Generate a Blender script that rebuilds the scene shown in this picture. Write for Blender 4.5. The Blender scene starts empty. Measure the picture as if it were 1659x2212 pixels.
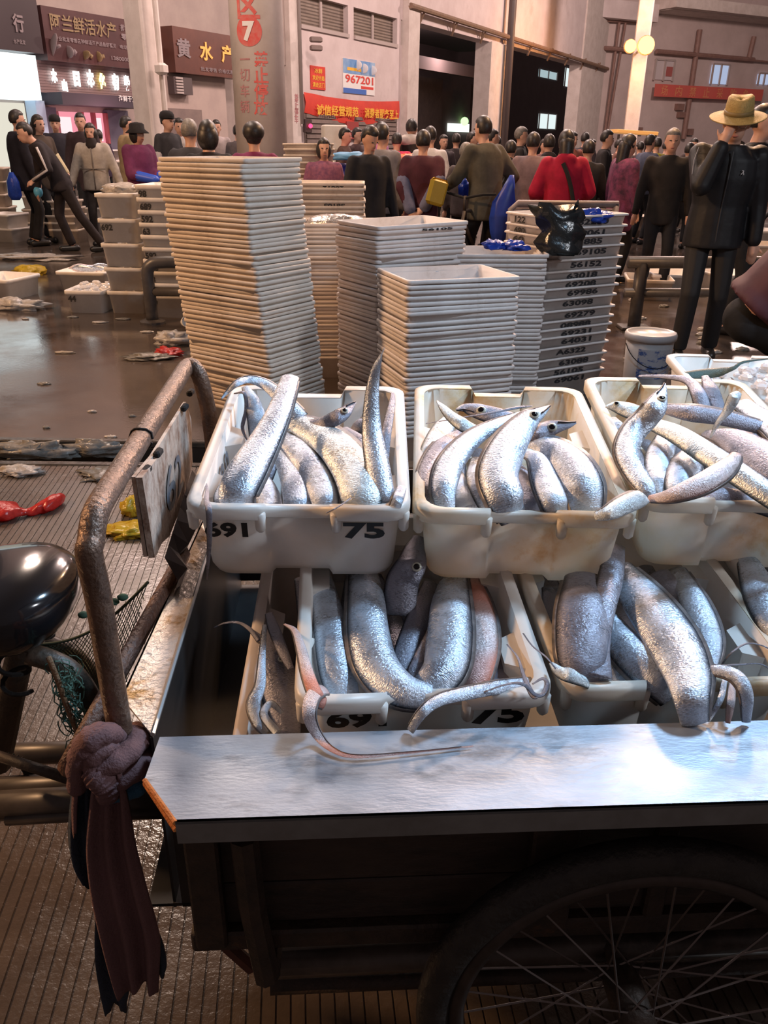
import bpy, math, random
import numpy as np
from mathutils import Vector, Matrix, noise as mnoise

S = bpy.context.scene
COL = S.collection
rnd = random.Random(7)

# ------------------------------------------------------------------ camera
FPX, CX, CY, EYE = 1739.0, 829.5, 1106.0, 1.45
PITCH = math.atan(801 / FPX)
ROLL = math.radians(0.63)
_F = np.array([0, math.cos(PITCH), -math.sin(PITCH)])
_U0 = np.array([0, math.sin(PITCH), math.cos(PITCH)])
_R0 = np.array([1.0, 0, 0])
_R = math.cos(ROLL) * _R0 + math.sin(ROLL) * _U0
_U = -math.sin(ROLL) * _R0 + math.cos(ROLL) * _U0
_C = np.array([0, 0, EYE])
cam_d = bpy.data.cameras.new('camera')
cam_d.sensor_fit = 'HORIZONTAL'
cam_d.sensor_width = 36.0
cam_d.lens = 36.0 * FPX / 1659.0
cam_d.clip_start = 0.02
cam_d.clip_end = 400
cam = bpy.data.objects.new('camera', cam_d)
COL.objects.link(cam)
cam.matrix_world = Matrix(((_R[0], _U[0], -_F[0], 0), (_R[1], _U[1], -_F[1], 0), (_R[2], _U[2], -_F[2], EYE), (0, 0, 0, 1)))
S.camera = cam

# ------------------------------------------------------------------ view, world, large lights
S.view_settings.view_transform = 'Standard'
S.view_settings.look = 'None'
S.view_settings.gamma = 1.0
S.view_settings.exposure = 0.0
S.view_settings.use_curve_mapping = False
w = bpy.data.worlds.new('night_air')
S.world = w
w.use_nodes = True
w.node_tree.nodes['Background'].inputs[0].default_value = (0.60, 0.44, 0.42, 1)
w.node_tree.nodes['Background'].inputs[1].default_value = 0.19


def lamp(name, kind, loc, energy, color, size=0.3, target=None, **kw):
    d = bpy.data.lights.new(name, kind)
    d.energy = energy
    d.color = color
    if kind == 'AREA':
        d.size = size
    else:
        d.shadow_soft_size = size
    for k, v in kw.items():
        setattr(d, k, v)
    o = bpy.data.objects.new(name, d)
    COL.objects.link(o)
    o.location = loc
    if target is not None:
        o.rotation_euler = (Vector(target) - Vector(loc)).to_track_quat('-Z', 'Y').to_euler()
    return o


COOL = (0.50, 0.74, 1.0)
SODIUM = (1.0, 0.56, 0.28)
PINK = (1.0, 0.74, 0.66)
lamp('stall_or_fill_light', 'AREA', (1.45, 2.15, 3.1), 78, COOL, 0.35, (0.2, 1.2, 0.8))
lamp('stall_or_fill_light', 'AREA', (4.2, 0.6, 3.6), 95, (0.88, 0.92, 1.0), 0.4, (1.0, 5.0, 0.5))  # added fill for the right-facing stack sides, no such lamp known
lamp('street_lamp_glow', 'AREA', (-7.5, 3.2, 5.2), 620, SODIUM, 0.6, (-0.5, 3.5, 0.6))
lamp('roof_lamp_glow', 'AREA', (3.2, 9.5, 5.5), 420, (1.0, 0.58, 0.32), 0.6, (0.5, 2.0, 0.7))
lamp('crowd_wall_fill', 'POINT', (-2.6, 8.4, 5.6), 560, (1.0, 0.78, 0.64), 0.5)  # added to brighten the round pillar and people's fronts, no known source
lamp('crowd_wall_fill', 'POINT', (1.5, 13.0, 6.5), 600, PINK, 0.5)
lamp('crowd_wall_fill', 'POINT', (6.5, 22.0, 10.0), 3000, PINK, 0.6)  # this and the next two are added to brighten the building walls
lamp('crowd_wall_fill', 'POINT', (0.5, 17.0, 8.5), 2100, PINK, 0.6)
lamp('crowd_wall_fill', 'POINT', (15.0, 34.0, 10.0), 5500, PINK, 0.6)
lamp('crowd_wall_fill', 'POINT', (-4.5, 13.0, 7.0), 420, PINK, 0.6)

# ------------------------------------------------------------------ pixel helpers (photo pixel -> place in the world)


def _ray(x, y):
    return _F * FPX + _R * (x - CX) - _U * (y - CY)


def atz(x, y, z=0.0):
    d = _ray(x, y)
    return Vector(_C + d * ((z - EYE) / d[2]))


def aty(x, y, Y):
    d = _ray(x, y)
    return Vector(_C + d * (Y / d[1]))


def onplane(x, y, P, N):
    d = _ray(x, y)
    t = (np.array(P) - _C) @ np.array(N) / (d @ np.array(N))
    return Vector(_C + d * t)


def depth(P):
    return float((np.array(P) - _C) @ _F)


# ------------------------------------------------------------------ materials
MATS = {}


def rgb(c):
    return (c[0], c[1], c[2], 1.0)


def mat(name, c1, c2=None, rough=0.6, metal=0.0, scale=8.0, bump=0.0, bscale=None, c3=None, c3amt=0.5, c3scale=3.0,
        stretch=None, rough2=None, translucent=0.0, emit=0.0, spec=0.5, coat=0.0, detail=6.0, sharp=0.12):
    if name in MATS:
        return MATS[name]
    m = bpy.data.materials.new(name)
    m.use_nodes = True
    nt = m.node_tree
    N, L = nt.nodes, nt.links
    b = N['Principled BSDF']
    b.inputs['Roughness'].default_value = rough
    b.inputs['Metallic'].default_value = metal
    b.inputs['Specular IOR Level'].default_value = spec
    b.inputs['Coat Weight'].default_value = coat
    b.inputs['Base Color'].default_value = rgb(c1)
    if emit:
        b.inputs['Emission Color'].default_value = rgb(c1)
        b.inputs['Emission Strength'].default_value = emit
    if c2 is not None or bump or c3 is not None or rough2 is not None:
        tc = N.new('ShaderNodeTexCoord')
        mp = N.new('ShaderNodeMapping')
        L.new(tc.outputs['Object'], mp.inputs[0])
        if stretch:
            mp.inputs['Scale'].default_value = stretch
        nz = N.new('ShaderNodeTexNoise')
        nz.inputs['Scale'].default_value = scale
        nz.inputs['Detail'].default_value = detail
        nz.inputs['Roughness'].default_value = 0.65
        L.new(mp.outputs[0], nz.inputs['Vector'])
        col_out = None
        if c2 is not None:
            r = N.new('ShaderNodeValToRGB')
            r.color_ramp.elements[0].position = 0.36
            r.color_ramp.elements[1].position = 0.66
            r.color_ramp.elements[0].color = rgb(c1)
            r.color_ramp.elements[1].color = rgb(c2)
            L.new(nz.outputs['Fac'], r.inputs[0])
            col_out = r.outputs[0]
        if c3 is not None:
            n3 = N.new('ShaderNodeTexNoise')
            n3.inputs['Scale'].default_value = c3scale
            n3.inputs['Detail'].default_value = 8
            n3.inputs['Roughness'].default_value = 0.7
            L.new(mp.outputs[0], n3.inputs['Vector'])
            r3 = N.new('ShaderNodeValToRGB')
            r3.color_ramp.elements[0].position = 1 - c3amt
            r3.color_ramp.elements[1].position = min(1.0, 1 - c3amt + sharp)
            L.new(n3.outputs['Fac'], r3.inputs[0])
            mx = N.new('ShaderNodeMix')
            mx.data_type = 'RGBA'
            L.new(r3.outputs[0], mx.inputs[0])
            if col_out:
                L.new(col_out, mx.inputs[6])
            else:
                mx.inputs[6].default_value = rgb(c1)
            mx.inputs[7].default_value = rgb(c3)
            col_out = mx.outputs[2]
        if col_out:
            L.new(col_out, b.inputs['Base Color'])
        if rough2 is not None:
            nr = N.new('ShaderNodeTexNoise')
            nr.inputs['Scale'].default_value = scale * 0.6
            nr.inputs['Detail'].default_value = 5
            L.new(mp.outputs[0], nr.inputs['Vector'])
            mr = N.new('ShaderNodeMapRange')
            mr.inputs[1].default_value = 0.35
            mr.inputs[2].default_value = 0.65
            mr.inputs[3].default_value = rough
            mr.inputs[4].default_value = rough2
            L.new(nr.outputs['Fac'], mr.inputs[0])
            L.new(mr.outputs[0], b.inputs['Roughness'])
        if bump:
            nb = N.new('ShaderNodeTexNoise')
            nb.inputs['Scale'].default_value = bscale or scale * 4
            nb.inputs['Detail'].default_value = 4
            L.new(mp.outputs[0], nb.inputs['Vector'])
            bp = N.new('ShaderNodeBump')
            bp.inputs['Strength'].default_value = bump
            bp.inputs['Distance'].default_value = 0.01
            L.new(nb.outputs['Fac'], bp.inputs['Height'])
            L.new(bp.outputs[0], b.inputs['Normal'])
    if translucent:
        out = N['Material Output']
        tr = N.new('ShaderNodeBsdfTranslucent')
        tr.inputs[0].default_value = rgb(c1)
        if 'Base Color' in b.inputs and b.inputs['Base Color'].is_linked:
            L.new(b.inputs['Base Color'].links[0].from_socket, tr.inputs[0])
        ms = N.new('ShaderNodeMixShader')
        ms.inputs[0].default_value = translucent
        L.new(b.outputs[0], ms.inputs[1])
        L.new(tr.outputs[0], ms.inputs[2])
        L.new(ms.outputs[0], out.inputs[0])
    MATS[name] = m
    return m


def solid(c, rough=0.8, bump=0.25, key=None):
    k = key or 'cloth_%d_%d_%d' % tuple(int(v * 999) for v in c)
    return mat(k, c, tuple(v * 0.62 for v in c), rough=rough, scale=7, bump=bump, bscale=14, spec=0.25)


def emis(name, c, s):
    if name in MATS:
        return MATS[name]
    m = bpy.data.materials.new(name)
    m.use_nodes = True
    nt = m.node_tree
    nt.nodes.remove(nt.nodes['Principled BSDF'])
    e = nt.nodes.new('ShaderNodeEmission')
    e.inputs[0].default_value = rgb(c)
    e.inputs[1].default_value = s
    nt.links.new(e.outputs[0], nt.nodes['Material Output'].inputs[0])
    MATS[name] = m
    return m


# ------------------------------------------------------------------ mesh building
ORG = {}


class MB:
    def __init__(s):
        s.v = []
        s.f = []

    def add(s, vs, fs):
        n = len(s.v)
        s.v += [tuple(v) for v in vs]
        s.f += [tuple(i + n for i in f) for f in fs]
        return s

    def loft(s, rings, closed=True, cap0=True, cap1=True):
        n = len(rings[0])
        vs = [p for r in rings for p in r]
        fs = []
        for i in range(len(rings) - 1):
            for j in range(n if closed else n - 1):
                k = (j + 1) % n
                fs.append((i * n + j, i * n + k, (i + 1) * n + k, (i + 1) * n + j))
        if closed and cap0:
            fs.append(tuple(range(n - 1, -1, -1)))
        if closed and cap1:
            fs.append(tuple((len(rings) - 1) * n + j for j in range(n)))
        return s.add(vs, fs)

    def box(s, c, size, rot=None):
        hx, hy, hz = [v / 2 for v in size]
        vs = [Vector((x, y, z)) for z in (-hz, hz) for (x, y) in ((-hx, -hy), (hx, -hy), (hx, hy), (-hx, hy))]
        if rot is not None:
            vs = [rot @ v for v in vs]
        c = Vector(c)
        return s.add([v + c for v in vs], [(3, 2, 1, 0), (4, 5, 6, 7), (0, 1, 5, 4), (1, 2, 6, 5), (2, 3, 7, 6), (3, 0, 4, 7)])

    def bbox(s, c, size, rot=None, b=0.006):
        # box with chamfered vertical edges and top/bottom edges
        hx, hy, hz = [v / 2 for v in size]
        b = min(b, hx * .8, hy * .8, hz * .8)

        def ring(z, i):
            x, y = hx - i, hy - i
            return [Vector(p) for p in ((-x + b, -y, z), (x - b, -y, z), (x, -y + b, z), (x, y - b, z), (x - b, y, z), (-x + b, y, z), (-x, y - b, z), (-x, -y + b, z))]
        rings = [ring(-hz, b), ring(-hz + b, 0), ring(hz - b, 0), ring(hz, b)]
        c = Vector(c)
        rr = [[((rot @ p) if rot is not None else p) + c for p in r] for r in rings]
        return s.loft(rr)

    def tube(s, pts, r, n=10, cap=True, flat=1.0, closed=False):
        pts = [Vector(p) for p in pts]
        m = len(pts)
        rs = r if isinstance(r, (list, tuple)) else [r] * m
        rings = []
        up = None
        for i in range(m):
            if closed:
                t = (pts[(i + 1) % m] - pts[i - 1]).normalized()
            else:
                t = (pts[min(i + 1, m - 1)] - pts[max(i - 1, 0)])
                t = t.normalized() if t.length > 1e-9 else Vector((0, 0, 1))
            if up is None:
                up = Vector((0, 0, 1)) if abs(t.z) < 0.9 else Vector((1, 0, 0))
            u = (up - t * up.dot(t))
            u = u.normalized() if u.length > 1e-6 else t.orthogonal().normalized()
            up = u
            v = t.cross(u)
            rings.append([pts[i] + (u * math.cos(2 * math.pi * k / n) + v * math.sin(2 * math.pi * k / n) * flat) * rs[i] for k in range(n)])
        if closed:
            rings.append(rings[0])
            return s.loft(rings, True, False, False)
        return s.loft(rings, True, cap, cap)

    def cyl(s, p0, p1, r0, r1=None, n=14):
        return s.tube([p0, p1], [r0, r0 if r1 is None else r1], n)

    def lathe(s, prof, c=(0, 0, 0), n=28, rot=None):
        c = Vector(c)
        rings = []
        for (r, z) in prof:
            ring = [Vector((r * math.cos(2 * math.pi * k / n), r * math.sin(2 * math.pi * k / n), z)) for k in range(n)]
            rings.append([((rot @ p) if rot is not None else p) + c for p in ring])
        return s.loft(rings)

    def ell(s, c, r, rot=None, n=12, m=8):
        c = Vector(c)
        rings = []
        for i in range(m + 1):
            a = -math.pi / 2 + math.pi * (0.02 + 0.96 * i / m)
            ring = [Vector((r[0] * math.cos(a) * math.cos(2 * math.pi * k / n), r[1] * math.cos(a) * math.sin(2 * math.pi * k / n), r[2] * math.sin(a))) for k in range(n)]
            rings.append([((rot @ p) if rot is not None else p) + c for p in ring])
        return s.loft(rings)

    def caps(s, p0, p1, r0, r1, n=10):
        p0, p1 = Vector(p0), Vector(p1)
        d = p1 - p0
        if d.length < 1e-6:
            return s.ell(p0, (r0, r0, r0))
        t = d.normalized()
        pts, rs = [], []
        for a in (80, 50, 20):
            pts.append(p0 - t * r0 * math.sin(math.radians(a)))
            rs.append(r0 * math.cos(math.radians(a)))
        for k in range(5):
            pts.append(p0 + d * (k / 4))
            rs.append(r0 + (r1 - r0) * k / 4)
        for a in (20, 50, 80):
            pts.append(p1 + t * r1 * math.sin(math.radians(a)))
            rs.append(r1 * math.cos(math.radians(a)))
        return s.tube(pts, rs, n)

    def poly(s, pts, thick, nrm):
        nrm = Vector(nrm).normalized() * thick
        a = [Vector(p) for p in pts]
        b = [p + nrm for p in a]
        return s.loft([a, b])


def data(mb, name, m, smooth=False, org=(0, 0, 0)):
    me = bpy.data.meshes.new(name)
    o = Vector(org)
    me.from_pydata([tuple(Vector(v) - o) for v in mb.v], [], mb.f)
    if m is not None:
        for q in (m if isinstance(m, (list, tuple)) else [m]):
            me.materials.append(q)
    if smooth:
        me.polygons.foreach_set('use_smooth', [True] * len(me.polygons))
    me.update()
    return me


def fixn(me):
    import bmesh
    bm = bmesh.new()
    bm.from_mesh(me)
    bmesh.ops.recalc_face_normals(bm, faces=bm.faces)
    bm.to_mesh(me)
    bm.free()
    return me


def thing(name, label, cat, loc, group=None):
    o = bpy.data.objects.new(name, None)
    COL.objects.link(o)
    o.empty_display_size = 0.1
    o.location = loc
    ORG[o] = Vector(loc)
    tag(o, label, cat, group)
    return o


def tag(o, label=None, cat=None, group=None, kind=None):
    if label:
        o['label'] = label
    if cat:
        o['category'] = cat
    if group:
        o['group'] = group
    if kind:
        o['kind'] = kind
    return o


def build(mb, name, m, parent=None, smooth=False, org=None, label=None, kind=None):
    """world-space MB -> object (child of parent, whose own origin is taken off)"""
    if parent is not None:
        og = ORG[parent]
    elif org is not None:
        og = Vector(org)
    else:
        xs = np.array([tuple(v) for v in mb.v])
        og = Vector(((xs[:, 0].min() + xs[:, 0].max()) / 2, (xs[:, 1].min() + xs[:, 1].max()) / 2, xs[:, 2].min()))
    me = fixn(data(mb, name, m, smooth, og))
    o = bpy.data.objects.new(name, me)
    COL.objects.link(o)
    if parent is not None:
        o.parent = parent
    else:
        o.location = og
    ORG[o] = og
    if label:
        o['label'] = label
    if kind:
        o['kind'] = kind
    return o


def struct(mb, name, m, smooth=False, parent=None):
    o = build(mb, name, m, parent, smooth, org=(0, 0, 0))
    if parent is None:
        o['kind'] = 'structure'
    return o


_TXT = {}


def text_geo(s, bold=0.0):
    k = (s, bold)
    if k in _TXT:
        return _TXT[k]
    cu = bpy.data.curves.new('t', 'FONT')
    cu.body = s
    cu.size = 1.0
    cu.offset = bold
    cu.resolution_u = 3
    cu.align_x = 'CENTER'
    cu.align_y = 'CENTER'
    ob = bpy.data.objects.new('t', cu)
    COL.objects.link(ob)
    bpy.context.view_layer.update()
    me = ob.evaluated_get(bpy.context.evaluated_depsgraph_get()).to_mesh()
    vs = [v.co.copy() for v in me.vertices]
    fs = [tuple(p.vertices) for p in me.polygons]
    bpy.data.objects.remove(ob)
    bpy.data.curves.remove(cu)
    _TXT[k] = (vs, fs)
    return vs, fs


def text(s, c, right, up, size, m, parent, name='lettering', sx=1.0, bold=0.0, lift=0.002, fit=None):
    """flat print: centred at c on the surface spanned by right, up"""
    vs, fs = text_geo(s, bold)
    right = Vector(right).normalized()
    up = Vector(up).normalized()
    n = right.cross(up)
    if vs:
        x0, x1 = min(v.x for v in vs), max(v.x for v in vs)
        y0, y1 = min(v.y for v in vs), max(v.y for v in vs)
    else:
        return None
    if fit:
        kx, ky = fit[0] / max(x1 - x0, 1e-6), fit[1] / max(y1 - y0, 1e-6)
    else:
        kx, ky = size * sx, size
    mx, my = (x0 + x1) / 2, (y0 + y1) / 2
    mb = MB()
    mb.add([Vector(c) + right * ((v.x - mx) * kx) + up * ((v.y - my) * ky) + n * lift for v in vs], fs)
    me = data(mb, name, m, False, ORG[parent])
    o = bpy.data.objects.new(name, me)
    COL.objects.link(o)
    o.parent = parent
    return o


def spline(pts, n):
    """Catmull-Rom through points given as tuples, n samples"""
    P = [np.array(p, float) for p in pts]
    P = [2 * P[0] - P[1]] + P + [2 * P[-1] - P[-2]]
    m = len(P) - 3
    out = []
    for i in range(n):
        t = i / (n - 1) * m
        k = min(int(t), m - 1)
        u = t - k
        a, b, c, d = P[k:k + 4]
        out.append(0.5 * ((2 * b) + (c - a) * u + (2 * a - 5 * b + 4 * c - d) * u * u + (3 * b - a - 3 * c + d) * u ** 3))
    return out


def rotz(a):
    return Matrix.Rotation(a, 3, 'Z')


# ------------------------------------------------------------------ shared materials
M_PLASTIC = mat('crate_plastic', (0.86, 0.84, 0.81), (0.78, 0.75, 0.70), rough=0.38, scale=6, c3=(0.66, 0.48, 0.20), c3amt=0.33, c3scale=5,
                bump=0.05, translucent=0.22, sharp=0.25)
M_PLASTIC_Y = mat('crate_plastic_stained', (0.87, 0.84, 0.79), (0.80, 0.71, 0.54), rough=0.4, scale=5, c3=(0.66, 0.40, 0.09), c3amt=0.45, c3scale=7,
                  bump=0.06, translucent=0.36, sharp=0.2)
M_STACK = mat('crate_plastic_cream', (0.78, 0.69, 0.60), (0.66, 0.56, 0.47), rough=0.5, scale=5, c3=(0.34, 0.24, 0.15), c3amt=0.42, c3scale=6,
              bump=0.06, translucent=0.12, sharp=0.3)
M_STACK2 = mat('crate_plastic_grey', (0.74, 0.69, 0.66), (0.62, 0.56, 0.53), rough=0.5, scale=5, c3=(0.30, 0.24, 0.19), c3amt=0.40, c3scale=6,
               bump=0.06, translucent=0.1, sharp=0.3)
M_INK = mat('black_ink', (0.012, 0.012, 0.014), rough=0.55)
M_INK_FADED = mat('faded_ink', (0.16, 0.19, 0.24), (0.30, 0.32, 0.36), rough=0.6, scale=20)
M_STEEL = mat('worn_steel_sheet', (0.35, 0.40, 0.47), (0.29, 0.335, 0.40), rough=0.34, rough2=0.55, metal=0.55, scale=9, stretch=(1, 3, 1), bump=0.06, bscale=80,
              c3=(0.17, 0.19, 0.22), c3amt=0.46, c3scale=5)
M_RUSTTUBE = mat('brown_painted_tube', (0.10, 0.065, 0.05), (0.19, 0.12, 0.085), rough=0.28, rough2=0.5, metal=0.45, scale=30, bump=0.35, bscale=160)
M_DARKRUST = mat('dark_rust', (0.020, 0.015, 0.012), (0.048, 0.030, 0.021), rough=0.6, scale=25, bump=0.3, c3=(0.14, 0.06, 0.025), c3amt=0.36, c3scale=9)
M_RUBBER = mat('black_rubber', (0.012, 0.012, 0.013), (0.03, 0.028, 0.026), rough=0.55, scale=30, bump=0.3)
M_BLACKLEATHER = mat('black_vinyl', (0.010, 0.011, 0.014), rough=0.16, coat=0.3)
M_WHITEPAINT = mat('chipped_white_paint', (0.52, 0.47, 0.42), (0.40, 0.32, 0.27), rough=0.55, scale=18, stretch=(1, 1, .7), c3=(0.15, 0.07, 0.04), c3amt=0.53, c3scale=30, bump=0.3, sharp=.22)
M_SKIN = mat('skin', (0.62, 0.36, 0.26), (0.54, 0.29, 0.20), rough=0.5, scale=12)
M_HAIR = mat('black_hair', (0.012, 0.010, 0.010), (0.035, 0.028, 0.024), rough=0.45, scale=60)
M_HAIRG = mat('grey_hair', (0.12, 0.11, 0.10), (0.22, 0.20, 0.18), rough=0.5, scale=60)
M_DARK = mat('matt_black', (0.01, 0.01, 0.011), rough=0.9)  # plain black for wires, straps and small fittings
M_SHOE = mat('black_shoe', (0.015, 0.014, 0.014), rough=0.35)
M_WALL = mat('plaster_wall', (0.72, 0.62, 0.61), (0.62, 0.52, 0.51), rough=0.9, scale=1.2, c3=(0.42, 0.33, 0.31), c3amt=0.42, c3scale=0.7, sharp=0.3)
M_COLUMN = mat('white_column', (0.72, 0.64, 0.60), (0.60, 0.52, 0.48), rough=0.85, scale=2.2, c3=(0.40, 0.36, 0.33), c3amt=0.40, c3scale=1.6, sharp=0.3)

# ================================================================== THE SETTING


def wet_floor(name, c1, c2, rlo, rhi, bump, scale=1.2, stain=(0.05, 0.035, 0.028)):
    m = bpy.data.materials.new(name)
    m.use_nodes = True
    N, L = m.node_tree.nodes, m.node_tree.links
    b = N['Principled BSDF']
    tc = N.new('ShaderNodeTexCoord')

    def nz(sc, det=6):
        n = N.new('ShaderNodeTexNoise')
        n.inputs['Scale'].default_value = sc
        n.inputs['Detail'].default_value = det
        n.inputs['Roughness'].default_value = 0.65
        L.new(tc.outputs['Object'], n.inputs['Vector'])
        return n.outputs['Fac']
    r = N.new('ShaderNodeValToRGB')
    r.color_ramp.elements[0].position = 0.35
    r.color_ramp.elements[1].position = 0.7
    r.color_ramp.elements[0].color = rgb(c1)
    r.color_ramp.elements[1].color = rgb(c2)
    L.new(nz(scale * 3), r.inputs[0])
    r3 = N.new('ShaderNodeValToRGB')
    r3.color_ramp.elements[0].position = 0.52
    r3.color_ramp.elements[1].position = 0.72
    L.new(nz(scale * 1.4, 9), r3.inputs[0])
    mx = N.new('ShaderNodeMix')
    mx.data_type = 'RGBA'
    L.new(r3.outputs[0], mx.inputs[0])
    L.new(r.outputs[0], mx.inputs[6])
    mx.inputs[7].default_value = rgb(stain)
    L.new(mx.outputs[2], b.inputs['Base Color'])
    mr = N.new('ShaderNodeMapRange')
    mr.inputs[1].default_value = 0.40
    mr.inputs[2].default_value = 0.62
    mr.inputs[3].default_value = rlo
    mr.inputs[4].default_value = rhi
    L.new(nz(scale), mr.inputs[0])
    L.new(mr.outputs[0], b.inputs['Roughness'])
    bp = N.new('ShaderNodeBump')
    bp.inputs['Strength'].default_value = bump
    bp.inputs['Distance'].default_value = 0.004
    L.new(nz(45, 3), bp.inputs['Height'])
    L.new(bp.outputs[0], b.inputs['Normal'])
    b.inputs['Specular IOR Level'].default_value = 0.7
    return m


M_FLOOR_NEAR = wet_floor('wet_grooved_concrete', (0.055, 0.041, 0.031), (0.095, 0.070, 0.051), 0.10, 0.42, 0.42)
M_FLOOR_FAR = wet_floor('wet_smooth_concrete', (0.050, 0.039, 0.033), (0.080, 0.062, 0.051), 0.04, 0.22, 0.10, 0.7, (0.03, 0.023, 0.019))

G0, G1 = 3.69, 3.99          # drain channel, front and back edge
GX = -0.80                   # channel is covered to the right of here
mb = MB()
mb.add([(-40, G1, 0), (60, G1, 0), (60, 110, 0), (-40, 110, 0)], [(0, 1, 2, 3)])
mb.add([(-40, G1, 0), (60, G1, 0), (60, G1, -.2), (-40, G1, -.2)], [(0, 3, 2, 1)])
struct(mb, 'floor', M_FLOOR_FAR)

# near floor: cast grooves run away from the camera, real channels
ga = math.radians(6.2)
gd = Vector((-math.sin(ga), math.cos(ga), 0))
gu = Vector((math.cos(ga), math.sin(ga), 0))
mb = MB()
pit, gw, gdp = 0.027, 0.0044, 0.0030
k0, k1 = int(-3.4 / pit), int(2.6 / pit)
for k in range(k0, k1):
    u = k * pit
    prof = [(u, 0), (u + pit - gw, 0), (u + pit - gw * .75, -gdp), (u + pit - gw * .25, -gdp), (u + pit, 0)]
    vs = []
    for (uu, z) in prof:
        for vv in (-2.2, 3.45):
            y_end = G0
            p = gu * uu
            t = vv if vv < 0 else (y_end - p.y) / gd.y
            q = p + gd * t
            vs.append((q.x, q.y, z))
    mb.add(vs, [(2 * i, 2 * i + 2, 2 * i + 3, 2 * i + 1) for i in range(4)])
mb.add([(-40, G0, 0.0), (-3.0, G0, 0.0), (-3.0, -6, 0.0), (-40, -6, 0.0)], [(0, 3, 2, 1)])
mb.add([(2.2, G0, 0.0), (40, G0, 0.0), (40, -6, 0.0), (2.2, -6, 0.0)], [(0, 3, 2, 1)])
mb.add([(-40, G0, 0), (60, G0, 0), (60, G0, -.2), (-40, G0, -.2)], [(0, 1, 2, 3)])
struct(mb, 'floor_grooved', M_FLOOR_NEAR)
mb = MB()
mb.add([(-40, G0 - .05, -.15), (60, G0 - .05, -.15), (60, G1 + .05, -.15), (-40, G1 + .05, -.15)], [(0, 1, 2, 3)])
struct(mb, 'floor_drain', mat('drain_sludge', (0.012, 0.011, 0.010), (0.03, 0.026, 0.02), rough=0.08, rough2=0.3, scale=5, bump=0.1))
mb = MB()
mb.box((-20.4, G1 - .006, -.09), (39.2, .008, .12))
mb.box((-20.4, G0 + .006, -.09), (39.2, .008, .12))
struct(mb, 'floor_drain_liners', mat('drain_liner_dark', (0.012, 0.010, 0.009), (0.022, 0.018, 0.015), rough=0.5, scale=9))  # added dark liners, shade of the deep channel put into their colour
cov = None
for i in range(14):
    x0 = GX + i * 0.52
    mb = MB()
    mb.bbox((x0 + .255, (G0 + G1) / 2, -.02), (.51, G1 - G0 + .02, .045), b=.006)
    o = struct(mb, 'trim_%d' % (i + 1), mat('cover_slab', (0.10, 0.08, 0.065), (0.16, 0.13, 0.10), rough=0.3, scale=8, bump=0.2))
mb = MB()
for yy, sgn in ((G0, -1), (G1, 1)):
    mb.bbox((-10.4, yy + sgn * .02, -.012), (19.2, .05, .036), b=.006)
struct(mb, 'trim_15', mat('kerb_black', (0.03, 0.026, 0.022), (0.06, 0.05, 0.04), rough=0.25, scale=10, bump=0.3))

# ---------------------------------------------------------------- long wall on the left and middle
AW = math.radians(29)
D1 = Vector((math.sin(AW), math.cos(AW), 0))
N1 = Vector((math.cos(AW), -math.sin(AW), 0))
P1 = aty(650, 290, 26)
UP = Vector((0, 0, 1))


def sz(px, py, P=P1, D=D1, N=N1, off=0.0):
    q = onplane(px, py, Vector(P) + N * off, N) - Vector(P)
    return q.dot(D), q.z + P.z


def wp(s, z, out=0.0, P=P1, D=D1, N=N1):
    return Vector((P.x, P.y, 0)) + D * s + N * out + UP * z


def wbox(mb, s0, s1, z0, z1, o0, o1, W=None):
    P, D, N = W or (P1, D1, N1)
    vs = [wp(s, z, o, P, D, N) for z in (z0, z1) for (s, o) in ((s0, o0), (s1, o0), (s1, o1), (s0, o1))]
    return mb.add(vs, [(3, 2, 1, 0), (4, 5, 6, 7), (0, 1, 5, 4), (1, 2, 6, 5), (2, 3, 7, 6), (3, 0, 4, 7)])


def S_(px, py=250):
    return sz(px, py)[0]


zwb = sz(648, 52)[1]
zwt = sz(763, 15)[1]
zo1 = sz(892, 46)[1]
zo2 = sz(1096, 97)[1]
s_a, s_b = S_(628), S_(866)
mb = MB()
wbox(mb, s_a, s_b, 0, zwb, -.5, 0)
wbox(mb, s_a, s_b, zwt, 14, -.5, 0)
for a, b in ((628, 648), (752, 764), (858, 866)):
    wbox(mb, sz(a, 60)[0], sz(b, 60)[0], zwb, zwt, -.5, 0)
struct(mb, 'wall_back', M_WALL)
M_WIN = mat('dusty_louvre', (0.20, 0.15, 0.12), (0.27, 0.21, 0.17), rough=0.6, scale=3)
M_FRAME = mat('window_frame_grey', (0.45, 0.38, 0.36), rough=0.6)
for i, (a, b) in enumerate(((648, 752), (764, 858))):
    sa, sb = sz(a, 60)[0], sz(b, 60)[0]
    w_ = MB()
    wbox(w_, sa, sb, zwb, zwt, -.28, -.22)
    w_ = struct(w_, 'window_%d' % (i + 1), M_WIN)
    nn = 9
    for j in range(nn):
        mb = MB()
        z = zwb + (zwt - zwb) * (j + .5) / nn
        wbox(mb, sa, sb, z - .06, z + .06, -.22, -.17)
        struct(mb, 'slat', M_WIN, parent=w_)
    mb = MB()
    sm = (sa + sb) / 2
    wbox(mb, sm - .05, sm + .05, zwb, zwt, -.22, -.12)
    wbox(mb, sa, sb, zwb - .1, zwb, -.22, .06)
    struct(mb, 'window_frame', M_FRAME, parent=w_)
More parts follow.
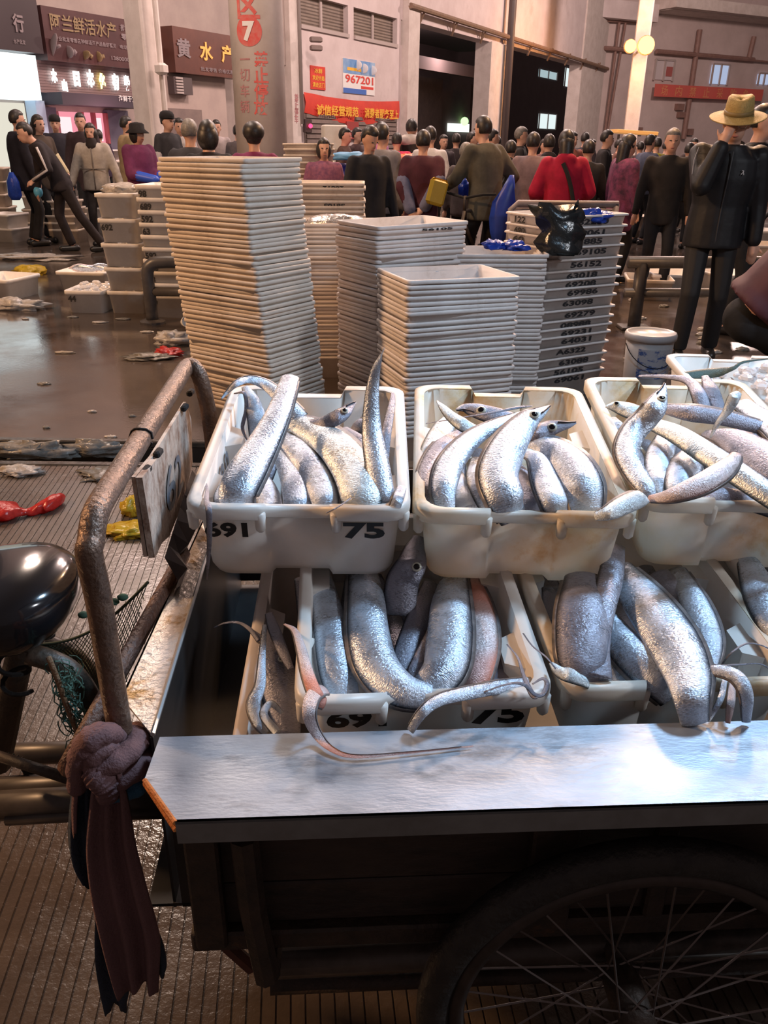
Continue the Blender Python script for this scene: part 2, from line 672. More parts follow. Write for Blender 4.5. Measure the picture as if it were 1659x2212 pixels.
# beams over the two gateways and their columns
s_c0, s_c1 = S_(866), S_(889)
s_d0, s_d1 = S_(1048), S_(1094)
s_e0, s_e1 = S_(1243), S_(1291)
mb = MB()
wbox(mb, s_b, s_d1, zo1, 14, -.6, .02)
wbox(mb, s_d1, s_e1, zo2, 14, -.6, .02)
struct(mb, 'wall_gateway', M_WALL)
for i, (a, b, o) in enumerate(((s_c0, s_c1, .25), (s_d0, s_d1, .12), (s_e0, s_e1, .10))):
    mb = MB()
    wbox(mb, a, b, 0, 14 if i != 1 else zo1 + .01, -.6, o)
    struct(mb, 'wall_pier_%d' % (i + 1), M_COLUMN)
# rear building seen through the gateways
B0 = 11.0
mb = MB()
wbox(mb, s_b - 12, s_e1 + 30, 0, 14, -B0 - .4, -B0)
M_REAR = mat('rear_brown_wall', (0.16, 0.115, 0.115), (0.135, 0.10, 0.098), rough=0.9, scale=1.0)
struct(mb, 'wall_rear', M_REAR)
mb = MB()
wbox(mb, s_a - 1, s_e1 + 4, 6.9, 7.2, -B0, -.6)
struct(mb, 'ceiling', mat('dark_ceiling', (0.10, 0.072, 0.07), rough=0.9))
mb = MB()
q0, q1 = sz(893, 130, off=-6)[0], sz(1046, 130, off=-6)[0]
zz0, zz1 = sz(960, 157, off=-6)[1], sz(960, 130, off=-6)[1]
wbox(mb, q0 - 2, q1 + 1, zz0, zz1, -6.4, -6)
struct(mb, 'trim_20', mat('rear_beam', (0.16, 0.115, 0.11), rough=0.9))
mb = MB()
wbox(mb, sz(895, 200, off=-8)[0], sz(905, 200, off=-8)[0] + 3, 0, zz0, -8.4, -8)
wbox(mb, sz(1030, 200, off=-8)[0], sz(1046, 200, off=-8)[0], 0, zz0, -8.4, -8)
struct(mb, 'trim_21', mat('rear_dark_screen', (0.05, 0.04, 0.04), (0.075, 0.06, 0.055), rough=0.9, scale=3))
lamp('gateway_fill', 'POINT', wp((s_d1 + s_e0) / 2, 5.6, -5), 420, (1.0, 0.76, 0.74), 0.6)  # both gateway lights are added fill that lifts the dark passages
lamp('gateway_fill', 'POINT', wp((s_c1 + s_d0) / 2, 5.2, -4), 160, (1.0, 0.76, 0.74), 0.6)
M_LITWIN = emis('lit_window', (0.62, 0.80, 0.85), 0.62)
M_LITWIN2 = emis('lit_window_bright', (0.85, 0.97, 0.97), 0.95)
for i, (a, t, b_, c, m) in enumerate(((1164, 149, 173, 1201, M_LITWIN), (1221, 146, 190, 1240, M_LITWIN2), (1164, 245, 279, 1198, M_LITWIN2), (1221, 245, 292, 1234, M_LITWIN))):
    sa, zt = sz(a, t, off=-B0)
    sb, zb = sz(c, b_, off=-B0)
    w_ = MB()
    wbox(w_, sa, sb, zb, zt, -B0, -B0 + .05)
    w_ = struct(w_, 'window_%d' % (i + 3), m)
    for kx in (0.0, .5, 1.0):
        mb = MB()
        x = sa + (sb - sa) * kx
        wbox(mb, x - .07, x + .07, zb - .07, zt + .07, -B0 + .05, -B0 + .12)
        struct(mb, 'mullion', M_FRAME, parent=w_)
# lit sign far inside the first gateway, with its green light
sa, zt = sz(966, 266, off=-B0)
sb, zb = sz(1023, 286, off=-B0)
o = MB()
wbox(o, sa, sb, zb, zt, -B0 + .02, -B0 + .2)
o = tag(build(o, 'lit_sign', emis('lit_sign_white', (0.86, 1.0, 0.9), 1.5)), 'glowing white sign board inside the dark left gateway', 'sign')
mb = MB()
mb.ell(wp(sz(995, 262, off=-B0)[0], zt + .15, -B0 + .3), (.28, .28, .28))
tag(build(mb, 'green_lamp', emis('green_glow', (0.45, 1.0, 0.35), 2.0), smooth=True), 'small green lamp above the glowing sign inside the gateway', 'lamp')

# roller shutters below the red banner: slats are real ridges
M_SHUT = mat('shutter_brown', (0.20, 0.155, 0.14), (0.26, 0.2, 0.18), rough=0.6, scale=3)
for i, (a, b) in enumerate(((656, 752), (764, 856))):
    sa, sb = S_(a), S_(b)
    zt = sz(700, 247)[1]
    w_ = MB()
    wbox(w_, sa, sb, 0, zt, 0, .03)
    w_ = struct(w_, 'door_%d' % (i + 1), M_SHUT)
    n = 16
    mb = MB()
    for j in range(n):
        z = zt * (j + .5) / n
        wbox(mb, sa + .05, sb - .05, z - zt / n * .36, z + zt / n * .36, .03, .07)
    o = struct(mb, 'slats', M_SHUT, parent=w_)
    o['kind'] = 'stuff'

# posters and banner on the long wall
M_RED = mat('red_print', (0.72, 0.06, 0.035), (0.60, 0.045, 0.03), rough=0.7, scale=2)
M_GOLD = mat('gold_print', (0.90, 0.50, 0.05), rough=0.6)
M_WHITEP = mat('white_print', (0.85, 0.83, 0.82), rough=0.6)
M_BLUEP = mat('blue_print', (0.12, 0.30, 0.62), (0.35, 0.52, 0.72), rough=0.6, scale=1.5)
M_BLUEP2 = mat('deep_blue_print', (0.05, 0.16, 0.55), rough=0.6)
M_REDINK = mat('red_ink', (0.80, 0.05, 0.04), (0.62, 0.09, 0.07), rough=0.7, scale=9)


def wrect(a, t, b_, c, out=.03, name='', m=None, label='', cat=''):
    sa, zt = sz(a, t)
    zb = sz(a, b_)[1]
    sb = S_(c, (t + b_) / 2)
    mb = MB()
    wbox(mb, sa, sb, zb, zt, 0.005, out)
    o = tag(build(mb, name, m), label, cat)
    return o, sa, sb, zb, zt


o, sa, sb, zb, zt = wrect(669, 141, 192, 701, .03, 'notice_poster', M_RED, 'small red poster with gold characters on the pale wall', 'poster')
hh = (zt - zb)
for i, t in enumerate(('冰鲜', '欢迎光临', '请走正门')):
    text(t, wp((sa + sb) / 2, zt - hh * (.2 + .3 * i), .03), D1, UP, 1, M_GOLD, o, bold=.02, fit=((sb - sa) * (.55 if i == 0 else .82), hh * .22), lift=.01)
o, sa, sb, zb, zt = wrect(739, 125, 200, 808, .03, 'hotline_poster', M_WHITEP, 'blue and white poster with large red hotline digits', 'poster')
hh, ww = zt - zb, sb - sa
mb = MB()
wbox(mb, sa, sb, zt - hh * .42, zt, .031, .036)
build(mb, 'sky_panel', M_BLUEP, o)
mb = MB()
wbox(mb, sa, sa + ww * .72, zb, zb + hh * .15, .031, .036)
build(mb, 'blue_band', M_BLUEP2, o)
mb = MB()
wbox(mb, sa + ww * .55, sb - ww * .05, zb + hh * .17, zb + hh * .25, .031, .036)
build(mb, 'red_band', M_REDINK, o)
mb = MB()
wbox(mb, sa + ww * .12, sa + ww * .55, zt - hh * .33, zt - hh * .24, .037, .04)
build(mb, 'yellow_band', M_GOLD, o)
for dx, dz in ((.42, .15), (.62, .22), (.9, .24)):
    mb = MB()
    mb.ell(wp(sa + ww * dx, zt - hh * dz, .037), (.18, .03, .14), rotz(-AW))
    build(mb, 'cloud_print', M_WHITEP, o)
text('967201', wp((sa + sb) / 2, zb + hh * .43, .031), D1, UP, 1, M_REDINK, o, bold=.02, fit=(ww * .88, hh * .24), lift=.012)

sa, zt = sz(653, 199)
sb, zr = sz(859, 216)
mb = MB()
nb = 24
top, bot = [], []
for i in range(nb + 1):
    u = i / nb
    s = sa + (sb - sa) * u
    sag = .16 * math.sin(math.pi * u)
    h = sz(653, 243)[1] - sz(653, 199)[1]
    top.append((s, zt - sag * .6))
    bot.append((s, zt + h * 1.0 - sag * 1.6))
mb.loft([[wp(s, z, .05 + .04 * math.sin(i * .9)) for i, (s, z) in enumerate(top)], [wp(s, (z + bot[i][1]) / 2, .09 + .05 * math.sin(i * .9 + .5)) for i, (s, z) in enumerate(top)],
         [wp(s, z, .05 + .04 * math.sin(i * .9)) for i, (s, z) in enumerate(bot)]], closed=False)
ban = tag(build(mb, 'wall_banner', M_RED, smooth=True), 'long sagging red banner with gold characters above the shutters', 'banner')
hb = abs(sz(653, 243)[1] - sz(653, 199)[1])
for t, u, wd in (('诚信经营规范', .29, .46), ('消费者服务至上', .76, .44)):
    text(t, wp(sa + (sb - sa) * u, zt - hb * .5 - .17, .16), D1, UP, 1, M_GOLD, ban, bold=.025, fit=((sb - sa) * wd * .9, hb * .56), lift=.01)

# conduit pipe with brackets along the beam, down pipes
M_PIPE = mat('rusty_conduit', (0.20, 0.13, 0.09), (0.28, 0.18, 0.12), rough=0.6, scale=6)
zc = sz(866, 12)[1]
o = thing('conduit_pipe', 'thin rusty conduit running along the beam above the gateways', 'pipe', wp(S_(866), zc, .3))
mb = MB()
mb.cyl(wp(S_(866), zc, .3), wp(S_(1291), zc - .2, .3), .09, n=8)
build(mb, 'pipe', M_PIPE, o)
for i in range(9):
    s = S_(866) + (S_(1291) - S_(866)) * (i + .4) / 9
    mb = MB()
    mb.tube([wp(s, zc, .3), wp(s, zc - .5, .03)], .04, 6)
    mb.tube([wp(s, zc - .5, .06), wp(s - .3, zc - .05, .28)], .03, 6)
    build(mb, 'bracket', M_PIPE, o)
mb = MB()
mb.cyl(wp(S_(1076), 0.01, .35), wp(S_(1076), 13.9, .35), .16, n=10)
tag(build(mb, 'drain_pipe', mat('dark_pipe', (0.10, 0.08, 0.08), rough=0.5), smooth=True), 'dark vertical drain pipe between the two gateways', 'pipe')
mb = MB()
mb.cyl(wp(S_(640), sz(640, 268)[1], .2), wp(S_(640), 13.9, .2), .05, n=8)
mb.cyl(wp(S_(641), 5, .2), wp(S_(652), 5.1, .5), .04, n=6)
o = tag(build(mb, 'cable_duct', mat('grey_duct', (0.35, 0.30, 0.28), rough=0.5), smooth=True), 'grey cable duct with small cameras at the wall corner', 'pipe')
for yy in (88, 106):
    z = sz(650, yy)[1]
    mb = MB()
    mb.bbox(wp(S_(652), z, .55), (.35, .16, .14), rotz(.4), .03)
    build(mb, 'camera_head', M_SHUT, o)
mb = MB()
z = sz(648, 272)[1]
mb.bbox(wp(S_(648), z, .25), (.34, .12, .36), rotz(-AW + math.pi / 2), .02)
o = tag(build(mb, 'alarm_box', mat('alarm_box', (0.05, 0.03, 0.03), rough=0.5)), 'small black alarm box with a red light on the wall', 'box')
mb = MB()
mb.ell(wp(S_(648), z, .36), (.06, .06, .06))
build(mb, 'indicator', emis('red_led', (1, .05, .15), 3), o, True)
o, sa, sb, zb, zt = wrect(742, 262, 300, 768, .12, 'hose_cabinet', mat('hose_red', (0.35, 0.05, 0.05), rough=0.5), 'red fire hose cabinet between the two shutters', 'cabinet')
mb = MB()
wbox(mb, sa + .2, sb - .1, zb + .2, zt - .25, .12, .15)
build(mb, 'door', mat('hose_door', (0.5, 0.38, 0.35), rough=0.4), o)

# ---------------------------------------------------------------- shops on the far left (same wall line)
s_l = -12.3
sC0, zCt = sz(346, 57)
sC1, zCb = sz(500, 165)[0], sz(346, 156)[1]
sB0 = S_(64, 90)
sB1 = S_(288, 120)
zBt, zBb = sz(64, 14)[1], sz(64, 130)[1]
mb = MB()
wbox(mb, s_l, s_a, zBt - .4, 14, -.4, 0)
wbox(mb, s_l, s_a, 0, zBt - .3, -.4, -.25)
struct(mb, 'wall_left', mat('shop_wall', (0.40, 0.33, 0.30), (0.33, 0.27, 0.25), rough=0.9, scale=1.5))
mb = MB()
wbox(mb, S_(350), S_(487), 0, zCb, -.25, .05)
struct(mb, 'wall_left_panel', mat('shop_cream', (0.50, 0.40, 0.36), (0.44, 0.35, 0.32), rough=0.9, scale=2))
M_SIGN = mat('maroon_sign_board', (0.070, 0.032, 0.034), (0.095, 0.042, 0.042), rough=0.35, scale=2)
M_SIGNC = mat('brown_sign_board', (0.12, 0.05, 0.04), (0.16, 0.062, 0.045), rough=0.35, scale=2)
M_DULLGOLD = mat('dull_gold_letters', (0.26, 0.18, 0.09), rough=0.5)
M_GREYLET = mat('grey_letters', (0.26, 0.21, 0.22), rough=0.6)


def sign(sa, sb, zb, zt, name, m, label, out=.35):
    mb = MB()
    wbox(mb, sa, sb, zb, zt, 0, out)
    return tag(build(mb, name, m), label, 'sign')


o = sign(sB0 + .08, sB1, zBb, zBt, 'shop_sign', M_SIGN, 'wide dark maroon shop sign with gold characters and fish emblems')
h = zBt - zBb
ww = sB1 - sB0
text('阿兰鲜活水产', wp(sB0 + ww * .40, zBt - h * .27, .35), D1, UP, 1, M_DULLGOLD, o, bold=.015, fit=(ww * .62, h * .32), lift=.02)
text('批发', wp(sB0 + ww * .81, zBt - h * .18, .35), D1, UP, 1, M_GREYLET, o, bold=.02, fit=(ww * .11, h * .13), lift=.02)
text('零售', wp(sB0 + ww * .81, zBt - h * .36, .35), D1, UP, 1, M_GREYLET, o, bold=.02, fit=(ww * .11, h * .13), lift=.02)
text('专业批发零售各种鲜活海产品鱼虾蟹贝', wp(sB0 + ww * .40, zBt - h * .57, .35), D1, UP, 1, M_GREYLET, o, bold=.01, fit=(ww * .58, h * .09), lift=.02)
text('电话 地址', wp(sB0 + ww * .82, zBt - h * .57, .35), D1, UP, 1, M_GREYLET, o, bold=.01, fit=(ww * .18, h * .08), lift=.02)
text('13800000000', wp(sB0 + ww * .78, zBt - h * .82, .35), D1, UP, 1, M_GREYLET, o, bold=.01, fit=(ww * .30, h * .08), lift=.02)
for (u, v, a, rr) in ((.08, .75, .6, (.09, .03, .28)), (.22, .80, .1, (.16, .03, .11)), (.37, .83, -.2, (.17, .03, .08)), (.50, .82, .5, (.13, .03, .09))):
    mb = MB()
    c = wp(sB0 + ww * u, zBt - h * v, .36)
    mb.ell(c, rr, rotz(-math.pi / 2 + math.pi / 2 - AW) @ Matrix.Rotation(a, 3, 'Y'))
    mb.box(c + D1 * rr[0] * .9, (rr[0] * .5, .05, rr[2] * .9), rotz(-AW) @ Matrix.Rotation(a + .7, 3, 'Y'))
    build(mb, 'fish_emblem', M_GREYLET if u < .3 else M_DULLGOLD, o, True)
o = sign(s_l, sB0, sz(30, 114)[1], zBt + .15, 'shop_sign', mat('dark_sign_edge', (0.05, 0.035, 0.04), rough=.4), 'dark shop sign cut off by the left edge of the photo')
text('行', wp(S_(11, 50), sz(11, 52)[1], .35), D1, UP, 1, M_GREYLET, o, bold=.03, fit=(.24, .30), lift=.02)
text('水产批发', wp(S_(14, 92), sz(14, 92)[1], .35), D1, UP, 1, M_GREYLET, o, bold=.01, fit=(.26, .08), lift=.02)
o = sign(sC0, sC1, zCb, zCt, 'shop_sign', M_SIGNC, 'brown shop sign with widely spaced characters behind the square column')
h = zCt - zCb
ww = sC1 - sC0
M_GLOWLET = mat('gold_letters_orange_glow', (0.85, 0.42, 0.10), rough=.4, emit=.35)  # orange glow reflected on the sign, put in as emission
for t, u, m in (('黄', .13, M_GREYLET), ('水', .45, M_GLOWLET), ('产', .77, M_GLOWLET)):
    text(t, wp(sC0 + ww * u, zCt - h * .45, .35), D1, UP, 1, m, o, bold=.03, fit=(ww * .19, h * .42), lift=.02)
text('批发零售 价格优惠', wp(sC0 + ww * .6, zCt - h * .86, .35), D1, UP, 1, M_GREYLET, o, bold=.01, fit=(ww * .5, h * .1), lift=.02)
# shutter housing with glowing characters under the wide sign
zN0, zN1 = sz(95, 200)[1], zBb
o = MB()
wbox(o, S_(66, 170), S_(286, 190), zN0, zN1, -.2, .1)
o = struct(o, 'wall_left_shutter', mat('shutter_mauve', (0.16, 0.10, 0.10), rough=.5))
n = 11
mb = MB()
for j in range(n):
    z = zN0 + (zN1 - zN0) * (j + .5) / n
    wbox(mb, S_(66, 170), S_(286, 190), z - .03, z + .03, .1, .14)
q = struct(mb, 'slats', mat('shutter_mauve2', (0.22, 0.14, 0.14), rough=.5), parent=o)
q['kind'] = 'stuff'
o = thing('glowing_sign', 'row of white glowing characters below the maroon shop sign', 'sign', wp(S_(90, 170), zN0, .1))
M_NEON = emis('neon_white', (0.90, 1.0, 0.96), 5.0)
M_NEONY = emis('neon_yellow', (1.0, 0.95, 0.25), 4.0)
for i, (t, x, y, hp) in enumerate((('木', 102, 164, 30), ('山', 125, 185, 26), ('日', 151, 171, 32), ('本', 181, 170, 38), ('化', 206, 175, 34), ('有', 235, 177, 36), ('段', 260, 180, 34))):
    s, z = sz(x, y)
    hpx = abs(sz(x, y - hp / 2)[1] - sz(x, y + hp / 2)[1])
    text(t, wp(s, z, .16), D1, UP, 1, M_NEONY if i == 4 else M_NEON, o, name='glowing_character', bold=.085, fit=(hpx * .62, hpx), lift=.04)
o = MB()
wbox(o, S_(94, 220), S_(282, 230), sz(95, 226)[1], zN0, -.1, .55)
o = tag(build(o, 'shop_awning', mat('awning_dark', (0.045, 0.035, 0.05), rough=.6)), 'dark box awning over the pink-lit shop window', 'awning')
text('海鲜干货', wp(S_(234, 214), sz(234, 214)[1], .55), D1, UP, 1, M_WHITEP, o, bold=.01, fit=(.5, .12), lift=.02)
# pink lit shop window
sa, sb = S_(135, 270), S_(241, 275)
z0, z1 = sz(135, 310)[1], sz(135, 240)[1]
o = MB()
wbox(o, sa, sb, z0, z1, -.25, -.2)
o = struct(o, 'window_7', emis('pink_shop_light', (1.0, 0.34, 0.42), 0.95))
for u0, u1 in ((.05, .30), (.74, .92)):
    mb = MB()
    wbox(mb, sa + (sb - sa) * u0, sa + (sb - sa) * u1, z0 + .05, z1 - .1, -.2, -.18)
    struct(mb, 'lit_panel', emis('pale_shop_light', (1.0, 0.80, 0.82), 1.1), parent=o)
mb = MB()
for u in (0, .5, .74, 1):
    wbox(mb, sa + (sb - sa) * u - .03, sa + (sb - sa) * u + .03, z0, z1, -.2, -.1)
struct(mb, 'window_frame', mat('red_frame', (0.35, 0.08, 0.10), rough=.5), parent=o)
lamp('shop_window_glow', 'POINT', wp((sa + sb) / 2, 1.8, .9), 30, (1.0, .5, .55), .4)
# bright white shop at the left edge
sa, sb = s_l, S_(68, 190)
z0, z1 = sz(30, 215)[1], sz(30, 118)[1]
mb = MB()
wbox(mb, sa, sb, z0, z1, -.2, .25)
tag(build(mb, 'light_box', emis('white_light_box', (0.86, 0.98, 1.0), 1.7)), 'large glowing white light box sign at the left edge', 'sign')
mb = MB()
wbox(mb, sa, S_(74, 270), 0, z0 - .05, -.25, -.2)
struct(mb, 'window_8', emis('pale_shop_front', (1.0, 0.95, 0.80), 0.80))
mb = MB()
wbox(mb, S_(76, 270), S_(96, 270), 0, z0, -.2, .1)
struct(mb, 'trim_22', mat('blue_white_jamb', (0.45, 0.58, 0.78), rough=.5))
mb = MB()
wbox(mb, S_(97, 270), S_(133, 270), 0, z0 - .1, -.22, -.1)
wbox(mb, S_(242, 270), S_(286, 270), 0, z0 - .1, -.22, -.1)
struct(mb, 'wall_left_blue', mat('bluish_shop_wall', (0.10, 0.10, 0.15), (0.14, 0.13, 0.17), rough=.7, scale=3))
# window unit and shutter on the cream wall, right of the column
sa, zt = sz(357, 165)
sb, zb = sz(400, 206)
o = MB()
wbox(o, sa, sb, zb, zt, .05, .25)
o = tag(build(o, 'air_conditioner', mat('dark_unit', (0.10, 0.075, 0.075), rough=.5)), 'dark air conditioner unit on the cream shop wall', 'air conditioner')
mb = MB()
for j in range(6):
    z = zb + (zt - zb) * (j + .5) / 6
    wbox(mb, sa + .05, (sa + sb) / 2 - .03, z - .02, z + .02, .25, .28)
build(mb, 'grille', M_FRAME, o)
mb = MB()
wbox(mb, S_(352, 270), S_(430, 270), 0, sz(365, 234)[1], .05, .12)
struct(mb, 'door_3', mat('door_brown', (0.20, 0.15, 0.14), (0.25, 0.19, 0.17), rough=.6, scale=4))

# ---------------------------------------------------------------- columns in front of the shops
RC = rotz(-AW)
pb = aty(331, 300, 16.0)
mb = MB()
mb.bbox((pb.x, pb.y, 5), (.42, .44, 10), RC, .03)
o = struct(mb, 'pillar_square', M_COLUMN)
mb = MB()
mb.cyl((pb.x + .30, pb.y - .16, 0.0), (pb.x + .30, pb.y - .16, 10), .05, n=8)
mb.bbox((pb.x + .34, pb.y - .30, aty(350, 150, 15.8).z), (.2, .2, .18), RC, .04)
struct(mb, 'down_pipe', M_COLUMN, parent=o)
RP = .375
pc = aty(565, 290, 13.2)
mb = MB()
mb.lathe([(RP, 0), (RP, 9)], (pc.x, pc.y, 0), 40)
pil = struct(mb, 'pillar_round', M_COLUMN, True)
fdir = math.atan2(-pc.y, -pc.x)


def text_cyl(t, px, py, hpx, m, wk=1.0, bold=.02):
    vs, fs = text_geo(t, bold)
    q = aty(px, py, pc.y - RP * .9)
    hgt = hpx * depth(q) / FPX
    ang0 = math.asin(max(-.98, min(.98, (q.x - pc.x * (pc.y - RP * .9) / pc.y) / RP)))
    import bmesh
    bm = bmesh.new()
    bvs = [bm.verts.new(v) for v in vs]
    for f in fs:
        try:
            bm.faces.new([bvs[q_] for q_ in f])
        except ValueError:
            pass
    bmesh.ops.triangulate(bm, faces=bm.faces)
    bmesh.ops.subdivide_edges(bm, edges=bm.edges, cuts=3, use_grid_fill=True)
    bm.verts.index_update()
    vs = [v.co.copy() for v in bm.verts]
    fs = [tuple(v.index for v in f.verts) for f in bm.faces]
    bm.free()
    x0, x1 = min(v.x for v in vs), max(v.x for v in vs)
    y0, y1 = min(v.y for v in vs), max(v.y for v in vs)
    k = hgt / (y1 - y0)
    mb = MB()
    out = []
    for v in vs:
        a = fdir + ang0 + (v.x - (x0 + x1) / 2) * k * wk / RP
        out.append((pc.x + (RP + .006) * math.cos(a), pc.y + (RP + .006) * math.sin(a), q.z + (v.y - (y0 + y1) / 2) * k))
    mb.add(out, fs)
    me = data(mb, 'lettering', m)
    o = bpy.data.objects.new('lettering', me)
    COL.objects.link(o)
    o.parent = pil


M_REDPAINT = mat('faded_red_paint', (0.72, 0.10, 0.09), (0.66, 0.22, 0.19), rough=.8, scale=14)
M_REDPAINT2 = mat('faded_dark_red_paint', (0.42, 0.16, 0.17), (0.52, 0.28, 0.27), rough=.8, scale=14)
text_cyl('区', 535, 12, 50, M_REDPAINT, 1.0, .03)
_TXT[('disc', 0)] = ([Vector((0, 0, 0))] + [Vector((.5 * math.cos(2 * math.pi * k / 28), .5 * math.sin(2 * math.pi * k / 28), 0)) for k in range(28)], [(0, 1 + k, 1 + (k + 1) % 28) for k in range(28)])
text_cyl('disc', 537, 68, 58, M_REDPAINT, 1.0, 0)
_w = pil


def lift_txt(t, px, py, hpx, m):
    global RP
    RP += .012
    text_cyl(t, px, py, hpx, m, 1.0, .05)
    RP -= .012


lift_txt('7', 537, 68, 38, M_WHITEP)
for i, t in enumerate('禁止停放'):
    text_cyl(t, 564, 128 + 34.5 * i, 30, M_REDPAINT, 1.0, .025)
for i, t in enumerate('一切车辆'):
    if i == 0:
        _TXT[('bar', .012)] = ([Vector((-4, -.5, 0)), Vector((4, -.5, 0)), Vector((4, .5, 0)), Vector((-4, .5, 0))], [(0, 1, 2, 3)])
    text_cyl(t if i else 'bar', 529, 128 + 34 * i, 24 if i else 3, M_REDPAINT2, 1.0, .012)
# thin wall strip with a vertical notice right of the round pillar
mb = MB()
wbox(mb, S_(622), S_(640), 0, 14, -.1, .16)
o = struct(mb, 'wall_strip', M_COLUMN)
for i, t in enumerate('禁止停车'):
    s, z = sz(630, 212 + 15 * i)
    text(t, wp(s, z, .16), D1, UP, 1, M_REDPAINT2, o, bold=.02, fit=(.17, .22), lift=.01)

# ---------------------------------------------------------------- right hand facade
A2 = math.radians(62)
D2 = Vector((math.sin(A2), math.cos(A2), 0))
N2 = Vector((math.cos(A2), -math.sin(A2), 0))
q = wp(s_e1, 0)
P2 = Vector((q.x, q.y, 0))
W2 = (P2, D2, N2)


def sz2(px, py, off=0.0):
    return sz(px, py, P2, D2, N2, off)


def wrect2(mb, a, t, b_, c, o0=0.0, o1=.1):
    sa, zt = sz2(a, t)
    zb = sz2(a, b_)[1]
    sb = sz2(c, (t + b_) / 2)[0]
    wbox(mb, sa, sb, zb, zt, o0, o1, W2)
    return sa, sb, zb, zt


mb = MB()
wbox(mb, -.5, 40, 0, 16, -.4, 0, W2)
struct(mb, 'wall_right', mat('right_plaster', (0.62, 0.51, 0.49), (0.54, 0.44, 0.42), rough=.9, scale=.8, c3=(0.42, 0.33, 0.31), c3amt=.42, c3scale=.5, sharp=.3))
M_BRACE = mat('brown_brace', (0.24, 0.14, 0.12), (0.30, 0.18, 0.15), rough=.6, scale=4)
for i, (x0, y0, x1, y1, r) in enumerate(((1286, 45, 1262, 300, .17), (1334, 28, 1300, 290, .08), (1349, 24, 1306, 285, .07), (1505, 65, 1470, 300, .16), (1622, 80, 1610, 130, .16))):
    a = Vector(wp(sz2(x0, y0)[0], sz2(x0, y0)[1], .25, *W2))
    b = Vector(wp(sz2(x1, y1)[0], sz2(x1, y1)[1], .25, *W2))
    mb = MB()
    mb.cyl(a, b, r, n=8)
    struct(mb, 'trim_%d' % (30 + i), M_BRACE)
mb = MB()
for (x0, y0, x1, y1, r) in ((1286, 104, 1360, 110, .12), (1410, 112, 1620, 130, .13), (1500, 120, 1655, 135, .06), (1290, 46, 1366, 50, .05)):
    mb.cyl(wp(*sz2(x0, y0), .3, *W2), wp(*sz2(x1, y1), .3, *W2), r, n=8)
struct(mb, 'trim_36', M_BRACE)
mb = MB()
wrect2(mb, 1272, 0, 40, 1400, .0, .9)
struct(mb, 'trim_37', M_WALL)
mb = MB()
wrect2(mb, 1408, 2, 28, 1659, .0, 1.6)
wbox(mb, sz2(1400, 10)[0], 40, sz2(1405, 26)[1], sz2(1405, 2)[1], 0, 2.2, W2)
struct(mb, 'trim_38', M_COLUMN)
for i, (a, t, b_, c, m) in enumerate(((1414, 130, 172, 1452, mat('pale_pane', (0.62, 0.55, 0.56), rough=.3)), (1538, 140, 181, 1570, emis('bluish_window', (0.50, 0.58, 0.80), .80)), (1637, 160, 182, 1659, emis('bluish_window', (0.50, 0.58, 0.80), .80)))):
    mb = MB()
    sa, sb, zb, zt = wrect2(mb, a, t, b_, c, .0, .1)
    o = struct(mb, 'window_%d' % (9 + i), m)
    mb = MB()
    for s in (sa, (sa + sb) / 2, sb):
        wbox(mb, s - .05, s + .05, zb - .05, zt + .05, .1, .18, W2)
    wbox(mb, sa, sb, zt, zt + .1, .1, .18, W2)
    struct(mb, 'window_frame', M_FRAME, parent=o)
    if i == 0:
        mb = MB()
        wbox(mb, sa + (sb - sa) * .62, sb - .1, zb + .2, zt - .3, .1, .14, W2)
        struct(mb, 'notice', mat('red_notice', (0.4, 0.12, 0.11), rough=.6), parent=o)
mb = MB()
sa, sb, zb, zt = wrect2(mb, 1402, 182, 209, 1634, .5, .56)
o = tag(build(mb, 'wall_banner', mat('faded_red_banner', (0.66, 0.12, 0.10), (0.60, 0.14, 0.11), rough=.7, scale=1)), 'faded red banner on the right facade beside the straw hat', 'banner')
for i, t in enumerate('场内禁止采购鱼'):
    text(t, wp(sa + (sb - sa) * (.08 + .125 * i), (zb + zt) / 2, .56, *W2), D2, UP, 1, mat('faded_gold', (0.72, 0.28, 0.14), rough=.6), o, bold=.01, fit=(.55, .55), lift=.02)
for (a, t, b_, c) in ((1458, 224, 238, 1472), (1462, 242, 254, 1474), (1372, 275, 290, 1382), (1482, 278, 292, 1492)):
    mb = MB()
    wrect2(mb, a, t, b_, c, 0.0, .25)
    o = build(mb, 'meter_box', M_BRACE)
    tag(o, 'small brown meter box on the right facade', 'box', 'meter boxes on the right facade')
for (x, y) in ((1428, 140),):
    pass
for i, (a, t, c, hh) in enumerate(((1236, 230, 1246, 12), (1235, 246, 1246, 12))):
    s, z = sz(a + 5, t)
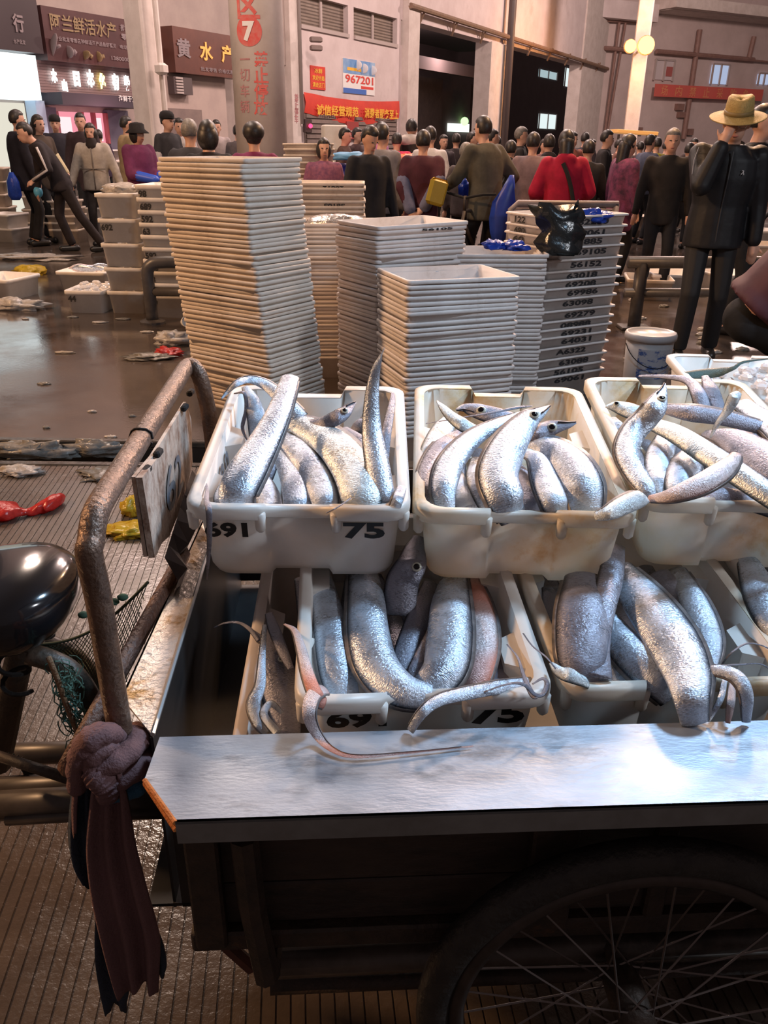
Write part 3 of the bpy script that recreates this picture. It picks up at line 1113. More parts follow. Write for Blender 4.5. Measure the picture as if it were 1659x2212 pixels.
# free-standing column with two sodium floodlights
pcx = aty(1396, 110, 40.0)
pbx = aty(1358, 300, 40.0)
mb = MB()
mb.bbox((pbx.x + .05, pbx.y, 6), (.62, .62, 12), rotz(-.3), .04)
struct(mb, 'pillar_far', M_COLUMN)
for i, (x, y, rr, lab) in enumerate(((1361, 100, .26, 'left of the two glowing orange floodlights on the far column'), (1395, 98, .36, 'right and larger of the two glowing orange floodlights'))):
    c = aty(x, y, 39.0 - .2 * i)
    o = thing('floodlight', lab, 'lamp', c)
    mb = MB()
    mb.lathe([(rr * .5, -.3), (rr, 0), (rr * 1.05, .05), (rr * .9, .06)], c + Vector((0, .05, 0)), 18, Matrix.Rotation(math.pi / 2, 3, 'X'))
    build(mb, 'housing', M_BRACE, o)
    mb = MB()
    mb.ell(c + Vector((0, -.08, 0)), (rr * .95, rr * .5, rr * .95))
    build(mb, 'lens', emis('sodium_lens', (1.0, 0.50, 0.09), 6.5), o, True)
    mb = MB()
    mb.cyl(c + Vector((0, .1, 0)), c + Vector((0, .9, -.1)), .05, n=6)
    build(mb, 'bracket', M_BRACE, o)
    lamp('floodlight_glow', 'POINT', c + Vector((0, -.9, -.1)), 160, (1.0, .48, .16), .4)
    lamp('floodlight_wash', 'SPOT', c + Vector((-.5, .2, 0)), 520, (1.0, .42, .14), .3, c + Vector((-6, 4, -1)), spot_size=1.9, spot_blend=.6)

# ================================================================== CARGO TRICYCLE
CA = math.radians(3.3)
E1 = Vector((math.cos(CA), math.sin(CA), 0))
E2 = Vector((-math.sin(CA), math.cos(CA), 0))
RZ = rotz(CA)
ZP = 0.73
trike = thing('cargo_tricycle', 'rusty cargo tricycle with a steel-lipped open bed carrying fish crates', 'tricycle', (0.3, 1.25, 0))
# wide steel lip in front, with its cut corner
pa, pb_, pc_, pd = atz(345, 1592, ZP), atz(312, 1684, ZP), atz(378, 1776, ZP), atz(1000, 1760, ZP)
pe = pc_ + E1 * 1.55
pf = pa + E1 * 1.62
mb = MB()
mb.poly([pa, pb_, pc_, pe, pf], .004, (0, 0, -1))
build(mb, 'side_lip', M_STEEL, trike, label='brushed steel top lip of the cargo bed')
mb = MB()
mb.poly([pc_, pe, pe - UP * .034, pc_ - UP * .034], .004, E2)
build(mb, 'lip_edge', mat('dull_steel_edge', (0.26, 0.27, 0.28), (0.20, 0.2, 0.2), rough=.4, metal=.6, scale=14), trike)
mb = MB()
mb.tube([pb_ - UP * .001, pc_ - UP * .001], .0032, 6)
mb.tube([pb_ - UP * .006, pc_ - UP * .012], .0035, 6)
build(mb, 'rusty_corner_edge', mat('orange_rust', (0.50, 0.16, 0.03), (0.30, 0.09, 0.02), rough=.8, scale=40, bump=.4), trike)
# left lip
la, lb, lc, ld = atz(268, 1508, ZP), atz(328, 1590, ZP), None, None
lo0 = atz(262, 1505, ZP)
lo1 = atz(421, 1160, ZP)
li0 = atz(330, 1589, ZP)
li1 = atz(441, 1222, ZP)
dl = (lo1 - lo0).normalized()
mb = MB()
mb.poly([lo0, li0, li0 + (li1 - li0).normalized() * .95, lo0 + dl * .86], .004, (0, 0, -1))
mb.poly([lo0, lo0 + dl * .86, lo0 + dl * .86 - UP * .03, lo0 - UP * .03], .003, (1, 0, 0))
build(mb, 'side_lip', mat('worn_galvanised_lip', (0.50, 0.44, 0.38), (0.62, 0.56, 0.50), rough=.35, metal=.45, scale=20, bump=.3, bscale=90, c3=(0.26, 0.15, 0.04), c3amt=.46, c3scale=14), trike)
mb = MB()
mb.tube([li0 + UP * .002, li0 + (li1 - li0).normalized() * .95 + UP * .002], .0035, 6)
build(mb, 'lip_bead', mat('bright_edge', (0.6, 0.62, 0.64), rough=.3, metal=.8), trike)
# bed: inner walls, floor
x0i, y0i = li0.x + .002, pa.y + .004
bl = [Vector((li0.x, li0.y, ZP - .004)), li0 + (li1 - li0).normalized() * .95 - UP * .004]
mb = MB()
mb.poly([bl[0], bl[1], bl[1] - UP * .32, bl[0] - UP * .32], .004, (-1, 0, 0))
build(mb, 'bed_wall', mat('dark_bed_wall', (0.022, 0.022, 0.024), (0.035, 0.034, 0.034), rough=.45, metal=.3, scale=12), trike)
far = bl[1]
mb = MB()
mb.poly([pa - UP * .004, pf - UP * .004, pf - UP * .32, pa - UP * .32], .004, E2)
build(mb, 'bed_wall', MATS['dark_bed_wall'], trike)
mb = MB()
mb.poly([far, far + E1 * 1.5, far + E1 * 1.5 - UP * .3, far - UP * .3], .004, E2)
build(mb, 'bed_wall', MATS['dark_bed_wall'], trike)
mb = MB()
mb.poly([pa - UP * .312 - E1 * .05, pf - UP * .312, far + E1 * 1.5 - UP * .312, far - UP * .312 - E1 * .05], .006, (0, 0, -1))
build(mb, 'bed_floor', MATS['dark_bed_wall'], trike)
# planks and ribs below the lip
yp = 0.815
M_PLANK = mat('filthy_painted_plank', (0.050, 0.034, 0.027), (0.028, 0.020, 0.017), rough=.65, scale=7, stretch=(1, 1, 3), c3=(0.02, 0.016, 0.014), c3amt=.50, c3scale=8, bump=.3)
o_ = Vector((-.26, yp - .006, 0))
for j, (z0, z1) in enumerate(((.60, .695), (.505, .597), (.425, .502))):
    mb = MB()
    c = o_ + E1 * .72 + UP * ((z0 + z1) / 2)
    mb.bbox(c, (1.44, .016, z1 - z0), RZ, .003)
    build(mb, 'plank', M_PLANK, trike)
for (u, wd, z0, z1, dy) in ((.02, .045, .40, .70, -.02), (.50, .065, .41, .70, -.018), (.66, .03, .42, .70, -.012), (.93, .05, .42, .70, -.014)):
    mb = MB()
    mb.bbox(o_ + E1 * u + UP * ((z0 + z1) / 2) + E2 * dy, (wd, .022, z1 - z0), RZ, .004)
    build(mb, 'rib', M_DARKRUST, trike)
mb = MB()
mb.bbox(o_ + E1 * .72 + UP * .405 - E2 * .004, (1.46, .04, .036), RZ, .004)
build(mb, 'sill', M_DARKRUST, trike)
mb = MB()
mb.tube([aty(527, 1805, .775), aty(545, 1960, .775), aty(577, 2108, .775)], .019, 8)
mb.tube([aty(577, 2108, .775), aty(577, 2108, .775) + E2 * .25], .019, 8)
build(mb, 'stake', M_DARKRUST, trike)
mb = MB()
mb.tube([aty(455, 2010, .83), aty(545, 2090, .83)], .011, 6)
build(mb, 'brace', mat('red_rust', (0.10, 0.03, 0.018), (0.06, 0.022, 0.016), rough=.7, scale=30), trike)
mb = MB()
a = aty(590, 2078, .84)
mb.cyl(a, a + E1 * 1.0 + UP * .012, .024, n=12)
build(mb, 'frame_tube', mat('dark_tube', (0.04, 0.03, 0.026), (0.10, 0.085, 0.075), rough=.4, scale=9, c3=(.02, .016, .014), c3amt=.5, c3scale=6), trike, True)
mb = MB()
a = aty(585, 2130, .86)
mb.cyl(a, a + E1 * 1.0, .014, n=10)
build(mb, 'frame_tube', M_DARKRUST, trike, True)
# wheels
RW = .312


def wheel(cx, cy, cz):
    ex = E1

    def circ(R, off, n=64):
        return [Vector((cx, cy, cz)) + ex * (R * math.cos(2 * math.pi * k / n)) + UP * (R * math.sin(2 * math.pi * k / n)) + E2 * off for k in range(n)]
    w_ = MB()
    w_.tube(circ(RW - .025, 0), .025, 12, closed=True)
    w_ = build(w_, 'tyre', M_RUBBER, trike, True)
    mb = MB()
    mb.tube(circ(RW - .056, 0), .015, 8, closed=True, flat=1.3)
    build(mb, 'rim', mat('rim_dark', (0.045, 0.038, 0.036), (0.075, 0.06, 0.055), rough=.4, metal=.5, scale=20), w_, True)
    mb = MB()
    mb.cyl(Vector((cx, cy, cz)) - E2 * .045, Vector((cx, cy, cz)) + E2 * .045, .028, n=16)
    mb.cyl(Vector((cx, cy, cz)) - E2 * .06, Vector((cx, cy, cz)) + E2 * .5, .012, n=10)
    build(mb, 'hub', M_DARKRUST, w_, True)
    for k in range(32):
        a = 2 * math.pi * (k + .3) / 32
        b = a + (0.9 if k % 4 < 2 else -0.9)
        side = -1 if k % 2 else 1
        p = Vector((cx, cy, cz)) + ex * (.026 * math.cos(b)) + UP * (.026 * math.sin(b)) + E2 * (.035 * side)
        q = Vector((cx, cy, cz)) + ex * ((RW - .066) * math.cos(a)) + UP * ((RW - .066) * math.sin(a))
        mb = MB()
        mb.tube([p, q], .0017, 4)
        build(mb, 'spoke', mat('spoke_steel', (0.16, 0.14, 0.135), rough=.4, metal=.7), w_)


wheel(.365, .775, RW)
wheel(.365 - .055, 1.78, RW)
# hoop rail at the front of the bed
rb = atz(262, 1592, ZP - .02)
rt_z = aty(188, 1150, rb.y).z
pts = [rb, aty(243, 1480, rb.y), aty(214, 1300, rb.y), aty(193, 1200, rb.y)]
topn = aty(186, 1160, rb.y)
f1 = Vector(atz(405, 803, rt_z))
f2 = Vector(atz(436, 806, rt_z))
pts += [topn + Vector((0, .012, -.012)), topn + Vector((-.002, .05, .012))]
for u in (.2, .4, .6, .8):
    pts.append(topn.lerp(f1, u) + UP * .012)
pts += [f1 + UP * .010, f1.lerp(f2, .6) + UP * .006, f2 - UP * .03, f2 + Vector((.006, .012, -.12)), f2 + Vector((.010, .012, -.33))]
pts = [Vector(p) for p in spline([tuple(p) for p in pts], 90)]
mb = MB()
mb.tube(pts, .0165, 14)
build(mb, 'hoop_rail', M_RUSTTUBE, trike, True)
mb = MB()
qq = topn.lerp(f1, .42) + UP * .012
mb.tube([qq + Vector((math.cos(a) * .018, .004 * math.sin(3 * a), math.sin(a) * .018)) for a in [i * .5 for i in range(13)]], .0018, 5)
build(mb, 'wire_tie', M_DARK, trike)
# rusty number board hung in the hoop
nb_n = (f1 - topn).cross(UP).normalized()
if nb_n.x < 0:
    nb_n = -nb_n
PB = topn + Vector((-.004, 0, 0))
bp_ = [onplane(x, y, PB, nb_n) for (x, y) in ((292, 1030), (330, 985), (402, 868), (413, 905), (416, 1000), (396, 1085), (366, 1158), (318, 1203))]
mb = MB()
mb.poly(bp_, .006, -nb_n)
build(mb, 'number_board', M_WHITEPAINT, trike, label='rust-eaten white board with faded blue number')
mb = MB()
fl = [onplane(x, y, PB, nb_n) for (x, y) in ((290, 1032), (322, 992), (336, 1170), (318, 1205))]
mb.poly([p + nb_n * .002 for p in fl], .010, nb_n)
build(mb, 'board_flange', M_WHITEPAINT, trike)
bd = (f1 - topn).normalized()
text('6', onplane(367, 1052, PB, nb_n), bd, UP, 1, mat('faded_blue_paint', (0.10, 0.13, 0.18), (.2, .2, .2), rough=.7, scale=30), trike, bold=.01, fit=(.085, .082), lift=.002)
text('2', onplane(385, 1022, PB, nb_n), bd, UP, 1, MATS['faded_blue_paint'], trike, bold=.01, fit=(.06, .075), lift=.002)
for (x, y) in ((405, 848), (392, 880), (334, 978), (308, 1016)):
    mb = MB()
    mb.bbox(onplane(x, y, PB, nb_n) + nb_n * .006, (.012, .028, .012), None, .003)
    build(mb, 'tab', M_DARK, trike)
# rusty lower bar outside the left lip, and crumpled sheet under the board
mb = MB()
a, b = atz(398, 1195, ZP + .02), atz(248, 1470, ZP - .02)
mb.tube([a, a.lerp(b, .5), b, b + (b - a) * .5], .017, 8, flat=.7)
build(mb, 'lower_bar', mat('scaly_rust', (0.16, 0.085, 0.06), (0.09, 0.05, 0.04), rough=.5, scale=40, bump=.6, bscale=120), trike, True)
rings = []
for i in range(8):
    u = i / 7
    p0 = onplane(340 + 62 * u, 1205 - 190 * u, PB, nb_n)
    rings.append([p0 + nb_n * .012, p0 + nb_n * (.03 + .012 * math.sin(i * 2.1)) - UP * (.045 + .01 * math.sin(i * 3)), p0 + nb_n * .015 - UP * (.09 + .015 * math.sin(i * 1.3))])
mb = MB()
mb.loft(rings, closed=False)
build(mb, 'torn_sheet', mat('torn_sheet', (0.035, 0.028, 0.030), (0.06, 0.045, 0.045), rough=.5, scale=20), trike)
# the cycle in front: saddle, post, tubes, chainring
SC = Vector((-.652, 1.10, .805))
rings = []
for i in range(30):
    u = (i / 29) ** 1.7
    x = .165 - .42 * u
    k = math.sqrt(max(0, 1 - (1 - min(1, u / .28)) ** 2))
    e = (1 - u) ** .5 if u > .9 else 1
    hw = (.118 * (1 - u) ** .7 + .024) * max(.04, k) * max(.35, e)
    up_ = (.050 * (1 - .35 * u)) * max(.04, k)
    dn = (.085 * (1 - u) ** .8 + .02) * max(.04, k)
    ring = []
    for j in range(20):
        a = 2 * math.pi * j / 20
        s, c = math.sin(a), math.cos(a)
        y = hw * (abs(c) ** .8) * (1 if c >= 0 else -1)
        z = up_ * (abs(s) ** .75) if s > 0 else -dn * (abs(s) ** .7)
        ring.append(SC + Vector((x, y, z - .02 * u * u)))
    rings.append(ring)
mb = MB()
mb.loft(rings)
build(mb, 'saddle', M_BLACKLEATHER, trike, True, label='glossy black saddle')
mb = MB()
for s in (-1, 1):
    cc = SC + Vector((.07, .05 * s, -.085))
    mb.tube([cc + Vector((math.cos(t) * .022, math.sin(t) * .022, -t * .006)) for t in [i * .5 for i in range(26)]], .004, 5)
mb.tube([SC + Vector((.1, 0, -.08)), SC + Vector((-.05, 0, -.10)), SC + Vector((-.15, 0, -.06))], .010, 6)
build(mb, 'saddle_spring', M_DARK, trike)
mb = MB()
sp0, sp1 = aty(52, 1372, 1.11), aty(-8, 1650, 1.13)
mb.tube([sp0 + UP * .03, sp0, sp1], [.016, .022, .026], 12)
mb.tube([aty(20, 1375, 1.11), aty(-60, 1385, 1.11)], .022, 10)
build(mb, 'seat_tube', M_DARKRUST, trike, True)
M_FRT = mat('mossy_frame_tube', (0.07, 0.055, 0.045), (0.11, 0.085, 0.065), rough=.45, scale=18, c3=(.03, .035, .03), c3amt=.5, c3scale=12, bump=.3)
for yy, dx, dy in ((1.05, 0, 0), (1.19, 10, -30)):
    mb = MB()
    mb.tube([Vector(p) for p in spline([tuple(aty(x + dx, y + dy, yy)) for (x, y) in ((62, 1412), (105, 1425), (150, 1448), (185, 1490), (205, 1540), (222, 1620), (232, 1720))], 26)], .017, 10)
    build(mb, 'rear_fork', M_FRT, trike, True)
mb = MB()
mb.tube([aty(-20, 1628, 1.0), aty(160, 1686, .95)], .0085, 8)
build(mb, 'brake_rod', M_DARKRUST, trike, True)
for (x0, y0, x1, y1, yy, r) in ((-30, 1705, 180, 1695, 1.02, .020), (-30, 1742, 190, 1730, .98, .024), (15, 1770, 200, 1760, .96, .010), (-30, 1630, 150, 1625, 1.25, .022)):
    mb = MB()
    mb.tube([aty(x0, y0, yy), aty(x1, y1, yy), aty(x1, y1, yy) + E1 * .14], r, 10)
    build(mb, 'chassis_tube', mat('chassis_dark', (0.03, 0.025, 0.022), (0.065, 0.055, 0.05), rough=.4, scale=12, c3=(.14, .12, .11), c3amt=.36, c3scale=10), trike, True)
mb = MB()
cc = aty(18, 1672, 1.04)
pts = []
for k in range(72):
    r = .045 if k % 2 == 0 else .039
    a = 2 * math.pi * k / 72
    pts.append(cc + Vector((r * math.cos(a), 0, r * math.sin(a))))
inn = [cc + Vector((.025 * math.cos(2 * math.pi * k / 72), 0, .025 * math.sin(2 * math.pi * k / 72))) for k in range(72)]
th = Vector((0, .004, 0))
mb.loft([pts, [p + th for p in pts], [p + th for p in inn], inn, pts], True, False, False)
build(mb, 'chainring', M_DARK, trike)

# ================================================================== FISH CRATES
HC = .145


def outline(w, l, r, rec, n=4):
    out, mid = [], []

    def arc(cx, cy, a0):
        for i in range(n + 1):
            a = math.radians(a0 + 90 * i / n)
            out.append((cx + r * math.cos(a), cy + r * math.sin(a)))
            mid.append(0)
    hw, hl = w / 2, l / 2
    arc(-hw + r, -hl + r, 180)
    for (x, y, m) in ((-.175, 0, 0), (-.150, 1, 1), (.150, 1, 1), (.175, 0, 0)):
        out.append((x * w, -hl + rec * y))
        mid.append(m)
    arc(hw - r, -hl + r, 270)
    arc(hw - r, hl - r, 0)
    for (x, y, m) in ((.175, 0, 0), (.150, 1, 1), (-.150, 1, 1), (-.175, 0, 0)):
        out.append((x * w, hl - rec * y))
        mid.append(m)
    arc(-hw + r, hl - r, 90)
    return out, mid


class Crate:
    def __init__(s, q, L=.55, W=.362, H=HC):
        x, y, z, yw, tl = q
        s.C = Vector((x, y, z))
        s.ex = Vector((math.cos(yw), math.sin(yw), 0))
        s.ey = Vector((-math.sin(yw) * math.cos(tl), math.cos(yw) * math.cos(tl), math.sin(tl)))
        s.en = s.ex.cross(s.ey)
        s.L, s.W, s.H = L, W, H

    def p(s, x, y, z):
        return s.C + s.ex * x + s.ey * (y + s.L / 2) + s.en * (z - s.H)

    def at(s, px, py, h):
        if h >= 20:
            return atz(px, py, h - 20)
        if h >= 10:
            return aty(px, py, h - 10)
        return onplane(px, py, s.C + s.en * h, s.en)


def make_crate(cr, label, group=None, body=M_PLASTIC, rimm=None, ledges=True):
    W, L, H = cr.W, cr.L, cr.H
    root = thing('fish_crate', label, 'crate', cr.p(0, 0, 0), group)

    def ring(w, l, z, rec=.016, r=.035, dz=0):
        o, m = outline(w, l, r, rec)
        return [cr.p(x, y, z - dz * mm) for (x, y), mm in zip(o, m)]
    wt, lt = W - .028, L - .028
    wb, lb = W * .86, L * .92
    mb = MB()
    t = .005
    rings = [ring(wb * .97, lb * .98, 0), ring(wb, lb, .012), ring(wb + (wt - wb) * .55, lb + (lt - lb) * .55, H * .55), ring(wt, lt, H - .004, dz=.010),
             ring(wt - 2 * t, lt - 2 * t, H - .004, dz=.010), ring(wb - 2 * t, lb - 2 * t, .02), ring(wb * .9, lb * .92, .008)]
    mb.loft(rings)
    build(mb, 'body', body, root, True)
    mb = MB()
    o = .014
    rings = [ring(wt - .012, lt - .012, H - .003, dz=.011), ring(wt + o, lt + o, H, dz=.011), ring(wt + 2 * o, lt + 2 * o, H - .004, dz=.011),
             ring(wt + 2 * o, lt + 2 * o, H - .022, dz=.004), ring(wt + 2 * o - .004, lt + 2 * o - .004, H - .025, dz=.004), ring(wt, lt, H - .022, dz=.004)]
    rings.append(rings[0])
    mb.loft(rings, True, False, False)
    build(mb, 'rim', rimm or body, root, True)
    for sx in (-1, 1):
        for (x, y) in ((.168 * W * sx, -L / 2 + .010), (.47 * W * sx, -L / 2 + .018), (.168 * W * sx, L / 2 - .010)):
            mb = MB()
            mb.tube([cr.p(x, y, H - .016), cr.p(x, y, H - .045), cr.p(x * .995, y, H - .050)], [.0095, .0085, .005], 10)
            build(mb, 'lug', rimm or body, root, True)
        if ledges:
            for yy in (-.26 * L, .12 * L):
                mb = MB()
                x1 = (wt / 2 - t) * sx
                x0 = (wt / 2 - .036) * sx
                a = [cr.p(x1, yy - .045, H - .028), cr.p(x1, yy + .045, H - .028), cr.p(x1 * .93, yy + .045, .03), cr.p(x1 * .93, yy - .045, .03)]
                b = [cr.p(x0, yy - .028, H - .030), cr.p(x0, yy + .028, H - .030), cr.p(x0 * 1.02, yy + .028, .03), cr.p(x0 * 1.02, yy - .028, .03)]
                mb.loft([a, b])
                build(mb, 'stacking_ledge', body, root)
    return root


def crate_text(cr, root, t, x, zc, wd, hg, m=M_INK):
    W, L, H = cr.W, cr.L, cr.H
    lt, lb = L - .028, L * .92
    up = (cr.p(0, -lt / 2, H) - cr.p(0, -lb / 2, 0)).normalized()
    y = -(lb + (lt - lb) * (zc / H)) / 2 - .0005
    text(t, cr.p(x, y, zc), cr.ex, up, 1, m, root, name='stencilled_number', bold=.045, fit=(wd, hg), lift=.002)


r_ = math.radians
C1 = Crate((-.138, 1.156, .922, r_(.5), r_(7.0)), L=.50)
C2 = Crate((.226, 1.159, .916, r_(-2.0), r_(5.0)), L=.57)
C3 = Crate((.608, 1.212, .916, r_(-2.0), r_(5.4)), L=.58)
L1 = Crate((.061, .893, .757, r_(4.0), r_(5.2)), L=.55)
L2 = Crate((.437, .935, .752, r_(4.0), r_(5.2)), L=.55)
L3 = Crate((.82, .985, .757, r_(4.0), r_(5.2)), L=.55)
L0 = Crate((-.03, .86, .675, r_(2.0), r_(6.0)), L=.55)
U4 = Crate((1.10, 2.10, .80, r_(-4.0), r_(2.0)), L=.55, W=.42)

o = make_crate(C1, 'upper white fish crate stencilled 691 and 75 on its front')
crate_text(C1, o, '691', -.118, HC - .050, .070, .030)
crate_text(C1, o, '75', .106, HC - .050, .068, .032)
for i, t in enumerate('69061'):
    vs = C1.p(-(C1.W / 2 - .024), -.10 + .05 * i, HC * .62)
    text(t, vs, C1.ey, C1.en, 1, M_INK_FADED, o, name='stencilled_number', bold=.03, fit=(.034, .05), lift=.002)
make_crate(C2, 'upper middle fish crate with yellow stains on its front panels', body=M_PLASTIC_Y, rimm=M_PLASTIC_Y)
make_crate(C3, 'upper right fish crate with amber stains, cut by the photo edge', body=M_PLASTIC_Y, rimm=M_PLASTIC_Y)
o = make_crate(L1, 'lower fish crate stencilled 691 and 75 behind the steel lip')
crate_text(L1, o, '691', -.095, HC - .045, .085, .036)
crate_text(L1, o, '75', .105, HC - .045, .078, .040)
make_crate(L2, 'lower right fish crate with a broad tail hanging over its front', body=M_PLASTIC, rimm=M_PLASTIC_Y)
make_crate(L3, 'lower fish crate at the right photo edge, half hidden')
make_crate(L0, 'dim fish crate low in the dark left corner of the bed', body=M_STACK2)
make_crate(U4, 'fish crate with ice and a dark fish behind the cart', body=M_PLASTIC)
for cr_, lab in ((U4, ''),):
    mb = MB()
    a, b = cr_.p(-.19, -.22, -.004), cr_.p(.19, .22, -.004)
    cxy = (a + b) / 2
    base_top = min(cr_.p(x, y, 0).z for x in (-.2, .2) for y in (-.26, .26)) - .004
    for (dx, dy) in ((-.15, -.2), (.15, -.2), (.15, .2), (-.15, .2)):
        mb.bbox((cxy.x + dx, cxy.y + dy, base_top / 2 - .02), (.05, .05, base_top - .04), None, .004)
    mb.bbox((cxy.x, cxy.y, base_top - .02), (.46, .56, .03), None, .004)
    tag(build(mb, 'crate_stand', M_DARKRUST), 'low dark stand under the crate of ice behind the cart', 'stand')

# ================================================================== HAIRTAIL FISH


def fish_mat(name, base, back, metal, rough, tint=None):
    if name in MATS:
        return MATS[name]
    m = bpy.data.materials.new(name)
    m.use_nodes = True
    N, L = m.node_tree.nodes, m.node_tree.links
    b = N['Principled BSDF']
    at = N.new('ShaderNodeAttribute')
    at.attribute_name = 'side'
    sep = N.new('ShaderNodeSeparateColor')
    L.new(at.outputs['Color'], sep.inputs[0])
    tc = N.new('ShaderNodeTexCoord')
    n1 = N.new('ShaderNodeTexNoise')
    n1.inputs['Scale'].default_value = 22
    n1.inputs['Detail'].default_value = 7
    n1.inputs['Roughness'].default_value = .7
    L.new(tc.outputs['Object'], n1.inputs['Vector'])
    # across-the-body streaks from the stored body coordinates
    cb = N.new('ShaderNodeCombineXYZ')
    mu = N.new('ShaderNodeMath')
    mu.operation = 'MULTIPLY'
    mu.inputs[1].default_value = 230
    L.new(sep.outputs[0], mu.inputs[0])
    mu2 = N.new('ShaderNodeMath')
    mu2.operation = 'MULTIPLY'
    mu2.inputs[1].default_value = 9
    L.new(sep.outputs[1], mu2.inputs[0])
    L.new(mu.outputs[0], cb.inputs[0])
    L.new(mu2.outputs[0], cb.inputs[1])
    n2 = N.new('ShaderNodeTexNoise')
    n2.inputs['Scale'].default_value = 1.0
    n2.inputs['Detail'].default_value = 3
    L.new(cb.outputs[0], n2.inputs['Vector'])
    ad = N.new('ShaderNodeMath')
    ad.operation = 'MULTIPLY'
    ad.inputs[1].default_value = .45
    L.new(n1.outputs['Fac'], ad.inputs[0])
    hf = N.new('ShaderNodeMath')
    hf.operation = 'MULTIPLY_ADD'
    hf.inputs[1].default_value = .55
    L.new(n2.outputs['Fac'], hf.inputs[0])
    L.new(ad.outputs[0], hf.inputs[2])
    n5 = N.new('ShaderNodeTexNoise')
    n5.inputs['Scale'].default_value = 260
    n5.inputs['Detail'].default_value = 2
    L.new(tc.outputs['Object'], n5.inputs['Vector'])
    hb = N.new('ShaderNodeMath')
    hb.operation = 'MULTIPLY_ADD'
    hb.inputs[1].default_value = .5
    L.new(n5.outputs['Fac'], hb.inputs[0])
    L.new(hf.outputs[0], hb.inputs[2])
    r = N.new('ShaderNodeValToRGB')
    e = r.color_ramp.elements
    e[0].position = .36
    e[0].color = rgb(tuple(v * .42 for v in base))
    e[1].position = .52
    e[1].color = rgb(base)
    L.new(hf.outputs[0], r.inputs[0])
    # back edge of the fish is darker
    r2 = N.new('ShaderNodeValToRGB')
    e = r2.color_ramp.elements
    e[0].position = .86
    e[0].color = (0, 0, 0, 1)
    e[1].position = .97
    e[1].color = (1, 1, 1, 1)
    L.new(sep.outputs[1], r2.inputs[0])
    mx = N.new('ShaderNodeMix')
    mx.data_type = 'RGBA'
    L.new(r2.outputs[0], mx.inputs[0])
    L.new(r.outputs[0], mx.inputs[6])
    mx.inputs[7].default_value = rgb(back)
    last = mx.outputs[2]
    if tint:
        r4 = N.new('ShaderNodeValToRGB')
        r4.color_ramp.elements[0].position = .45
        r4.color_ramp.elements[1].position = .62
        n4 = N.new('ShaderNodeTexNoise')
        n4.inputs['Scale'].default_value = 6
        L.new(tc.outputs['Object'], n4.inputs['Vector'])
        L.new(n4.outputs['Fac'], r4.inputs[0])
        m4 = N.new('ShaderNodeMix')
        m4.data_type = 'RGBA'
        L.new(r4.outputs[0], m4.inputs[0])
        L.new(last, m4.inputs[6])
        m4.inputs[7].default_value = rgb(tint)
        last = m4.outputs[2]
    L.new(last, b.inputs['Base Color'])
    b.inputs['Metallic'].default_value = metal
    mr = N.new('ShaderNodeMapRange')
    mr.inputs[1].default_value = .35
    mr.inputs[2].default_value = .65
    mr.inputs[3].default_value = rough
    mr.inputs[4].default_value = rough + .22
    L.new(n1.outputs['Fac'], mr.inputs[0])
    L.new(mr.outputs[0], b.inputs['Roughness'])
    bp = N.new('ShaderNodeBump')
    bp.inputs['Strength'].default_value = .6
    bp.inputs['Distance'].default_value = .004
    L.new(hb.outputs[0], bp.inputs['Height'])
    L.new(bp.outputs[0], b.inputs['Normal'])
    MATS[name] = m
    return m


F_SILV = fish_mat('fish_silver', (0.60, 0.69, 0.82), (0.04, 0.05, 0.07), .66, .19)
F_PALE = fish_mat('fish_pale', (0.72, 0.82, 0.88), (0.07, 0.09, 0.10), .58, .20)
F_DARK = fish_mat('fish_dark_shaded', (0.30, 0.31, 0.38), (0.03, 0.03, 0.04), .55, .22)  # dark fish, and shaded silver ones with the shade put into the colour
F_PINK = fish_mat('fish_pink', (0.62, 0.56, 0.58), (0.12, 0.10, 0.10), .35, .28, (0.55, 0.25, 0.20))
F_GREEN = fish_mat('fish_greenback', (0.05, 0.09, 0.085), (0.01, 0.02, 0.02), .3, .25)
M_FIN = mat('fish_fin', (0.10, 0.10, 0.11), (0.22, 0.20, 0.20), rough=.35, scale=60)
M_EYEW = mat('fish_eye_ring', (0.50, 0.51, 0.44), rough=.15)
M_EYEB = mat('fish_pupil', (0.004, 0.004, 0.006), rough=.06)
M_MOUTH = mat('fish_mouth', (0.03, 0.022, 0.028), rough=.35)


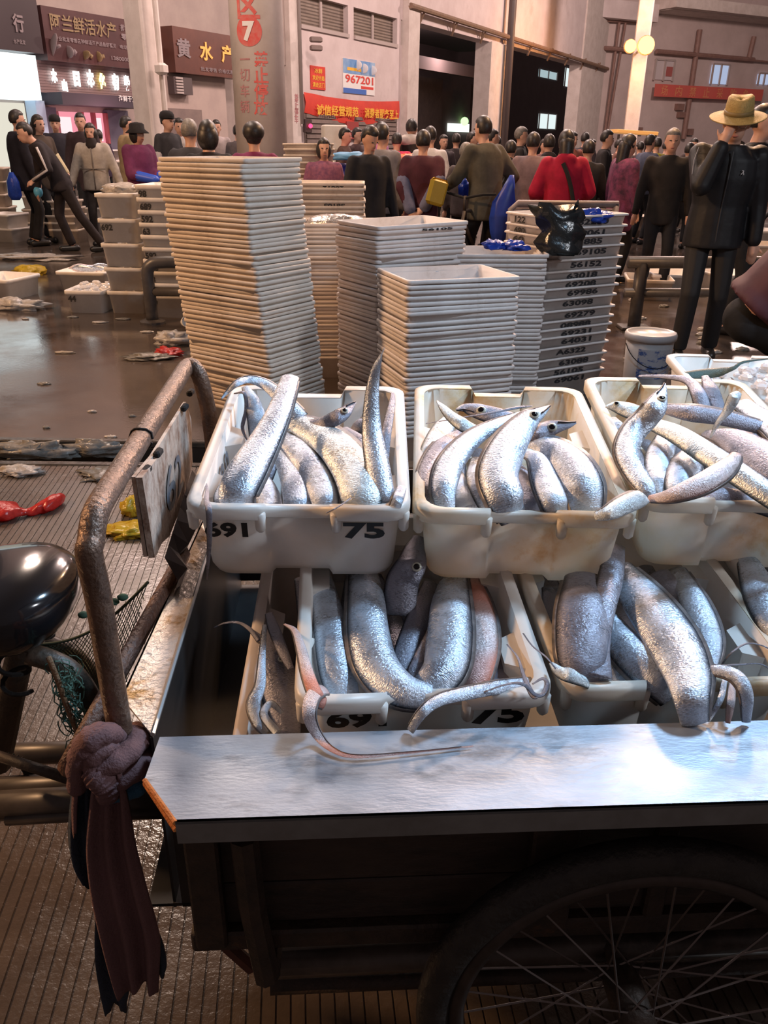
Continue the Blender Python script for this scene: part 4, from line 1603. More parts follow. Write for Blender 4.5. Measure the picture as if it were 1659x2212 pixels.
def fish(cr, pts, label, m=F_SILV, eye=None, fin=0, mouth=False, group=None, n=30, view=.55, th=.40):
    th *= .95
    P = []
    for (x, y, h, w_) in pts:
        q = cr.at(x, y, h)
        P.append((q.x, q.y, q.z, max(w_, 1.5) * depth(q) / FPX / 2))
    smp = spline(P, n)
    pos = [Vector(s[:3]) for s in smp]
    hw = [max(.0012, float(s[3])) for s in smp]
    rings, tcol = [], []
    frames = []
    K = 18
    mxw = max(hw)
    for i in range(n):
        t = (pos[min(i + 1, n - 1)] - pos[max(i - 1, 0)]).normalized()
        vd = (Vector(_C) - pos[i]).normalized()
        nf = (cr.en * (1 - view) + vd * view)
        nf = (nf - t * nf.dot(t)).normalized()
        b = t.cross(nf)
        ww = hw[i]
        thk = th * (.45 + .55 * ww / mxw)
        frames.append((t, nf, b, ww))
        ring = []
        for k in range(K):
            a = 2 * math.pi * k / K
            ring.append(pos[i] + b * (ww * math.cos(a)) + nf * (ww * thk * (abs(math.sin(a)) ** 1.45) * (1 if math.sin(a) >= 0 else -1)))
        rings.append(ring)
        tcol += [(i / n * min(1, n / 30), .5 + .5 * math.cos(2 * math.pi * k / K) * (1 if fin >= 0 else -1)) for k in range(K)]
    zlow = min(p.z for p in pos)
    root = thing('hairtail_fish', label, 'fish', (pos[n // 2].x, pos[n // 2].y, zlow), group)
    mb = MB()
    mb.loft(rings)
    o = build(mb, 'body', m, root, True)
    ca = o.data.color_attributes.new('side', 'FLOAT_COLOR', 'POINT')
    for i, (u, v) in enumerate(tcol):
        ca.data[i].color = (u, v, 0, 1)
    if fin:
        s = 1 if fin > 0 else -1
        a, b2, c = [], [], []
        i0 = 5 if eye else 1
        for i in range(i0, n - 1):
            t, nf, b, ww = frames[i]
            e = pos[i] + b * (ww * .94 * s)
            hgt = min(.007, ww * .22)
            a.append(e + nf * .0012)
            b2.append(e + b * (hgt * s))
            c.append(e - nf * .0012)
        mb = MB()
        mb.loft([a, b2, c], closed=False)
        build(mb, 'dorsal_fin', M_FIN, root, True)
    if eye:
        ti, vv, rad = eye
        i = int(ti * n)
        t, nf, b, ww = frames[i]
        for sgn in (1, -1):
            c = pos[i] + b * (ww * vv) + nf * (ww * th * math.sqrt(max(0, 1 - vv * vv)) * sgn)
            r = rad * depth(c) / FPX
            R3 = Matrix((b, t, nf)).transposed()
            mb = MB()
            mb.ell(c, (r, r, r * .35), R3, 16, 8)
            e_ = build(mb, 'eye', M_EYEW, root, True)
            mb = MB()
            mb.ell(c + nf * (r * .16 * sgn), (r * .68, r * .68, r * .30), R3, 14, 8)
            build(mb, 'pupil', M_EYEB, e_, True)
    if mouth:
        s = 1 if mouth > 0 else -1
        line = []
        for i in range(0, max(4, int(n * (eye[0] * .85 if eye else .2)))):
            t, nf, b, ww = frames[i]
            line.append(pos[i] + b * (ww * .45 * s) + nf * (ww * th * .86))
        mb = MB()
        mb.tube(line, .0016, 6)
        build(mb, 'mouth', M_MOUTH, root, True)
    return root


U1g, U2g, U3g, L1g, L2g = [None] * 5
A = 'in the upper crate stencilled 691'
fish(C1, [(628, 815, .075, 40), (618, 845, .07, 46), (600, 895, .055, 54), (570, 955, .035, 68), (535, 1015, .02, 84), (512, 1068, .0, 82), (522, 1110, -.035, 60)],
     'stout hairtail with its cut tail raised ' + A, fin=-1, th=.48)
fish(C1, [(618, 908, -.02, 36), (668, 925, -.005, 66), (722, 960, .01, 84), (764, 1015, .012, 94), (782, 1075, .0, 92), (775, 1115, -.03, 70)],
     'broad pale green-tinged hairtail across the middle ' + A, F_PALE, fin=-1, th=.45)
fish(C1, [(606, 938, -.03, 30), (640, 968, -.015, 56), (680, 1022, -.008, 64), (702, 1078, -.012, 62), (704, 1115, -.04, 50)],
     'silver hairtail lying left of the broad pale one ' + A, fin=-1)
fish(C1, [(588, 962, -.045, 34), (620, 990, -.03, 58), (640, 1040, -.02, 68), (645, 1085, -.022, 66), (640, 1118, -.045, 50)],
     'silver hairtail half under the raised cut tail ' + A, fin=-1)
fish(C1, [(548, 1015, -.06, 30), (568, 1050, -.045, 52), (582, 1090, -.045, 56), (585, 1120, -.06, 40)],
     'crumpled small hairtail deep at the front ' + A, F_SILV)
fish(C1, [(830, 752, .20, 3), (822, 772, .175, 12), (810, 805, .145, 22), (803, 860, .105, 32), (803, 930, .06, 44), (814, 1000, .03, 54), (826, 1070, .0, 52), (828, 1110, -.03, 40)],
     'hairtail standing with its pointed tail highest ' + A, F_SILV, th=.55)
fish(C1, [(768, 869, .045, 5), (757, 877, .044, 18), (742, 892, .04, 32), (722, 905, .03, 38), (690, 918, .01, 44), (640, 925, -.02, 44)],
     'dark-faced hairtail with its eye showing, snout to the right ' + A, F_DARK, eye=(.38, .0, 8), mouth=1)
fish(C1, [(848, 848, .05, 6), (847, 868, .045, 14), (840, 905, .03, 20), (832, 950, .01, 24), (828, 1000, -.02, 24)],
     'slim greyish snout pointing up beside the right wall ' + A, F_DARK)
fish(C1, [(650, 905, -.01, 40), (610, 862, .02, 34), (575, 832, .035, 26), (540, 820, .045, 20), (512, 828, .045, 16), (492, 846, .03, 9), (478, 862, .02, 3)],
     'hairtail whose tail loops over the back left corner ' + A, F_SILV, fin=1)
fish(C1, [(528, 835, .04, 14), (545, 868, .02, 34), (556, 915, -.01, 42), (560, 965, -.045, 40)],
     'silver flank hanging inside the back left corner ' + A, F_SILV)
fish(C1, [(505, 850, .04, 3), (528, 850, .045, 8), (532, 885, .01, 9), (524, 925, -.02, 8), (540, 960, -.04, 3)],
     'thin tail ribbon curling at the left wall ' + A, F_DARK)
fish(C1, [(740, 928, -.005, 26), (775, 955, .008, 36), (800, 1000, .0, 30), (806, 1050, -.02, 16)], 'dark-backed hairtail sliver behind the broad pale one ' + A, F_DARK)
fish(C1, [(768, 920, -.01, 44), (800, 925, .0, 34), (830, 945, -.02, 24)], 'speckled head without visible eye near the back right ' + A, F_DARK)
fish(C1, [(868, 1052, .012, 22), (860, 1075, .01, 26), (850, 1105, -.01, 26)], 'short bright tail stump at the front right corner ' + A, F_SILV, fin=1)
fish(C1, [(480, 1048, -.03, 16), (475, 1075, -.025, 28), (480, 1110, -.045, 26)], 'narrow hairtail belly at the front left corner ' + A, F_SILV)
fish(C1, [(430, 1010, -.02, 2), (446, 1050, -.01, 6), (446, 1082, .008, 12), (450, 1096, 11.135, 14), (452, 1120, 11.132, 13), (452, 1170, 11.136, 11), (449, 1220, 11.142, 7), (447, 1252, 11.15, 2)],
     'dark tail ribbon hanging over the front rim of the upper 691 crate', F_DARK, n=40, th=.3)
fish(C1, [(705, 1108, .01, 1.5), (725, 1098, .02, 3), (745, 1085, .02, 3), (758, 1076, .015, 1.5)], 'thin black whip tail at the front rim ' + A, F_DARK)

A = 'in the upper middle crate'
fish(C2, [(1188, 876, .07, 4), (1176, 884, .068, 18), (1160, 894, .066, 34), (1140, 908, .06, 50), (1112, 942, .05, 70), (1088, 985, .035, 84), (1076, 1030, .02, 88), (1092, 1078, .004, 84), (1108, 1118, -.03, 66)],
     'large central hairtail with its head raised to the right ' + A, F_SILV, eye=(.31, -.12, 11), fin=1, mouth=-1, n=36, th=.45)
fish(C2, [(1128, 890, .035, 8), (1068, 918, .04, 30), (1012, 955, .03, 48), (972, 1005, .018, 60), (958, 1060, .0, 56), (966, 1112, -.03, 36)],
     'curved hairtail bowing left of the central raised head ' + A, F_SILV, fin=1)
fish(C2, [(1012, 925, .0, 18), (962, 962, .004, 48), (930, 1010, .0, 50), (922, 1062, -.015, 48), (930, 1110, -.04, 38)],
     'dusky hairtail along the left wall ' + A, F_DARK, fin=1)
fish(C2, [(1244, 913, .045, 5), (1228, 917, .045, 18), (1208, 920, .043, 30), (1186, 926, .038, 42), (1160, 938, .03, 48), (1120, 965, .0, 50)],
     'dark purple head with wide eye pointing right ' + A, F_DARK, eye=(.54, -.15, 11), mouth=1)
fish(C2, [(985, 886, .03, 5), (1003, 882, .03, 22), (1026, 886, .03, 36), (1052, 894, .028, 42), (1085, 902, .02, 44), (1130, 915, .0, 40)],
     'dark-jawed head facing left at the back ' + A, F_DARK, eye=(.52, .0, 11), mouth=1)
fish(C2, [(944, 866, .055, 4), (956, 880, .05, 16), (975, 900, .04, 26), (1000, 918, .03, 34), (1030, 935, .01, 36)],
     'silver snout pointing up to the left ' + A, F_PALE)
fish(C2, [(975, 900, .01, 26), (958, 925, .008, 48), (938, 965, .0, 54), (922, 1005, -.02, 44)], 'pale blunt flank at the back left ' + A, F_PALE, eye=(.05, .0, 7))
fish(C2, [(1122, 972, .0, 30), (1178, 968, .018, 66), (1228, 998, .024, 84), (1260, 1050, .012, 86), (1268, 1105, -.02, 66)],
     'thick arched hairtail with a finned back on the right ' + A, F_SILV, fin=-1, th=.5)
fish(C2, [(1128, 978, .01, 14), (1158, 990, .02, 40), (1178, 1040, .012, 58), (1196, 1085, .0, 60), (1205, 1120, -.03, 46)],
     'flat hairtail lying right of the central fish ' + A, F_SILV, fin=1)
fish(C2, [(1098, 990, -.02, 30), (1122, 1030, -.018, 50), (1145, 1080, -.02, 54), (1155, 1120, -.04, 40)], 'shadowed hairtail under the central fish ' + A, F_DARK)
fish(C2, [(1030, 990, -.02, 26), (1030, 1030, -.015, 48), (1050, 1075, -.02, 54), (1068, 1112, -.04, 44)], 'silver hairtail tucked left under the central fish ' + A, F_SILV)
fish(C2, [(985, 1020, -.03, 30), (992, 1060, -.03, 54), (1012, 1100, -.045, 54)], 'wrinkled belly at the front left ' + A, F_SILV)
fish(C2, [(1110, 985, .0, 16), (1140, 980, .01, 26), (1165, 1000, .0, 28)], 'small pale fold between the two right fish ' + A, F_PALE)
fish(C2, [(1285, 1116, .0, 22), (1318, 1106, .012, 38), (1350, 1090, .02, 46), (1376, 1078, .024, 46), (1388, 1072, .024, 40)],
     'bright cut tail lying over the front right corner ' + A, F_PALE, fin=-1)
fish(C2, [(920, 915, .0, 2), (980, 905, .03, 4), (1060, 892, .05, 5), (1120, 880, .055, 7), (1150, 877, .05, 2)], 'long thin dark tail crossing the back ' + A, F_DARK)

A = 'in the upper right crate'
fish(C3, [(1436, 828, .11, 4), (1432, 842, .105, 18), (1424, 860, .10, 36), (1414, 882, .09, 50), (1396, 905, .07, 52), (1368, 935, .05, 54), (1354, 975, .035, 54), (1368, 1015, .025, 50), (1392, 1050, .02, 44), (1404, 1078, .005, 30)],
     'hairtail rearing up with open jaws and a wide eye ' + A, F_SILV, eye=(.27, -.30, 10), mouth=1, fin=1, n=40, th=.5)
fish(C3, [(1400, 1078, .02, 18), (1450, 1070, .04, 36), (1510, 1048, .055, 50), (1556, 1020, .06, 50), (1582, 996, .06, 36), (1592, 980, .06, 22)],
     'reddish translucent tail sweeping along the front ' + A, F_PINK, fin=1)
fish(C3, [(1402, 912, .005, 34), (1462, 938, .018, 50), (1535, 985, .022, 58), (1610, 1035, .018, 58), (1700, 1095, .0, 54), (1760, 1130, -.03, 30)],
     'long pale hairtail running diagonally ' + A, F_PALE, th=.5)
fish(C3, [(1520, 935, .0, 20), (1570, 945, .02, 60), (1630, 985, .02, 104), (1700, 1040, .015, 110), (1780, 1090, -.02, 60)], 'big dusky body at the right edge ' + A, F_DARK, fin=1)
fish(C3, [(1440, 945, -.02, 46), (1425, 985, -.02, 60), (1425, 1030, -.03, 60), (1440, 1080, -.05, 46)], 'silver flank in the left half under the diagonal fish ' + A, F_SILV)
fish(C3, [(1510, 970, -.02, 50), (1480, 1010, -.018, 70), (1470, 1055, -.03, 66), (1480, 1090, -.05, 50)], 'silver flank in the middle under the diagonal fish ' + A, F_SILV)
fish(C3, [(1308, 878, .01, 6), (1330, 878, .015, 28), (1362, 888, .012, 40), (1400, 900, .0, 40)], 'bright head with small eye at the back left ' + A, F_PALE, eye=(.34, -.3, 7))
fish(C3, [(1320, 905, -.01, 24), (1335, 925, -.01, 32), (1350, 960, -.03, 30)], 'narrow silver jaw at the left wall ' + A, F_SILV)
fish(C3, [(1420, 880, .01, 20), (1490, 892, .02, 42), (1560, 902, .015, 40), (1650, 925, .0, 34)], 'near-black hairtail lying across the back ' + A, F_DARK, fin=-1)
fish(C3, [(1380, 812, .01, 5), (1440, 814, .025, 12), (1486, 822, .035, 22), (1508, 850, .03, 32), (1520, 895, .0, 36)], 'tail ribbon arching from the back rim ' + A, F_DARK)
fish(C3, [(1522, 812, .05, 14), (1536, 845, .035, 34), (1552, 895, .0, 36)], 'flat dark tail standing at the back wall ' + A, F_DARK)
fish(C3, [(1596, 848, .10, 14), (1586, 858, .095, 26), (1572, 885, .07, 22), (1550, 915, .035, 12), (1534, 945, .01, 4)], 'shiny cut tail sticking up right of the rearing fish ' + A, F_PALE)
fish(C3, [(1490, 1085, -.02, 30), (1550, 1072, -.01, 46), (1620, 1085, -.02, 46), (1690, 1110, -.04, 40)], 'mauve flank along the front wall ' + A, F_DARK)
fish(C3, [(1690, 1000, -.02, 60), (1640, 960, -.015, 50), (1590, 930, -.02, 30)], 'dark belly near the right photo edge ' + A, F_DARK)
fish(C3, [(1545, 1000, -.03, 50), (1560, 1040, -.035, 60), (1600, 1080, -.05, 50)], 'grey flank below the reddish tail ' + A, F_SILV)

A = 'in the lower 691 crate'
fish(L1, [(690, 1235, -.05, 44), (700, 1290, -.04, 62), (716, 1370, -.03, 78), (728, 1450, -.025, 80), (748, 1525, -.05, 66)], 'leftmost long hairtail body ' + A, F_SILV, fin=1, th=.45)
fish(L1, [(782, 1225, -.03, 60), (790, 1290, -.02, 80), (796, 1370, -.012, 92), (815, 1440, -.008, 96), (862, 1488, -.012, 84), (930, 1508, -.02, 60)], 'big hairtail bending right at the front ' + A, F_SILV, fin=1, th=.5)
fish(L1, [(985, 1235, -.03, 50), (975, 1300, -.018, 84), (972, 1370, -.01, 100), (962, 1440, -.01, 98), (922, 1490, -.03, 74)], 'broad silver hairtail right of the middle ' + A, F_SILV, fin=-1, th=.5)
fish(L1, [(1005, 1240, -.045, 50), (1032, 1310, -.03, 64), (1042, 1380, -.025, 72), (1032, 1450, -.03, 66), (1010, 1505, -.055, 50)], 'reddish-edged hairtail beside the right wall ' + A, F_PINK, fin=-1)
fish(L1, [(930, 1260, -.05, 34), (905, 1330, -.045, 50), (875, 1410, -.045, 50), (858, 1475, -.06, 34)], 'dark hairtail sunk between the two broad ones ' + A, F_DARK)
fish(L1, [(955, 1260, -.03, 14), (940, 1350, -.022, 26), (905, 1430, -.03, 34), (880, 1480, -.05, 26)], 'narrow tail crossing the middle ' + A, F_DARK)
fish(L1, [(905, 1160, .03, 26), (895, 1190, .025, 50), (888, 1220, .02, 66), (868, 1262, -.01, 74), (862, 1330, -.05, 70)], 'dim head with round eye between two upper crates ' + A, F_DARK, eye=(.50, -.45, 11), th=.45)
fish(L1, [(614, 1348, .012, 5), (636, 1362, .028, 14), (650, 1400, .03, 22), (664, 1455, .03, 28), (684, 1505, .025, 32), (700, 1520, .012, 30)], 'pink tail ribbon draped over the left rim ' + A, F_PINK, fin=1)
fish(L1, [(704, 1490, .01, 28), (690, 1492, .022, 34), (674, 1508, .03, 34), (668, 1545, 20.775, 30), (684, 1585, 20.745, 22), (716, 1618, 20.738, 13), (768, 1634, 20.736, 9), (880, 1626, 20.735, 5), (1022, 1612, 20.734, 2)],
     'curling tail spilling over the rim onto the steel lip', F_PINK, fin=-1, n=48, th=.25)
fish(L1, [(1150, 1470, -.02, 20), (1090, 1482, .0, 32), (1020, 1495, .012, 32), (950, 1512, .02, 28), (912, 1540, .012, 24), (886, 1578, 20.735, 20)], 'flat tail lying along and over the front rim ' + A, F_SILV, fin=1)
fish(L1, [(1068, 1390, -.05, 30), (1078, 1440, -.05, 48), (1068, 1495, -.06, 40)], 'small dark flank in the right front corner ' + A, F_DARK)
fish(L1, [(1095, 1392, .02, 2), (1118, 1420, .03, 5), (1132, 1462, .02, 9), (1150, 1500, .01, 14), (1162, 1505, .01, 10)], 'thin curved whip tail by the right wall ' + A, F_DARK)
fish(L1, [(1045, 1495, .012, 3), (1095, 1478, .025, 5), (1130, 1478, .025, 8), (1155, 1500, .012, 9), (1172, 1500, .012, 10), (1182, 1478, .02, 10), (1172, 1466, .025, 7), (1150, 1478, .02, 3)], 'tail ribbon tied in a loop at the front right corner ' + A, F_DARK, n=40)
fish(L1, [(1130, 1368, .01, 1.5), (1150, 1395, .03, 3), (1180, 1420, .035, 4), (1205, 1450, .02, 1.5)], 'hair-thin dark tail over the right rim ' + A, F_DARK)
fish(L1, [(650, 1250, -.06, 30), (665, 1330, -.055, 44), (680, 1420, -.05, 46), (690, 1500, -.06, 40)], 'grey hairtail against the left wall ' + A, F_DARK)

A = 'in the lower right crate'
fish(L2, [(1265, 1250, .02, 90), (1262, 1320, .03, 118), (1256, 1390, .025, 112), (1258, 1440, .01, 96), (1275, 1495, -.02, 60)], 'thick dark-sided hairtail at the left ' + A, F_DARK, fin=1, th=.45)
fish(L2, [(1330, 1180, .03, 40), (1320, 1240, .035, 54), (1298, 1330, .035, 56), (1282, 1400, .02, 70), (1280, 1465, .0, 84)], 'grey fin flap hanging down the left fish ' + A, F_DARK)
fish(L2, [(1308, 1330, -.02, 50), (1350, 1395, -.005, 84), (1410, 1455, -.005, 92), (1450, 1505, -.03, 66)], 'silver hairtail second from the left ' + A, F_SILV, fin=1, th=.5)
fish(L2, [(1335, 1225, .0, 60), (1395, 1300, .018, 100), (1450, 1380, .026, 116), (1482, 1450, .03, 104), (1494, 1510, .022, 78), (1502, 1562, 20.735, 62)], 'large hairtail with bright tail over the front rim ' + A, F_SILV, fin=-1, th=.42, n=36)
fish(L2, [(1462, 1230, -.02, 40), (1505, 1310, .0, 62), (1530, 1385, .0, 62), (1528, 1455, -.02, 36)], 'hairtail with glossy edge right of the large one ' + A, F_SILV, fin=-1)
fish(L2, [(1500, 1452, .015, 12), (1548, 1448, .04, 28), (1590, 1462, .045, 34), (1612, 1500, .03, 30), (1612, 1560, 20.735, 18)], 'arched tail bent over the rim at the right ' + A, F_SILV, fin=1)
fish(L2, [(1300, 1400, -.03, 30), (1335, 1450, -.025, 48), (1370, 1500, -.04, 40)], 'green-edged slim hairtail low in the middle ' + A, F_SILV, fin=-1)
fish(L2, [(1190, 1432, .02, 10), (1212, 1452, .03, 30), (1240, 1462, .025, 36), (1268, 1475, .0, 30)], 'glinting tail tip at the left rim ' + A, F_PALE)
fish(L2, [(1565, 1470, .02, 12), (1556, 1510, .012, 14), (1530, 1558, 20.735, 8)], 'left of two small tails dangling over the rim', F_SILV)
fish(L2, [(1582, 1475, .02, 14), (1578, 1520, .012, 18), (1572, 1562, 20.735, 10)], 'right of two small tails dangling over the rim', F_PINK)
fish(L2, [(1515, 1418, .015, 1.5), (1545, 1436, .03, 4), (1590, 1436, .03, 4), (1640, 1434, .02, 3), (1670, 1450, .01, 1.5)], 'lower thin dark tail along the right wall ' + A, F_DARK)
fish(L2, [(1556, 1440, .01, 2), (1580, 1410, .035, 4), (1615, 1390, .045, 4), (1650, 1396, .03, 3), (1672, 1410, .02, 1.5)], 'upper thin arching tail along the right wall ' + A, F_DARK)
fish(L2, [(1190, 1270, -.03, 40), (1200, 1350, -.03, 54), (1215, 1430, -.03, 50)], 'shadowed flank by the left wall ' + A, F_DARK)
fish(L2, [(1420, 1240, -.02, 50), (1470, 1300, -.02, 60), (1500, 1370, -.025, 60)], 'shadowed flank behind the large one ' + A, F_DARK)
fish(L3, [(1610, 1200, .0, 40), (1650, 1290, .005, 84), (1700, 1370, .0, 90), (1760, 1450, -.03, 50)], 'glinting flank in the crate at the right photo edge', F_SILV)
fish(L3, [(1660, 1200, -.02, 50), (1740, 1290, -.01, 90), (1800, 1370, -.01, 84), (1850, 1450, -.04, 50)], 'dark flank in the crate at the right photo edge', F_DARK)
fish(L3, [(1720, 1200, -.02, 50), (1840, 1290, -.005, 90), (1920, 1380, -.01, 90), (1960, 1460, -.04, 50)], 'silver flank at the far side of the half hidden crate', F_SILV, fin=1)
fish(C3, [(1600, 870, -.01, 40), (1680, 930, .01, 60), (1750, 1010, .01, 70), (1800, 1090, -.02, 60)], 'silver hairtail along the right wall in the upper right crate', F_SILV, fin=1)
A = 'in the dark left corner of the bed'
fish(L0, [(560, 1330, -.02, 26), (575, 1390, -.01, 60), (592, 1445, -.01, 84), (610, 1520, -.02, 80), (620, 1590, -.04, 60)], 'dim fish head with pale-ringed eye ' + A, F_DARK, eye=(.48, -.5, 10), th=.5)
fish(L0, [(580, 1325, .02, 16), (592, 1360, .02, 26), (612, 1410, .02, 24), (628, 1445, .01, 14)], 'slim glinting tail above the dim head ' + A, F_DARK)
fish(L0, [(572, 1350, .015, 10), (566, 1420, .02, 16), (562, 1480, .02, 24), (548, 1520, .02, 30), (556, 1560, .015, 24), (575, 1585, .0, 14)], 'pale ribbon tail twisting down ' + A, F_SILV, fin=1)
fish(L0, [(462, 1356, 11.15, 2), (485, 1346, 11.15, 4), (515, 1345, 11.15, 6), (540, 1360, .01, 10), (560, 1385, .0, 12)], 'thin pale tail curling out to the left ' + A, F_DARK)
fish(L0, [(610, 1540, .01, 8), (585, 1520, .02, 16), (570, 1545, .02, 18), (600, 1585, .005, 20)], 'twisted ribbon near the rim ' + A, F_SILV)
fish(U4, [(1660, 775, .05, 3), (1606, 782, .045, 7), (1585, 795, .03, 10), (1560, 803, .01, 22), (1520, 808, -.005, 26), (1480, 812, -.01, 22)], 'dark green-backed fish with forked tail lying on ice', F_GREEN)

# filler bodies at the bottom of each pile, shade put into their dark material
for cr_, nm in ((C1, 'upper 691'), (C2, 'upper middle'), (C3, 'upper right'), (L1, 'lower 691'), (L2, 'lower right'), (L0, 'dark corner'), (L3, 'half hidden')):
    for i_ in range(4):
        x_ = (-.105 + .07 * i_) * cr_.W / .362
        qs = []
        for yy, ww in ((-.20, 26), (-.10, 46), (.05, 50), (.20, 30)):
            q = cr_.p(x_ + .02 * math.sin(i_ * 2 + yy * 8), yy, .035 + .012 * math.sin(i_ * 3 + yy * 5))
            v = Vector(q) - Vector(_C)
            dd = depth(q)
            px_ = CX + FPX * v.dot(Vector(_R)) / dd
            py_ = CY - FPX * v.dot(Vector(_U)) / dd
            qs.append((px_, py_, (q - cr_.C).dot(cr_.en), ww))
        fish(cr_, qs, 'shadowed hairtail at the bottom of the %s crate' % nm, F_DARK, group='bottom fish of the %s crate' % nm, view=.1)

# ice in the rear crate
mb = MB()
rr = random.Random(3)
for i in range(90):
    x, y = rr.uniform(.0, .17), rr.uniform(-.2, .24)
    s = rr.uniform(.012, .028)
    mb.bbox(U4.p(x, y, HC - .045 + .03 * rr.random()), (s * 1.6, s, s), Matrix.Rotation(rr.uniform(0, 3), 3, 'Z') @ Matrix.Rotation(rr.uniform(-.6, .6), 3, 'X'), s * .3)
for i in range(60):
    x, y = rr.uniform(-.17, .0), rr.uniform(-.2, .24)
    s = rr.uniform(.012, .024)
    mb.bbox(U4.p(x, y, HC - .075 + .02 * rr.random()), (s * 1.6, s, s), Matrix.Rotation(rr.uniform(0, 3), 3, 'Z'), s * .3)
tag(build(mb, 'crushed_ice', mat('ice', (0.80, 0.78, 0.78), (0.9, 0.9, 0.92), rough=.12, scale=20, translucent=.3)), 'heap of crushed ice in the crate behind the cart', 'ice', kind='stuff')

# ================================================================== STACKS OF NESTED CRATES


def simple_crate(w, l, H, rim_h, mats, rim_o=.012, taper=.90, r=.03):
    mb = MB()

    def ring(ww, ll, z):
        out = []
        hw, hl = ww / 2, ll / 2
        for (cx, cy, a0) in ((-hw + r, -hl + r, 180), (hw - r, -hl + r, 270), (hw - r, hl - r, 0), (-hw + r, hl - r, 90)):
            for i in range(4):
                a = math.radians(a0 + 30 * i)
                out.append(Vector((cx + r * math.cos(a), cy + r * math.sin(a), z)))
        return out
    wt, lt = w - 2 * rim_o, l - 2 * rim_o
    tl = taper
    t = .004
    o = 2 * rim_o
    mb.loft([ring(wt * tl, lt * tl, 0), ring(wt, lt, H - rim_h), ring(wt + o, lt + o, H - rim_h + .002), ring(wt + o, lt + o, H - .003), ring(wt + o - .005, lt + o - .005, H),
             ring(wt - 2 * t, lt - 2 * t, H), ring(wt * tl - 2 * t, lt * tl - 2 * t, .012)])
    return fixn(data(mb, 'nested_crate', mats, True))


ND = {}


def nested(kind, m):
    k = (kind, m.name)
    if k not in ND:
        if kind == 'flat':
            ND[k] = simple_crate(.58, .42, .15, .0195, [m], .008, .91, .022)
        elif kind == 'open':
            ND[k] = simple_crate(.60, .43, .16, .013, [m], .014)
        elif kind == 'wide':
            ND[k] = simple_crate(.56, .42, .16, .022, [m])
        elif kind == 'box':
            ND[k] = simple_crate(.36, .46, .20, .035, [m], .012, .92)
    return ND[k]


def stack(kind, m, corner, alpha, n, pitch, label, group, swap=False, lean=(0, 0), jit=.006, tilt=.006, dims=(.42, .58), seed=1, single=None):
    """corner = nearest corner on plan; alpha as measured; crates nested upward from the floor"""
    rr = random.Random(seed)
    a = math.radians(alpha)
    dL = Vector((-math.cos(a), math.sin(a), 0))
    dR = Vector((math.sin(a), math.cos(a), 0))
    left, right = dims
    c = Vector((corner[0], corner[1], 0)) + dL * left / 2 + dR * right / 2
    yaw = math.atan2(dR.y, dR.x) + (math.pi / 2 if swap else 0)
    me = nested(kind, m)
    out = []
    ph = rr.uniform(0, 6)
    for k in range(n):
        u = k / max(1, n - 1)
        o = bpy.data.objects.new('nested_crate', me)
        COL.objects.link(o)
        bend = (1 - u) ** 1.3
        zj = pitch * .16 * math.sin(k * 1.3 + ph) if 0 < k < n - 1 else 0
        o.location = (c.x + lean[0] * bend + rr.uniform(-jit, jit), c.y + lean[1] * bend + rr.uniform(-jit, jit), k * pitch + zj)
        o.rotation_euler = (tilt * math.sin(k * .45 + ph), tilt * math.cos(k * .37 + ph), yaw + rr.uniform(-.012, .012))
        ORG[o] = Vector(o.location)
        tag(o, label, 'crate', group)
        out.append(o)
    return out


s1 = stack('flat', M_STACK, (-.651, 3.95), 34, 53, .0235, 'cream nested crate in the tall leaning stack behind the hoop rail', 'crates of the tall leaning stack',
           swap=True, lean=(.10, .0), dims=(.58, .42), seed=2)
ss = stack('flat', M_STACK2, (.093, 3.72), 70, 32, .0235, 'nested crate in the short front stack behind the upper middle crate', 'crates of the short front stack', seed=3, tilt=.010)
s2 = stack('flat', M_STACK2, (-.046, 4.22), 56, 40, .0235, 'nested crate in the medium stack behind the short front one', 'crates of the medium stack', seed=4, tilt=.010)
q3 = aty(1190, 537, 4.48)
s3 = stack('flat', M_STACK2, (q3.x - .575, q3.y + .03), 88, 33, .0235, 'nested crate in the grey stack left of the numbered stack', 'crates of the grey stack', seed=5)
s0 = stack('flat', M_STACK, (-.62, 5.25), 86, 35, .0245, 'nested crate in the dim stack between tall and medium stacks', 'crates of the dim stack', seed=6)
s218 = stack('wide', M_STACK, (-.74, 6.55), 88, 26, .040, 'nested crate in the stack marked 21892 behind the tall stack', 'crates of the 21892 stack', seed=7)
sfar = stack('wide', M_STACK, (-1.15, 9.6), 86, 22, .060, 'nested crate in the yellowed far stack right of the round pillar', 'crates of the yellowed far stack', seed=8)
CN = ['69061', '56105', '63088', 'A6322', '64031', '69231', '08988', '69279', '63098', '69986', '69208', '63018', '56152', '69105', '61885', '69061', '82280']
s4 = stack('open', M_STACK2, (.905, 4.72), 61, 17, .0575, 'x', 'crates of the numbered stack', lean=(-.03, .0), dims=(.43, .60), seed=9, jit=.003, tilt=.004)
a4 = math.radians(61)
dR4 = Vector((math.sin(a4), math.cos(a4), 0))
dL4 = Vector((-math.cos(a4), math.sin(a4), 0))
ordn = ['lowest', 'second', 'third', 'fourth', 'fifth', 'sixth', 'seventh', 'eighth', 'ninth', 'tenth', 'eleventh', 'twelfth', 'thirteenth', 'fourteenth', 'fifteenth', 'sixteenth', 'top']
